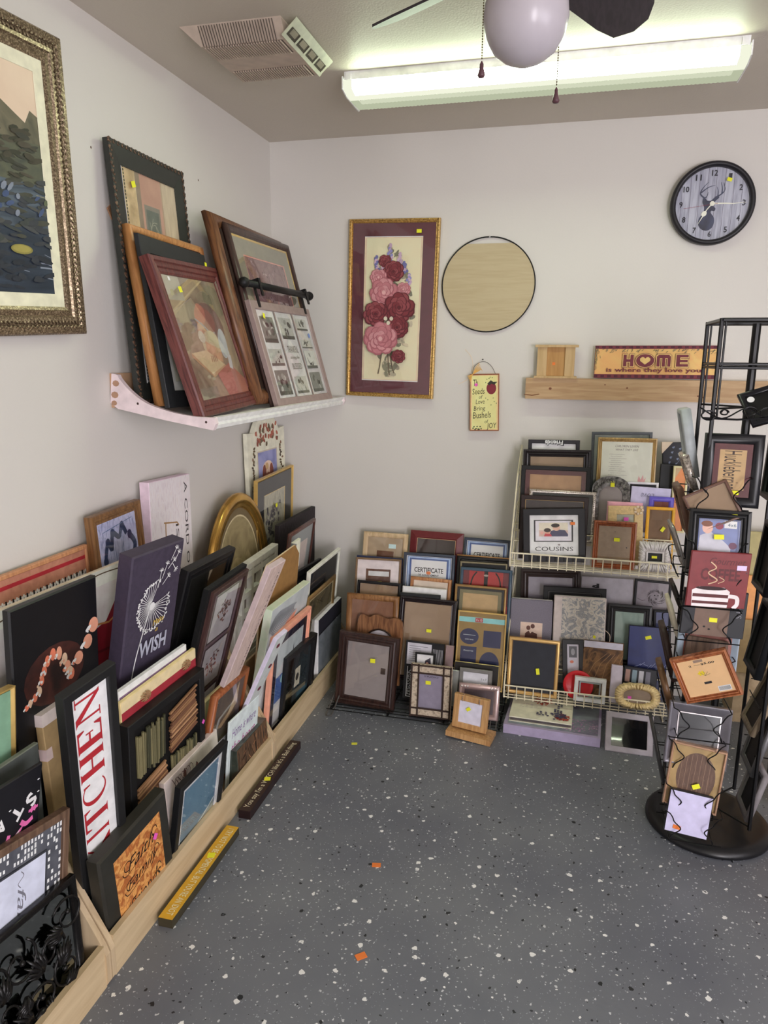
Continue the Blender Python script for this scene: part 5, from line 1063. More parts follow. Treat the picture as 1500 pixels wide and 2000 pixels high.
# carved arch
mat, w_, h_, t_ = PL['a6']; ar = thing('carved_frame', 'carved rough-bark wooden frame with an arched opening showing white', 'picture frame', G4, mat)
wk = wood((104, 60, 32), (150, 98, 56), .45, 1.35, 1.4); x = w_/2; hs = h_-.012
out = smoothpts([(-x, .004), (-x*.96, h_*.3), (-x, h_*.6), (-x*.96, hs-.02), (-x*.8, hs+.004), (-x*.5, hs-.006), (-x*.25, hs+.008), (0, hs+.004), (x*.3, hs-.006), (x*.6, hs+.002), (x*.92, hs-.016), (x*.97, h_*.6), (x*.93, h_*.3), (x*.98, .004)], 3)
n_ = len(out); inn = []
for i, (a_, c_) in enumerate(out): t = math.atan2(c_-h_*.42, a_); r1 = .075; inn.append((r1*math.cos(t), max(.03, h_*.50+r1*1.15*math.sin(t))) if c_ > h_*.35 else (max(-.074, min(.074, a_*.72)), max(.03, c_*.9)))
b = M(); b.loopring(out, inn, 0, -t_, wk, -.004); b.build('carved_border', ar)
b = M(); b.tube([(p[0], p[1], .0) for p in inn], .004, mt(50, 30, 22), 5); b.build('inner_lip', ar)
b = M(); b.box(-.09, .02, -.012, .09, h_*.5+.09, -.009, mt(196, 192, 204, .5)); b.build('backing_board', ar)
fr('a7', 'picture_frame', 'large dark walnut frame with bare grey backing, front left of the low rack', 'picture frame', G4, .041, wood((40, 24, 22), (66, 42, 36), .3, 1.25, 1.2), 'step', pm=GREYB, art=lambda a: a.rect(.82, .48, .93, .59, mt(64, 48, 44)), tags=[(.60, .66, YEL, .05, .022, .018)], rec=.012)
fr('b1', 'picture_frame', 'wide burgundy frame with beaded gold lip, top centre of the low rack', 'picture frame', G4, .034, mt(88, 30, 34, .4), 'rise', pm=blotch([(40, 30, 26), (60, 46, 40)], 6, 1.2), deco=lambda m, w, h, bw: beads(m, w, h, bw, .003, .0015, .005, mt(190, 160, 120, .4), -.004), art=lambda a: a.rect(.49, 0, .52, 1, mt(50, 24, 24)))
def cert_art(a):
    bl = mt(64, 84, 132, .6); lb = mt(150, 170, 204, .6); a.rect(0, 0, 1, 1, mt(196, 200, 210, .6)); a.rect(.03, .02, .97, .98, bl); a.rect(.045, .028, .955, .972, lb); a.rect(.08, .05, .92, .95, bl); a.rect(.12, .08, .88, .92, mt(204, 206, 210, .6, var=.03))
    a.text('CERTIFICATE', .5, .74, .62, INK, .09, bold=.02); a.text('OF ACHIEVEMENT', .5, .65, .45, INK, .035, bold=.02); a.ell(.5, .69, .05, .03, ORG)
blu_ = mt(52, 58, 70, .3)
fr('b2', 'certificate_frame', 'slate blue frame with CERTIFICATE sheet, middle column of the low rack', 'picture frame', G4, .014, blu_, 'round', art=cert_art, ah=0.25)
fr('b3', 'picture_frame', 'small honey-orange frame in front of the middle CERTIFICATE', 'picture frame', G4, .015, wood((160, 98, 54), (196, 136, 84), .35, 1.4), 'round', pm=mt(190, 176, 160), art=lambda a: a.text('5 x 7', .45, .86, .2, INK, .05))
cv('b4', 'picture_frame', 'white-topped frame edge lying just below the honey-orange frame', 'picture frame', G4, mt(206, 202, 200, .4), None, r=.004)
cv('b5', 'picture_frame', 'dark charcoal frame edge between the white-topped and the bead-edged black frames', 'picture frame', G4, mt(38, 40, 42, .4), None, r=.004)
bwn = mt(38, 28, 30, .35)
fr('b6', 'picture_frame', 'black bead-edged frame with wide brown paper backing, middle of the low rack', 'picture frame', G4, .026, bwn, 'step', pm=TAN, tags=[(.55, .62, YEL, 0, .022, .014)], deco=lambda m, w, h, bw: beads(m, w, h, .005, .0035, .0025, .007, mt(26, 24, 26, .3), -.001))
def type_art(a):
    g_ = mt(176, 176, 180, .6); a.rect(0, 0, 1, 1, mt(22, 22, 26, .5)); a.rect(.05, .60, .68, .97, mt(170, 168, 176, .6)); rnd = random.Random(3)
    for i in range(8): a.rect(.1, .66+.036*i, .1+rnd.uniform(.3, .52), .668+.036*i, mt(96, 96, 104))
    for i in range(9): a.rect(.72+.03*i, .55+rnd.uniform(0, .1), .727+.03*i, .9, g_)
    a.text('photography', .20, .32, .5, g_, .13, rot=math.pi/2); a.rect(.08, .04, .10, .56, g_); a.rect(.08, .04, .6, .05, g_); a.text('PICTURE', .13, .28, .4, g_, .05, rot=math.pi/2)
cv('b7', 'collage_board', 'black and grey type-printed insert sheet leaning above the birch-bark frame', 'picture frame', G4, mt(22, 22, 25, .4), None, type_art)
fr('b7b', 'photo_insert', 'small black-bordered photo insert resting on the type-printed sheet', 'picture frame', G4, .008, BLK, 'flat', pm=mt(200, 200, 206), art=lambda a: (a.poly([(.45, .15), (.9, .3), (.8, .9), (.5, .8)], mt(52, 46, 66)), a.ell(.62, .6, .14, .16, mt(190, 140, 120)), a.poly([(.2, .0), (.6, .0), (.6, .5), (.3, .3)], mt(92, 70, 130))), tags=[(.55, .55, YEL, .2, .018, .016)])
cv('b7c', 'picture_frame', 'narrow pewter-pink frame edge standing right of the type-printed sheet', 'picture frame', G4, mt(132, 112, 112, .3, .4), None)
mat, w_, h_, t_ = PL['b8']; bf = thing('birch_frame', 'birch-bark frame crossed by dark twigs, front middle of the low rack', 'picture frame', G4, mat)
b = M(); b.ring(w_, h_, prof('flat', .034, t_, .008), blotch([(120, 104, 88), (190, 176, 156), (150, 130, 110)], 60, 1.3, .8, stretch=(1, 1, 1))); b.build('bark_border', bf)
tw_ = mt(56, 38, 32, .7); b = M()
for x in (-w_/2+.004, -w_/2+.034, w_/2-.034, w_/2-.004): b.tube([(x, -.001, .002), (x+.001, h_*.5, .003), (x, h_+.001, .002)], .0035, tw_, 6)
for y in (.004, .036, h_-.036, h_-.004): b.tube([(-w_/2, y, .003), (0, y+.001, .004), (w_/2, y, .003)], .0035, tw_, 6)
b.build('twigs', bf); b = M(); b.box(-w_/2+.03, .03, -.01, w_/2-.03, h_-.03, -.006, mt(120, 114, 130, .3)); b.z = -.006; b.text('STUDIO', 0, h_-.05, .06, INK, .007); b.build('backing_board', bf); sticker(bf, -.012, h_*.66, YEL, 0, .022, .015, -.004)
fr('c1', 'certificate_frame', 'slate frame with CERTIFICATE sheet, top right of the low rack', 'picture frame', G4, .013, blu_, 'round', art=cert_art, ah=0.25)
fr('c2', 'picture_frame', 'black frame with thin brown top edge, right under the top-right CERTIFICATE', 'picture frame', G4, .020, mt(30, 28, 28, .35), 'round', pm=BLK, deco=lambda m, w, h, bw: m.box(-w/2, h-.004, -.012, w/2, h+.001, .001, mt(150, 112, 70, .35)))
fr('c3', 'picture_frame', 'black frame with fine gold line, third in the right column', 'picture frame', G4, .008, mt(120, 112, 90, .35, .3), 'flat', pm=mt(34, 36, 38), glass=False)
fr('c4', 'framed_print', 'steel-blue frame with red panels and dark ironwork pattern, right column of the low rack', 'picture', G4, .013, mt(56, 74, 88, .3), 'round', pm=mt(150, 40, 40), art=lambda a: (a.rect(0, 0, .14, 1, mt(96, 34, 40)), a.rect(.86, 0, 1, 1, mt(96, 34, 40)), a.rect(.46, 0, .54, 1, BLK), a.line([(.14, 0), (.2, .7), (.3, .95)], .03, BLK, 4), a.line([(.86, 0), (.8, .7), (.7, .95)], .03, BLK, 4), a.ell(.5, .86, .05, .03, mt(150, 140, 130))), ah=.15)
fr('c5', 'picture_frame', 'black and gold banded frame with tan board, right column of the low rack', 'picture frame', G4, .010, mt(132, 104, 64, .3, .4), 'round', mats=[(.012, BLK), (.016, mt(104, 98, 70))], pm=mt(164, 138, 98))
def multi_art(a):
    nv = mt(34, 38, 70, .5); go = mt(128, 104, 58, .5); a.rect(0, 0, 1, 1, go); a.rect(0, .86, 1, .93, mt(120, 176, 176, .5)); a.rect(.36, .865, .52, .925, mt(150, 50, 50)); a.text('8 x 10', .44, .895, .12, WHT, .035)
    a.ell(.25, .66, .2, .11, nv, n=28); a.rect(.55, .53, .92, .76, nv); a.rect(.08, .29, .42, .52, nv); a.poly([(.50, .18), (.90, .18)]+[(.70+.21*math.cos(t), .30+.17*math.sin(t)) for t in [math.pi*i/14 for i in range(15)]], nv)
    w2 = mt(190, 196, 210, .5); a.line([(.12, .68), (.38, .68)], .008, w2); a.text('with love', .25, .62, .18, w2, .02); a.text('PHOTO', .25, .46, .2, w2, .02)
fr('c6', 'multi_opening_frame', 'gold frame with four navy openings, round, square and arched, right column of the low rack', 'picture frame', G4, .006, mt(190, 160, 100, .3, .5), 'flat', art=multi_art, ah=0.31, tags=[(.86, .30, YEL, -.8, .02, .012)])
cv('c7', 'picture_frame', 'thin pale gold frame bar directly under the four-opening gold frame', 'picture frame', G4, mt(40, 36, 34, .4), mt(196, 176, 116, .3, .4), r=.001)
fr('c8', 'picture_frame', 'grey pewter frame holding a white card printed with a bridge', 'picture frame', G4, .016, mt(110, 108, 106, .35, .5), 'flat', pm=mt(192, 192, 200), art=lambda a: (a.line([(0, .35), (.2, .42), (.4, .38), (.7, .44), (1, .38)], .01, INK), [a.rect(.5+.08*i, .36, .53+.08*i, .6, mt(120, 120, 126)) for i in range(4)], a.text('5 x 7', .8, .8, .2, INK, .05)))
cv('c9', 'picture_frame', 'silver frame edge standing behind the pewter bridge-card frame, left', 'picture frame', G4, mt(140, 142, 140, .3, .5), None)
rs = mt(170, 148, 146, .25, .6)
fr('c10', 'picture_frame', 'rose-silver metal frame with embossed corners, behind the wooden flip stand', 'picture frame', G4, .024, rs, 'round', pm=mt(80, 70, 74, .3), deco=lambda m, w, h, bw: [m.blob(-w/2+.012+k*.012 if k < 3 else w/2-.012-(k-3)*.012, h-.012, 0, .005, .006, .003, mt(206, 190, 188, .2, .7), 8, 4) for k in range(6)])
# flip stand
mat, w_, h_, t_ = PL['c11']; fs_ = thing('flip_photo_stand', 'small beech flip-photo stand on a wooden base, in front of the low rack', 'picture frame', None, mat)
be = wood((176, 124, 72), (204, 156, 98), .4, 1.35); b = M(); b.ring(w_, h_, prof('flat', .024, .010, .004), be); b.build('photo_frame', fs_)
b = M(); b.box(-w_/2+.02, .02, -.008, w_/2-.02, h_-.02, -.005, mt(186, 184, 204, .3)); b.build('card', fs_)
b = M(); b.ring(w_, h_-.004, [(0, -.030), (0, -.020), (.024, -.020), (.024, -.030)], be); b.build('rear_photo_frame', fs_)
b = M(); b.box(-w_/2-.012, -.028, -.062, w_/2+.03, -.006, .036, be); b.build('base', fs_)
for x in (-.035, .035): b = M(); b.tube([(x, h_-.014+.014*math.cos(t), -.010+.016*math.sin(t)) for t in [2*math.pi*i/16 for i in range(16)]], .0014, mt(170, 165, 160, .2, .9), 5, True); b.build('ring', fs_)
sticker(fs_, -.008, h_*.62, YEL, .7, .018, .013, .001)
# ------------------------------------------------------------------ white two-basket wire rack
ww = thing('wire_basket_rack', 'cream wire rack with two baskets against the back wall, full of frames', 'rack')
X0, X1 = -.205, .45
for zr, zb_, zm, zw, nm in ((.722, .668, .79, 1.10, 'upper'), (.142, .088, .195, .52, 'lower')):
    yf = 2.90; b = M(); r_ = .0026
    b.tube([(X0, yf, zr), (X1, yf, zr)], .0034, WIREW, 6)
    k = int((X1-X0)/.0345)
    for i in range(k+1): x = X0+.016+i*.0345; b.tube([(x, yf, zr+.002), (x, yf+.002, zr-.060)], r_*.9, WIREW, 5)
    b.tube([(X0, yf+.004, zb_), (X1, yf+.004, zb_)], r_, WIREW, 5)
    b.build('basket_front', ww)
    b = M()
    for y, z in ((yf+.03, zb_), (yf+.06, zb_), (yf+.085, zb_)): b.tube([(X0, y, z), (X1, y, z)], r_, WIREW, 5)
    ST = [(2.99, .0), (3.03, .085), (3.075, .118), (3.105, .140), (3.165, .178)]
    for y, z in ST:
        for dy in (-.012, .014): b.tube([(X0, y+dy, zb_+z-.008), (X1, y+dy, zb_+z-.008)], r_, WIREW, 5)
    for x in (X0, (X0+X1)/2-.08, X1-.05): b.tube([(x, yf, zb_)]+[(x, y, zb_+z-.011) for y, z in ST]+[(x, 3.28, zb_+.22)], r_, WIREW, 5)
    b.build('basket_floor', ww)
    b = M(); b.tube([(X0+.2, 3.005, zm), (X1, 3.005, zm)], r_, WIREW, 5)
    for i in range(13): x = X0+.215+i*.0345; b.tube([(x, 3.005, zm), (x, 3.005, zb_)], r_*.8, WIREW, 5)
    b.build('inner_divider', ww)
    b = M()
    for x in (X0-.002,):
        b.tube([(x, 3.27, zw), (x, 3.10, zr+.27), (x, yf, zr), (x, yf, zb_), (x, yf+.03, zb_-.012), (x, 3.27, zb_+.03)], .0034, WIREW, 6)
        for q in (.28, .45, .62, .8): z = zr+(zw-zr)*q; y = yf+(3.27-yf)*q*.9; b.tube([(x, y, z-.02), (x, 3.27, z-.02)], r_, WIREW, 5)
    b.build('basket_side', ww)
for x in (X0, X1): b = M(); b.tube([(x, 3.28, 1.12), (x, 3.28, .004), (x, 3.02, .004)], .0038, WIREW, 6); b.build('upright', ww)
G5 = 'frames in the upper basket'; orn = mt(34, 28, 30, .3)
fr('u1', 'picture_frame', 'black and white frame with the word Friends upside down, topmost in the upper basket', 'picture frame', G5, .016, mt(40, 38, 44, .4), 'flat', pm=mt(206, 204, 212), glass=False)
_fr = [o for o in bpy.data.objects if o.get('label', '').startswith('black and white frame with the word Friends')][0]
_, w_, h_, t_ = PL['u1']; b = M(); b.z = .003; b.text('Friends', 0, h_-.012, .075, WHT, .020, rot=math.pi, bold=.03); b.z = .0015; b.text('Friends', .002, h_-.014, .079, INK, .022, rot=math.pi, bold=.05); b.build('lettering', _fr)
bd = lambda s_, c_: (lambda m, w, h, bw: (beads(m, w, h, .006, s_, s_*.7, s_*2.1, c_, -.001), beads(m, w, h, bw-.004, s_*.7, s_*.5, s_*1.6, c_, -.003)))
fr('u2', 'picture_frame', 'ornate beaded black frame, second from the top in the left column of the upper basket', 'picture frame', G5, .034, orn, 'step', pm=TAN, deco=bd(.0045, mt(40, 34, 36, .3)))
fr('u3', 'picture_frame', 'black frame with wine-red inner band and brown board, upper basket left', 'picture frame', G5, .018, BLK, 'flat', mats=[(.020, mt(74, 30, 34, .4))], pm=mt(150, 116, 84))
slv = blotch([(110, 100, 96), (206, 198, 188), (150, 140, 134)], 110, 1.35, .25, metal=.6)
fr('u4', 'picture_frame', 'bright hammered silver frame edge across the left column of the upper basket', 'picture frame', G5, .014, slv, 'round', pm=BLK, deco=bd(.004, slv))
fr('u5', 'picture_frame', 'dark brown frame with thin gold line, behind the COUSINS frame', 'picture frame', G5, .018, mt(44, 28, 28, .35), 'flat', mats=[(.003, mt(170, 140, 90, .3, .4))], pm=mt(60, 48, 50), deco=bd(.003, mt(60, 50, 50, .3)))
def cous_art(a):
    a.rect(0, 0, 1, 1, mt(206, 200, 212, .6)); a.rect(.10, .34, .88, .87, mt(36, 34, 42)); a.rect(.13, .365, .85, .845, mt(196, 192, 204, .6)); a.rect(.20, .47, .78, .80, mt(186, 160, 150, .6)); a.rect(.20, .62, .78, .80, mt(206, 190, 172, .6))
    a.poly([(.40, .47), (.44, .60), (.55, .64), (.72, .62), (.78, .52), (.78, .47)], mt(58, 56, 84, .6)); a.ell(.55, .68, .075, .075, mt(206, 160, 140, .6)); a.ell(.53, .735, .085, .05, mt(50, 34, 32, .6)); a.ell(.37, .58, .06, .06, mt(196, 150, 130, .6)); a.ell(.37, .62, .07, .05, mt(54, 40, 36, .6)); a.poly([(.30, .47), (.32, .54), (.44, .53), (.46, .47)], mt(176, 60, 70, .6)); a.ell(.26, .55, .035, .04, mt(206, 150, 140, .6))
    a.text('COUSINS', .5, .17, .76, INK, .10); a.ell(.60, .27, .03, .022, mt(120, 110, 110), 0, 5)
fr('u6', 'picture_frame', 'black frame with COUSINS mat and photo of two children, in the upper basket', 'picture frame', G5, .027, mt(28, 27, 32, .4), 'flat', art=cous_art, tags=[(.80, .72, ORG, 0, .018, .012)])
fr('u7', 'picture_frame', 'thin dark grey frame standing highest behind the gold poem frame', 'picture frame', G5, .012, mt(70, 74, 80, .4), 'flat', pm=mt(120, 128, 120))
def poem_art(a):
    q = mt(96, 80, 80, .7); a.rect(0, 0, 1, 1, mt(204, 198, 186, .7, var=.03)); a.text('CHILDREN LEARN', .5, .93, .46, q, .035, shear=.3); a.text('WHAT THEY LIVE', .5, .875, .44, q, .032, shear=.3)
    for i in range(14): L = (.30, .22, .34, .20, .32, .22, .30, .24, .33, .2, .36, .22, .3, .2)[i]; a.text(('If children live with patience', 'they learn to be kind')[i % 2], .16+L/2 if i % 2 == 0 else .30, .80-.032*i, L, q, .014, shear=.3)
    a.poly([(.74, .40), (.76, .48), (.80, .42), (.84, .50), (.86, .42), (.90, .46), (.87, .36), (.80, .33)], mt(206, 150, 150)); a.line([(.80, .33), (.82, .26)], .006, mt(110, 130, 96))
gp = wood((168, 130, 70), (206, 170, 104), .35, 1.35, 1.5)
fr('u8', 'framed_print', 'gold frame with poem CHILDREN LEARN WHAT THEY LIVE, upper basket', 'picture', G5, .019, gp, 'step', art=poem_art, ah=0.27)
mat, w_, h_, t_ = PL['u9']; ao = thing('ornate_arch_frame', 'pewter scrolled frame with arched opening, middle of the upper basket', 'picture frame', G5, mat)
pw = blotch([(60, 58, 58), (112, 110, 108), (150, 148, 146)], 70, 1.3, .3, metal=.6)
def archpts(hw, h0, n=9, rr=1.0): return [(-hw, 0), (hw, 0)]+[(hw*math.cos(t), h0-hw*rr+hw*rr*math.sin(t)) for t in [math.pi*i/(n*2) for i in range(n*2+1)]]
o1, i1 = archpts(w_/2, h_, rr=.7), [(x, y+.02) if k < 2 else (x, y) for k, (x, y) in enumerate(archpts(w_/2-.028, h_-.040, rr=.9))]
b = M(); b.loopring(o1, i1, 0, -t_, pw, -.005)
for k in range(2, len(o1)): mx_, my_ = (o1[k][0]+i1[k][0])/2, (o1[k][1]+i1[k][1])/2; t = math.atan2(my_-h_*.5, mx_); b.tube([(mx_+.010*math.cos(a_)*(1-i_*.08), my_+.010*math.sin(a_)*(1-i_*.08), .002) for i_, a_ in enumerate([t+j*.75 for j in range(9)])], .0018, pw, 5)
for sx in (-1, 1):
    for i in range(9): b.blob(sx*(w_/2-.014), .012+i*(h_*.5)/9, .001, .008, .009, .004, pw, 6, 3)
b.build('moulding', ao); b = M(); b.z = -.008; b.flat([(x*.98, y) for x, y in i1], GREYB); b.build('backing_board', ao); b = M(); b.box(-w_/2+.02, .01, -t_, w_/2-.02, h_*.7, -t_+.003, BLK); b.build('easel_back', ao)
sticker(ao, .005, h_-.034, YEL, 0, .016, .022, .001)
fr('u10', 'picture_frame', 'slim white frame edge right behind the sheet with Love upside down', 'picture frame', G5, .010, mt(196, 194, 202, .3), 'round', pm=mt(50, 50, 56))
cv('u11', 'picture_frame', 'pale lilac board with the word Love upside down', 'picture frame', G5, mt(176, 172, 200, .6), None, lambda a: a.text('Love', .42, .80, .34, mt(110, 108, 130), .13, rot=math.pi, shear=.3))
fr('u12', 'picture_frame', 'small violet frame above the yellow one', 'picture frame', G5, .020, mt(86, 76, 168, .3), 'round', pm=mt(110, 60, 50))
cv('u13', 'picture_frame', 'pink frame edge above the crackled cream frame', 'picture frame', G5, mt(206, 146, 160, .3), None, r=.006)
def crack(m, w, h, bw):
    q = mt(120, 96, 66); rnd = random.Random(3)
    for i in range(16): x = rnd.uniform(-w/2+.003, w/2-.003); y = rnd.uniform(h*.45, h-.003); m.line([(x, y), (x+rnd.uniform(-.012, .012), y+rnd.uniform(-.014, .014))], .0006, q, z=.0005)
    for i in range(12): t = i*.9; m.blob(w/2-.018+.014*math.cos(t), h-.016+.014*math.sin(t), .004, .006, .006, .004, mt(206, 180, 156, .5), 7, 4)
fr('u14', 'picture_frame', 'crackled cream frame with a clay flower corner and a pink tag', 'picture frame', G5, .034, mt(190, 166, 120, .6, bump=.6, sc_=90), 'flat', pm=mt(160, 160, 140), deco=crack, tags=[(.52, .78, PNK, 0, .018, .014)])
fr('u15', 'picture_frame', 'bright yellow frame, right part of the upper basket', 'picture frame', G5, .012, mt(206, 146, 36, .35), 'round', pm=mt(112, 88, 66), tags=[(.60, .64, YEL, 1.0, .020, .012)])
fr('u16', 'picture_frame', 'reddish-orange wooden frame, front middle of the upper basket', 'picture frame', G5, .022, wood((132, 60, 30), (172, 92, 50), .3, 1.35, .8), 'step', pm=blotch([(132, 108, 84), (146, 122, 96)], 60, 1.3), tags=[(.55, .62, YEL, 0, .022, .014)], art=lambda a: (a.ell(.5, .85, .02, .016, INK, 0, 3), a.ell(.88, .45, .022, .015, INK)))
mat, w_, h_, t_ = PL['u17']; sf = thing('scalloped_frame', 'white scallop-edged plaster frame, front right of the upper basket', 'picture frame', G5, mat)
wp = mt(186, 182, 180, .5); b = M(); n_ = 56; o_ = []; i_ = []
for k in range(n_):
    t = 2*math.pi*k/n_; s_ = max(abs(math.cos(t)), abs(math.sin(t))); rr = 1+.035*(k % 2)
    o_.append((w_/2*math.cos(t)/s_*rr, h_/2+h_/2*math.sin(t)/s_*rr)); i_.append((.030*math.cos(t)/s_, h_/2+.020*math.sin(t)/s_))
b.loopring(o_, i_, -.006, -t_, wp, -.002)
for k in range(n_): b.tube([(i_[k][0]*1.15, h_/2+(i_[k][1]-h_/2)*1.15, -.004), ((o_[k][0]+i_[k][0])/2+.003*math.sin(k*2), (o_[k][1]+i_[k][1])/2, .003), (o_[k][0]*.98, h_/2+(o_[k][1]-h_/2)*.98, -.006)], [.0018, .004, .003], wp, 5)
b.build('fluted_border', sf, True); b = M(); b.ring(.066, .046, [(0, -.006), (0, .004), (.006, .002), (.006, -.008)], wp, h_/2-.023); b.build('inner_lip', sf); b = M(); b.box(-.03, h_/2-.02, -.012, .03, h_/2+.02, -.009, BLK); b.build('backing_board', sf); sticker(sf, -.002, h_/2, YEL, 0, .020, .010, -.004)
def damask(a):
    q = mt(96, 104, 124, .6); a.line([(.2+.45*math.cos(t), .78+.14*math.sin(t)) for t in [math.pi*i/10+3.6 for i in range(11)]], .012, q)
    for k in range(16): u, v = .15+.8*((k*7 % 16)/16), .55+.4*((k*5 % 16)/16); a.ell(u, v, .05, .014, q, k, 6); a.ell(u+.03, v+.01, .03, .008, q, k+1, 6)
dm = cv('u18', 'picture_frame', 'black floral-patterned frame with tan cardboard corner guards, upper basket right', 'picture frame', G5, mt(28, 28, 36, .5), None, damask)
_, w_, h_, t_ = PL['u18']; b = M(); b.prism([(-w_/2-.003, h_+.003), (-w_/2-.003, h_-.045), (-w_/2+.042, h_+.003)], .003, -t_-.002, mt(186, 170, 150)); b.build('corner_guard', dm)
cv('u19', 'picture_frame', 'plain matt black frame below the floral-patterned one', 'picture frame', G5, mt(30, 31, 33, .5), None)
fr('u20', 'picture_frame', 'cream frame with a clipped orange mat, beside the spinner', 'picture frame', G5, .008, mt(206, 190, 150, .5), 'flat', pm=mt(196, 122, 66), art=lambda a: (a.poly([(0, .8), (0, 1), (.6, 1)], mt(176, 150, 110)), a.line([(.1, .5), (.2, .56), (.8, .56), (.9, .5), (.8, .45), (.2, .45), (.1, .5)], .05, mt(120, 66, 30)), a.line([(.1, .68), (.9, .68)], .04, mt(120, 66, 30))))
G6 = 'frames and albums in the lower basket'
fr('w1', 'picture_frame', 'dark brown frame with lilac-grey backing, rear left of the lower basket', 'picture frame', G6, .038, mt(56, 42, 38, .4), 'step', pm=mt(130, 124, 134))
fr('w2', 'picture_frame', 'wide black double frame behind the marbled album', 'picture frame', G6, .022, BLK, 'flat', mats=[(.004, mt(96, 94, 92)), (.02, mt(24, 24, 26))], pm=mt(60, 36, 38), glass=False)
cv('w3', 'poster', 'pale grey sheet with black block letters, rear of the lower basket', 'poster', G6, mt(150, 146, 152, .6), None, lambda a: (a.text('P', .28, .76, .14, BLK, .12, rot=math.pi, bold=.05), a.ell(.25, .58, .03, .02, BLK), a.ell(.32, .58, .03, .02, BLK)), ah=.16)
def lion(a):
    q = mt(56, 48, 48, .6); rnd = random.Random(7); a.rect(0, 0, 1, 1, mt(136, 130, 136, .6))
    for i in range(60): t = rnd.random()*6.28; r_ = .13+.10*rnd.random(); a.line([(.62+r_*math.cos(t), .62+r_*.8*math.sin(t)), (.62+(r_+.06)*math.cos(t+.5), .62+(r_+.06)*.8*math.sin(t+.5))], .008, q)
    a.ell(.57, .66, .02, .015, q); a.ell(.67, .66, .02, .015, q); a.ell(.62, .57, .03, .015, q); a.line([(.05, .55), (.2, .5), (.3, .52)], .01, q)
fr('w4', 'framed_print', 'thin black frame with an ink lion head on grey, rear of the lower basket', 'picture', G6, .010, BLK, 'flat', art=lion, ah=0.17)
def coup(a): a.rect(.26, .02, .78, .50, mt(206, 176, 160, .5)); a.rect(.26, .02, .78, .20, mt(176, 130, 112, .5)); q = mt(84, 52, 44, .5); a.poly([(.36, .02), (.38, .26), (.46, .32), (.50, .26), (.54, .30), (.66, .26), (.68, .02)], q); a.ell(.45, .38, .05, .05, q); a.ell(.55, .42, .05, .05, q)
def album(key, label, cov, art, side=mt(205, 200, 190)):
    root = cv(key, 'photo_album', label, 'photo album', G6, cov, cov, art, r=.004, ah=.20 if key == 'w5' else None); _, w_, h_, t_ = PL[key]; b = M(); b.box(-w_/2+.004, h_-.0005, -t_+.006, w_/2-.004, h_+.0012, -.006, side); b.build('pages', root); return root
album('w5', 'grey linen photo album with an inset photo of a kissing couple', mt(112, 108, 118, .8, bump=.4, sc_=300), coup)
def marb(a): a.rect(.16, .02, .98, .98, blotch([(176, 170, 160), (206, 200, 186), (130, 134, 140), (190, 180, 160)], 30, 1.3, detail=6, dist=2)); a.ell(.80, .45, .035, .03, YEL, .4, 4)
al = album('w6', 'cream album with marbled paper cover and a cord tie', mt(186, 176, 170, .6), marb); _, w_, h_, t_ = PL['w6']; b = M(); b.tube(smoothpts([(w_/2, h_*.55, -.01), (w_/2+.02, h_*.48, 0), (w_/2+.012, h_*.3, .004), (w_/2-.01, h_*.15, .002)], 6), .0014, mt(196, 180, 160), 5); b.build('cord_tie', al)
fr('w7', 'picture_frame', 'wide black frame round a pale green card, behind the navy canvas', 'picture frame', G6, .036, mt(30, 29, 30, .35), 'step', pm=mt(120, 138, 128), tags=[(.66, .28, YEL, 0, .010, .02)])
fr('w8', 'picture_frame', 'black frame with slate-blue mat, cut off by the spinner', 'picture frame', G6, .010, BLK, 'flat', pm=mt(66, 74, 112))
cv('w9', 'canvas_print', 'navy canvas with white streaks near its lower edge', 'canvas print', G6, blotch([(22, 26, 62), (30, 40, 96), (26, 32, 76)], 5, 1.35, .3), mt(40, 40, 60), lambda a: [a.line([(.15+.09*i, .12+.03*(i % 4)), (.26+.09*i, .18+.035*(i % 3))], .008, mt(150, 160, 196)) for i in range(9)], tags=[(.50, .85, YEL, .3, .024, .014)], ah=.20)
fr('w10', 'chalkboard', 'gold double-edged frame round a plain slate chalkboard, front left of the lower basket', 'chalkboard', G6, .013, mt(180, 146, 92, .3, .4), 'round', mats=[(.004, mt(110, 84, 52))], pm=mt(52, 54, 62, .7), glass=False, tags=[(.60, .44, YEL, -1.4, .026, .014)])
fr('w11', 'picture_frame', 'grey frame with small white-bordered photo, between the chalkboard and the autumn print', 'picture frame', G6, .02, mt(66, 66, 68, .5), 'flat', pm=mt(190, 186, 196), art=lambda a: (a.rect(.2, .5, .8, .9, mt(84, 84, 92)), a.ell(.5, .7, .15, .12, mt(150, 150, 156)), a.ell(.4, .35, .15, .05, mt(196, 110, 84))), ah=.12)
cv('w12', 'canvas_print', 'brown and gold autumn reeds print behind the front wires', 'canvas print', G6, blotch([(56, 40, 30), (132, 96, 60), (84, 60, 42), (44, 34, 30)], 12, 1.3, dist=2), None, lambda a: (a.rect(0, .88, .98, 1, mt(186, 184, 196)), [a.line([(.1+.2*i, .3), (.3+.15*i, .6), (.6+.1*i, .8)], .012, mt(150, 116, 80)) for i in range(5)]))
mat = place('B', .095, 2.935, .096, 10, 0, 0); rd_ = thing('red_plate', 'round glossy red tray behind the small white square frame', 'tray', None, mat)
b = M(); b.lathe([(.0, -.004), (.045, -.004), (.06, .002), (.062, .000), (.046, -.008), (0, -.008)], mt(176, 28, 36, .25), 0, .064, 36); b.build('dish', rd_, True)
mat, w_, h_, t_ = PL['w14']; ws = thing('box_frame', 'small white double square frame standing open, front of the lower basket', 'picture frame', G6, mat); wq = mt(190, 192, 190, .4)
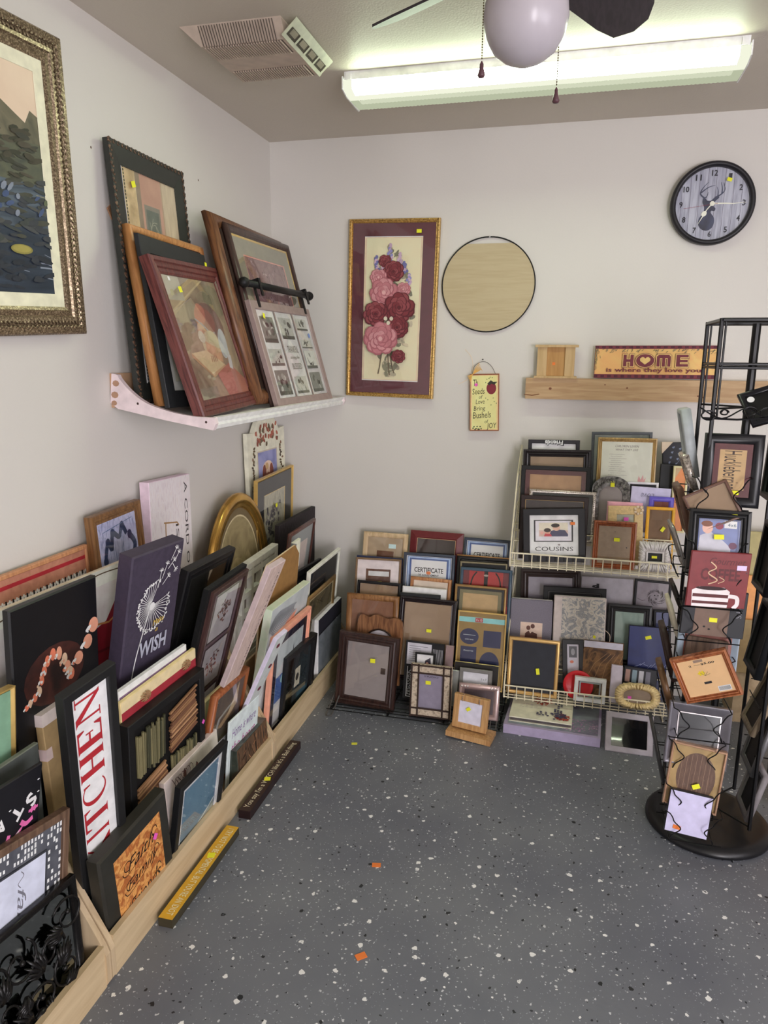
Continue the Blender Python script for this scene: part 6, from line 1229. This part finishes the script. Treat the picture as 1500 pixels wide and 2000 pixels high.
b = M(); b.ring(w_, h_, prof('flat', .016, t_, .028), wq); b.build('moulding', ws); b = M(); b.ring(w_-.04, h_-.04, [(0, -.030), (0, -.020), (.006, -.020), (.006, -.030)], mt(150, 156, 156, .4), .02); b.build('inner_frame', ws)
cv('w15', 'picture_frame', 'tall narrow white frame side, right of the small white square frame', 'picture frame', G6, mt(176, 168, 180, .4), None)
cv('w16', 'picture_frame', 'dark collage sheet of small photos behind the cream ruffled oval', 'picture frame', G6, mt(30, 30, 36, .4), None, lambda a: [a.rect(.06+.2*i, .55, .2+.2*i, .92, mt(*c_)) for i, c_ in enumerate(((150, 120, 110), (120, 140, 150), (170, 170, 176), (110, 110, 120)))])
mat, w_, h_, t_ = PL['w17']; rf = thing('ruffled_oval_frame', 'cream ruffled oval frame in the front right of the lower basket', 'picture frame', G6, mat); cm = mt(196, 176, 130, .6, bump=.5, sc_=90)
n_ = 60; se = lambda t, p: math.copysign(abs(t)**p, t); o_ = []; i_ = []
for k in range(n_): t = 2*math.pi*k/n_; o_.append((w_/2*se(math.cos(t), .7)*(1+.03*math.sin(k*2.6)), h_/2+h_/2*se(math.sin(t), .8)*(1+.04*math.cos(k*2.2)))); i_.append(((w_/2-.030)*se(math.cos(t), .8), h_/2+(h_/2-.022)*se(math.sin(t), .8)))
b = M(); b.loopring(o_, i_, -.004, -t_, cm, -.006)
for k in range(n_): b.tube([(i_[k][0], i_[k][1], -.003), ((o_[k][0]+i_[k][0])/2, (o_[k][1]+i_[k][1])/2, .007+.003*(k % 2)), (o_[k][0], o_[k][1], -.004)], [.003, .0055, .004], cm, 5)
b.build('ruffle', rf, True); b = M(); b.z = -.008; b.flat(i_, mt(120, 104, 86)); b.build('backing_board', rf); sticker(rf, -.03, h_*.42, PNK, 0, .014, .012, -.006)
# floor under the baskets
fl = thing('boxed_album', 'flat clear-lidded keepsake box with pink flowers, on the floor under the cream album', 'box', None, Matrix.Translation((.03, 2.90, 0)) @ Matrix.Rotation(R(-3), 4, 'Z'))
b = M(); lv = mt(150, 140, 166, .3); b.box(-.215, -.155, .001, .165, .16, .040, lv); b.build('box', fl); b = M(); b.z = .0402; b.rect(-.20, -.14, .155, .15, blotch([(120, 124, 140), (140, 150, 156), (110, 104, 126)], 10, 1.3)); rnd = random.Random(4)
for i in range(90): b.ell(rnd.uniform(.02, .15), rnd.uniform(-.13, -.02), .004, .003, mt(*rnd.choice([(176, 140, 170), (150, 112, 150)]), .6), 0, 5)
b.build('lid_print', fl)
fb = thing('photo_album', 'cream scrapbook with red blooms and checked borders, lying on the boxed set on the floor', 'photo album', None, Matrix.Translation((-.045, 2.905, .0415)) @ Matrix.Rotation(R(-2), 4, 'Z') @ Matrix.Rotation(R(1.0), 4, 'X'))
b = M(); cc_ = mt(206, 196, 176, .5); b.box(-.125, -.12, .018, .125, .12, .022, cc_); b.box(-.125, -.12, .0, .125, .12, .003, cc_); b.build('cover', fb); b = M(); b.box(-.12, -.112, .003, .122, .116, .018, mt(70, 64, 66)); b.build('pages', fb)
b = M(); b.z = .0222; rnd = random.Random(8)
for cx, cy, s_, n_ in ((-.0, .05, .040, 70), (.085, -.075, .028, 50)):
    for i in range(n_): t = rnd.random()*6.3; q = rnd.random()**.5*s_; b.ell(cx+q*math.cos(t), cy+q*math.sin(t), .006, .004, mt(*rnd.choice([(150, 52, 40), (120, 40, 36), (176, 90, 70)]), .6), t, 6)
for i in range(60): x, y = rnd.choice([(.05+.012*(i % 3), -.11+.21*rnd.random()), (-.02+.12*rnd.random(), -.085+.012*(i % 3))]); b.rect(x, y, x+.009, y+.009, mt(60, 60, 84, .6))
for i in range(3): b.text('our family album', -.045, -.005-.014*i, .09, mt(120, 100, 120), .007)
b.build('cover_print', fb)
fr('x3', 'picture_frame', 'pale grey-framed mirror-black panel leaning on the floor under the right end of the basket', 'picture frame', None, .022, mt(150, 144, 152, .4), 'flat', pm=mt(14, 14, 18, .15))
# ------------------------------------------------------------------ spinner stand
sp = thing('spinner_stand', 'tall black wire spinner display on a round base, hung with frames on all sides', 'display stand', None, Matrix.Translation((.505, 2.37, 0)))
b = M(); b.lathe([(0, .030), (.05, .030), (.12, .026), (.160, .030), (.180, .026), (.191, .014), (.192, .004), (.186, 0), (0, 0)], mt(26, 26, 29, .35), .008, -.03, n=64); b.build('base', sp, True)
b = M(); b.tube([(0, 0, .02), (0, 0, 1.60)], .012, WIREB, 10); b.build('pole', sp)
b = M(); H_ = .115; sq = [(-H_, -H_), (H_, -H_), (H_, H_), (-H_, H_)]
bar = lambda p, q, r_=.005: b.tube([p, q], r_, WIREB, 6)
for i in range(4):
    (xa, ya), (xb, yb) = sq[i], sq[(i+1) % 4]
    bar((xa, ya, 1.605), (xb, yb, 1.605), .006); bar((xa, ya, 1.485), (xb, yb, 1.485), .004); bar((xa, ya, 1.475), (xb, yb, 1.475), .004)
    bar((xa, ya, .05), (xa, ya, 1.61), .006); bar((xa*.9, ya*1.0, 1.605), (xa*.9, ya, 1.33), .003)
    bar((xa, ya, .06), (0, 0, .06), .003); bar((xa, ya, 1.36), (0, 0, 1.36), .003)
b.build('post_frame', sp)
def pocket(ang, z0, off=0, wd=.125, hh=.055, o=.05):
    """wire pocket on one side: two wavy upright wires, a ledge and side stays"""
    a = R(ang); ca, sa = math.cos(a), math.sin(a)
    T = lambda x, y, z: (x*ca-(-H_-y)*-sa*-1, 0, z)
    def P3(x, d, z): X, Y = x+off, -(H_+d); return (X*ca-Y*sa, X*sa+Y*ca, z)
    b = M(); r_ = .0019
    b.tube([P3(-wd/2, 0, z0+hh), P3(-wd/2-.004, o, z0+hh)]+smoothpts([P3(-wd/2+.008, o+.010, z0+hh-.002), P3(-wd/2+.016, o+.010, z0+hh-.014), P3(-wd/2+.022, o+.008, z0+hh*.70), P3(-wd/2+.042, o+.005, z0+hh*.45), P3(-wd/2+.020, o, z0+hh*.18), P3(-wd/2+.014, o-.003, z0)], 5)+[P3(-wd/2+.010, 0, z0)], r_, WIREB, 5)
    b.tube([P3(wd/2, 0, z0+hh), P3(wd/2+.004, o, z0+hh)]+smoothpts([P3(wd/2-.008, o+.010, z0+hh-.002), P3(wd/2-.016, o+.010, z0+hh-.014), P3(wd/2-.022, o+.008, z0+hh*.70), P3(wd/2-.042, o+.005, z0+hh*.45), P3(wd/2-.020, o, z0+hh*.18), P3(wd/2-.014, o-.003, z0)], 5)+[P3(wd/2-.010, 0, z0)], r_, WIREB, 5)
    for d in (.012, o-.006): b.tube([P3(-wd/2-.01, d, z0-.003), P3(wd/2+.01, d, z0-.003)], r_, WIREB, 5)
    b.tube([P3(-wd/2, 0, z0+.02), P3(wd/2, 0, z0+.02)], r_, WIREB, 5)
    return b.build('wire_pocket', sp)
ZS = [1.075, .895, .795, .695, .545, .395, .278, .145, .075]
for i, z in enumerate(ZS): pocket(0, z, -.080, .150, .095, (.045, .075, .085, .095, .085, .12, .09, .12, .15)[i])
for z in (1.05, .85, .62, .42, .22): pocket(-90, z, 0, .14, .06, .05); pocket(90, z, 0, .14, .06, .05)
G7 = 'frames on the spinner stand'
def huck(a): a.rect(0, 0, 1, 1, mt(74, 26, 34, .5)); a.rect(.16, .14, .84, .88, mt(166, 138, 98, .6)); a.text('Huckleberries', .50, .51, .70, mt(50, 28, 26, .6), .44, rot=-math.pi/2)
fr('p1', 'picture_frame', 'black frame with burgundy mat lettered Huckleberries sideways, top of the spinner front', 'picture frame', G7, .030, mt(26, 26, 30, .3), 'round', art=huck, tags=[(.58, .20, YEL, 0, .020, .012)])
fr('p2', 'picture_frame', 'brown frame tipped on its corner under the Huckleberries frame', 'picture frame', G7, .008, mt(84, 60, 50, .4), 'round', pm=TAN, tags=[(.85, .15, YEL, -.4, .014, .012)])
def kid(a): a.rect(0, 0, 1, 1, mt(110, 120, 160, .5)); a.rect(0, 0, 1, .22, mt(196, 200, 210, .5)); a.poly([(.0, .2), (.05, .6), (.3, .7), (.62, .5), (.8, .35), (.8, .22), (0, .2)], mt(176, 176, 186, .5)); a.ell(.22, .78, .13, .13, mt(206, 160, 146, .5)); a.ell(.2, .88, .14, .07, mt(110, 66, 50, .5)); a.ell(.5, .84, .10, .08, mt(120, 50, 70, .5)); a.rect(.62, .80, .92, .97, mt(200, 204, 206)); a.text('4x6', .8, .88, .2, mt(50, 80, 100), .08); a.ell(.70, .14, .11, .09, mt(40, 60, 130, .5)); a.text('4x6', .70, .14, .12, WHT, .06); a.ell(.85, .4, .1, .08, mt(96, 60, 84, .5))
fr('p3', 'picture_frame', 'black beaded frame with a stock photo of a child in snow clothes, spinner front', 'picture frame', G7, .030, mt(28, 28, 30, .35), 'step', art=kid, tags=[(.50, .56, YEL, .05, .026, .014)], deco=lambda m, w, h, bw: beads(m, w, h, bw, .002, .0012, .0045, mt(120, 118, 116, .3, .5), -.003))
def coffee(a): c_ = mt(206, 190, 190, .5); l_ = mt(76, 34, 36, .5); a.text('Gourmet', .62, .84, .6, l_, .12, shear=.3); a.text('COFFEE', .52, .60, .66, l_, .22, bold=.03); a.poly([(.10, .0), (.08, .30), (.20, .37), (.62, .37), (.72, .30), (.70, 0)], c_); a.rect(.10, .18, .71, .24, l_); a.rect(.10, .06, .71, .11, l_); a.ell(.40, .345, .26, .035, mt(50, 22, 24, .5)); a.line([(.70, .22), (.84, .20), (.86, .08), (.80, .0)], .07, c_, 5); a.line([(.34, .42), (.48, .50), (.32, .62), (.44, .72), (.34, .82)], .02, mt(176, 150, 120), 6); a.line([(.5, .44), (.6, .5), (.5, .56)], .012, mt(176, 150, 120), 5)
cv('p4', 'tin_sign', 'dark red coffee cup sign with GOURMET COFFEE lettering, spinner front', 'sign', G7, mt(104, 40, 42, .4), None, coffee, tags=[(.86, .74, mt(186, 170, 230), 0, .026, .014)])
def boys(a): g_ = mt(106, 106, 112, .6); a.rect(.20, .0, .74, .66, mt(96, 76, 64, .5)); a.text('the', .70, .83, .18, g_, .13); a.text('BOYS', .885, .66, .44, g_, .09, rot=-math.pi/2); a.ell(.37, .2, .02, .02, INK); a.ell(.45, .15, .02, .02, INK)
cv('p5', 'picture_frame', 'black frame lettered the BOYS with a brown opening, spinner front', 'picture frame', G7, mt(30, 31, 36, .5), None, boys, tags=[(.50, .36, YEL, .0, .022, .013)])
fr('p6', 'picture_frame', 'silver-blue frame with arched inner edge, spinner front', 'picture frame', G7, .022, mt(132, 144, 156, .35), 'slope', pm=mt(120, 70, 60))
cv('p6b', 'picture_frame', 'rough brown wooden frame back tucked into the silver-blue frame', 'picture frame', G7, wood((80, 58, 46), (110, 84, 66), .6, 1.3), None)
def price(a): a.rect(0, 0, 1, 1, mt(196, 162, 120, .6, var=.04)); a.text('2', .26, .83, .06, INK, .05, bold=.03); a.text('$5.00', .64, .84, .30, INK, .06, bold=.03); a.line([(.34, .83), (.48, .835)], .006, INK); a.rect(.36, .90, .56, .97, mt(130, 110, 96)); [a.ell(.44+.05*math.cos(i*1.05), .60+.035*math.sin(i*1.05), .035, .025, mt(206, 176, 40), i, 8) for i in range(6)]; [a.line([(.5, .52), (.5+.12*math.cos(t), .52+.12*math.sin(t))], .008, mt(110, 104, 60)) for t in (.3, .9, 1.6, 2.3)]; a.rect(.42, .30, .58, .36, mt(44, 40, 44)); a.rect(.66, .05, .93, .19, mt(196, 196, 204)); [a.rect(.68+.022*i, .07, .68+.022*i+.010, .17, INK) for i in range(11)]
fr('p7', 'picture_frame', 'orange-brown wooden frame tipped sideways with a 2 for $5.00 insert, spinner front', 'picture frame', G7, .017, wood((126, 62, 32), (176, 102, 58), .25, 1.35, .8), 'step', art=price)
fr('p8', 'picture_frame', 'wide brushed pewter frame with black centre, spinner front', 'picture frame', G7, .028, mt(96, 94, 100, .35, .5), 'slope', mats=[(.004, mt(190, 184, 184, .2, .6))], pm=mt(26, 26, 28, .3))
def circ(a): a.rect(0, 0, 1, 1, mt(146, 122, 80, .5)); a.ell(.52, .50, .37, .40, blotch([(84, 60, 48), (104, 78, 62)], 30, 1.3, stretch=(6, 1, 1)), n=36); [a.line([(.22+.09*i, .5-.38*math.sqrt(max(0, 1-((.22+.09*i-.52)/.37)**2))), (.22+.09*i, .5+.38*math.sqrt(max(0, 1-((.22+.09*i-.52)/.37)**2)))], .006, mt(140, 112, 92)) for i in range(7)]
fr('p9', 'picture_frame', 'rose-gold frame with tan mat and brown striped circle, spinner front', 'picture frame', G7, .006, mt(170, 136, 112, .25, .5), 'flat', art=circ, tags=[(.55, .38, YEL, .5, .022, .014)])
cv('p10', 'picture_frame', 'plain pale lilac-white card frame with orange tag, lowest on the spinner front', 'picture frame', G7, mt(172, 168, 196, .5), mt(40, 40, 46, .4), None, tags=[(.28, .14, ORG, -.1, .022, .012)])
# frames seen edge-on at the left and right of the stand
def side(face, name, label, y, z, th, w_, h_, t_, m1, m2, yaw=0, roll=0, x=None, bw=.016):
    fam = 'R' if face == 'L' else 'L'; X = x if x is not None else (.345 if face == 'L' else .695)
    pl = (place(fam, X, y, z, th, yaw, roll), w_, h_, t_)
    return fr(None, name, label, 'picture frame', G7, bw, m1, 'round', pm=m2, pl=pl, glass=False)
LS = [(.352, 1.149, 12, .09, .205, .03, mt(150, 156, 158, .4), mt(120, 116, 116), 'white-and-grey frame edge at the very top left of the spinner'),
      (.363, 1.111, 20, .10, .11, .02, slv, mt(60, 58, 60), 'silver scrolled frame edge on the left of the spinner, beside Huckleberries'),
      (.362, .969, 17, .13, .155, .02, wood((96, 62, 48), (126, 90, 70), .4, 1.2), mt(150, 140, 110), 'brown and gold frame edge left of the tipped brown frame on the spinner'),
      (.366, .857, 21, .13, .15, .012, mt(150, 148, 146, .25, .7), mt(130, 128, 126), 'thin bright silver frame edge left of the child photo on the spinner'),
      (.366, .724, 23, .10, .09, .015, mt(40, 36, 36, .4), mt(30, 30, 30), 'short dark frame edge left of the coffee sign on the spinner'),
      (.357, .648, 17, .12, .11, .014, mt(196, 190, 172, .4), mt(150, 140, 120), 'cream slim frame edge left of the BOYS frame'),
      (.355, .501, 15, .12, .165, .02, mt(62, 46, 42, .4), mt(40, 34, 34), 'dark brown frame edge jutting left beside the navy canvas'),
      (.356, .396, 17, .12, .14, .02, wood((112, 76, 44), (140, 98, 60), .4, 1.2), mt(50, 42, 40), 'caramel wood frame edge jutting left beside the cream ruffled oval'),
      (.371, .088, 14, .13, .25, .012, mt(70, 70, 72, .35, .4), mt(44, 44, 46), 'charcoal metal frame edge, lowest on the left of the spinner')]
RS = [(.600, 1.09, 2, .15, .195, .025, BLK, mt(30, 30, 34), 'black frame leaning out at the upper right of the spinner'),
      (.605, .809, 5, .15, .207, .025, BLK, mt(28, 28, 32), 'black frame at the right of the spinner, level with the coffee sign'),
      (.608, .546, 9, .15, .222, .025, mt(26, 28, 32), mt(28, 28, 32), 'black frame at the right of the spinner, level with the BOYS frame'),
      (.610, .355, 20, .14, .20, .018, wood((140, 120, 94), (170, 150, 122), .5, 1.2), mt(50, 44, 40), 'natural wood frame edge slanting at the right, beside the 2 for $5.00 frame'),
      (.625, .220, 12, .14, .21, .018, mt(96, 96, 98, .4, .3), mt(24, 24, 28), 'grey metal frame edge slanting at the right, beside the pewter frame'),
      (.628, .062, 13, .14, .17, .020, mt(110, 106, 108, .6), mt(20, 20, 24), 'pale grey barn-board frame edge, lowest at the right of the spinner')]
for x, z, th, w_, h_, t_, m1, m2, lb in LS: side('L', 'picture_frame', lb, 2.35, z, -th, w_, h_, t_, m1, m2, x=x)
for x, z, th, w_, h_, t_, m1, m2, lb in RS: side('R', 'picture_frame', lb, 2.34, z, -th, w_, h_, t_, m1, m2, x=x)
# things lying on top of the spinner
tp = fr(None, 'picture_frame', 'black frame with a round white sticker lying on top of the spinner', 'picture frame', G7, .016, mt(22, 22, 28, .3), 'round', pm=BLK, pl=(place('B', .565, 2.28, 1.335, 38, -10, 24), .13, .12, .014), glass=False)
b = M(); b.z = .002; b.ell(-.040, .085, .010, .010, WHT); b.build('round_sticker', tp)
tq = cv(None, 'picture_frame', 'white frame laid on top of the spinner under wire scrolls', 'picture frame', G7, mt(190, 186, 190, .4), None, pl=(place('B', .60, 2.27, 1.325, 62, -14, -20), .10, .10, .012))
ts = thing('wire_scroll_easel', 'tangle of black curled wire on top of the spinner', 'easel', None, Matrix.Translation((.45, 2.225, 1.335)))
b = M()
for cx, cz, r_, n_ in ((-.075, .008, .022, 1.3), (-.035, .018, .012, 1.6), (.03, .022, .020, 1.2), (.075, .020, .022, 1.5), (.115, .026, .018, 1.3)):
    b.tube([(cx+r_*(1-.02*i)*math.cos(i*.45), .004*math.sin(i*.9), cz+r_*.6*math.sin(i*.45)) for i in range(int(14*n_))], .0022, WIREB, 5)
b.tube(smoothpts([(-.10, 0, .03), (-.04, 0, .0), (.02, 0, .03), (.07, 0, .01), (.14, 0, .04)], 5), .0022, WIREB, 5); b.tube([(-.09, 0, .0), (.0, .0, -.002), (.16, .01, .012)], .003, WIREB, 5); b.build('wire', ts)
# partly seen crate of frames beyond the spinner
G8 = 'frames stacked beyond the spinner'
for i, (x, y, z, w_, h_, m1, lb) in enumerate(((.80, 2.86, .55, .12, .26, mt(150, 140, 96), 'olive-cream frame glimpsed right behind the spinner top'), (.80, 2.80, .40, .12, .24, mt(196, 136, 80), 'orange-tan framed board glimpsed behind the black frames at right'), (.80, 2.74, .25, .12, .22, mt(140, 120, 84), 'khaki framed board glimpsed right behind the BOYS frame'))):
    cv(None, 'picture_frame', lb, 'picture frame', G8, m1, None, pl=(place('B', x, y+.3, z, 8, 0, 0), w_+.10, h_, .012))
st_ = thing('wooden_shelf_unit', 'plain wooden display step at the right edge beyond the spinner', 'shelf', None, Matrix.Translation((.86, 3.05, 0)))
b = M(); b.box(-.13, .06, 0, .30, .24, .245, ply); b.box(-.13, .12, .245, .30, .24, .395, ply); b.box(-.13, .18, .395, .30, .24, .545, ply); b.build('steps', st_)
cv(None, 'wooden_board', 'tall varnished pine board leaning at the right edge of the photo', 'board', None, wood((150, 108, 70), (176, 132, 90), .5, 1.35, .8), None, pl=(place('B', .86, 2.50, 0, 8, 12, 6), .22, .50, .015))
# ------------------------------------------------------------------ signs and stickers on the floor
def stick(name, label, p0, p1, wd, ht, top, side_, text, tm, flip, frac, stk=None):
    (xa, ya), (xb, yb) = p0, p1; L = math.hypot(xb-xa, yb-ya); a = math.atan2(yb-ya, xb-xa)
    mw = Matrix.Translation(((xa+xb)/2, (ya+yb)/2, ht)) @ Matrix.Rotation(a+(math.pi if flip else 0), 4, 'Z')
    root = thing(name, label, 'sign', None, mw); b = M(); b.box(-L/2, -wd/2, -ht+.001, L/2, wd/2, -.001, side_); b.box(-L/2+.0005, -wd/2+.0005, -.001, L/2-.0005, wd/2-.0005, 0, top); b.build('board', root)
    b = M(); b.z = .0004; b.text(text, 0, 0, L*frac, tm, wd*.62); b.build('lettering', root)
    if stk is not None: sticker(root, stk*L, 0, YEL, .3, .022, .022, .0015)
stick('block_sign', 'long yellow stick sign ending YOU\'RE AN IDIOT, on the floor beside the middle bin', (-.968, 1.475), (-.968, 1.88), .042, .028, mt(190, 146, 40, .5, k=1.4), mt(66, 60, 44, .5), 'I TRY NOT TO BE JUDGMENTAL, BUT YOU\'RE AN IDIOT', mt(224, 214, 170, .5), True, .93, -.14)
stick('block_sign', 'dark brown stick sign on the floor lettered You say I\'m a WITCH', (-.966, 1.960), (-.966, 2.425), .042, .030, mt(48, 30, 30, .35), mt(40, 24, 25, .4), 'You say I\'m a WITCH like it\'s a Bad thing', mt(206, 192, 166, .5), False, .92, -.09)
for x, y, m_, s_, rot, lb in ((-.753, 2.512, mt(190, 190, 60), .011, .3, 'crumpled yellow sticker on the floor in front of the low rack'), (-.487, 1.856, ORG, .013, .2, 'orange square sticker on the floor, the farther of the two orange ones'), (-.437, 1.517, ORG, .014, .7, 'orange sticker on the floor, the nearer of the two orange ones')):
    b = M(); c_, d_ = math.cos(rot)*s_, math.sin(rot)*s_; b.prism([(-c_+d_*.7, -d_-c_*.7), (c_+d_*.7, d_-c_*.7), (c_-d_*.7, d_+c_*.7), (-c_-d_*.7, -d_+c_*.7)], .0018, .0006, m_); o = b.build('floor_sticker'); o.location = (x, y, 0); tag(o, lb, 'sticker', 'stickers dropped on the floor')
# small marks on the left wall
for y, z, s_ in ((1.985, 1.98, .004), (2.42, 2.00, .003), (2.62, 2.03, .004)): b = M(); b.blob(0, 0, 0, .0015, s_, s_, mt(96, 80, 70), 6, 3); o = b.build('nail_hole'); o.location = (XW, y, z+.1); struct(o)
cl = M(); cl.prism([(-.03, 0), (.0, .022), (.012, -.02), (-.01, -.03)], .004, 0, mt(150, 112, 84)); o = cl.build('wall_cleat'); o.matrix_world = place('L', XW+.004, 2.065, 1.925, 0, 0, 0); tag(o, 'torn brown wood scrap on the wall, left of the tall carved mirror', 'wood scrap')
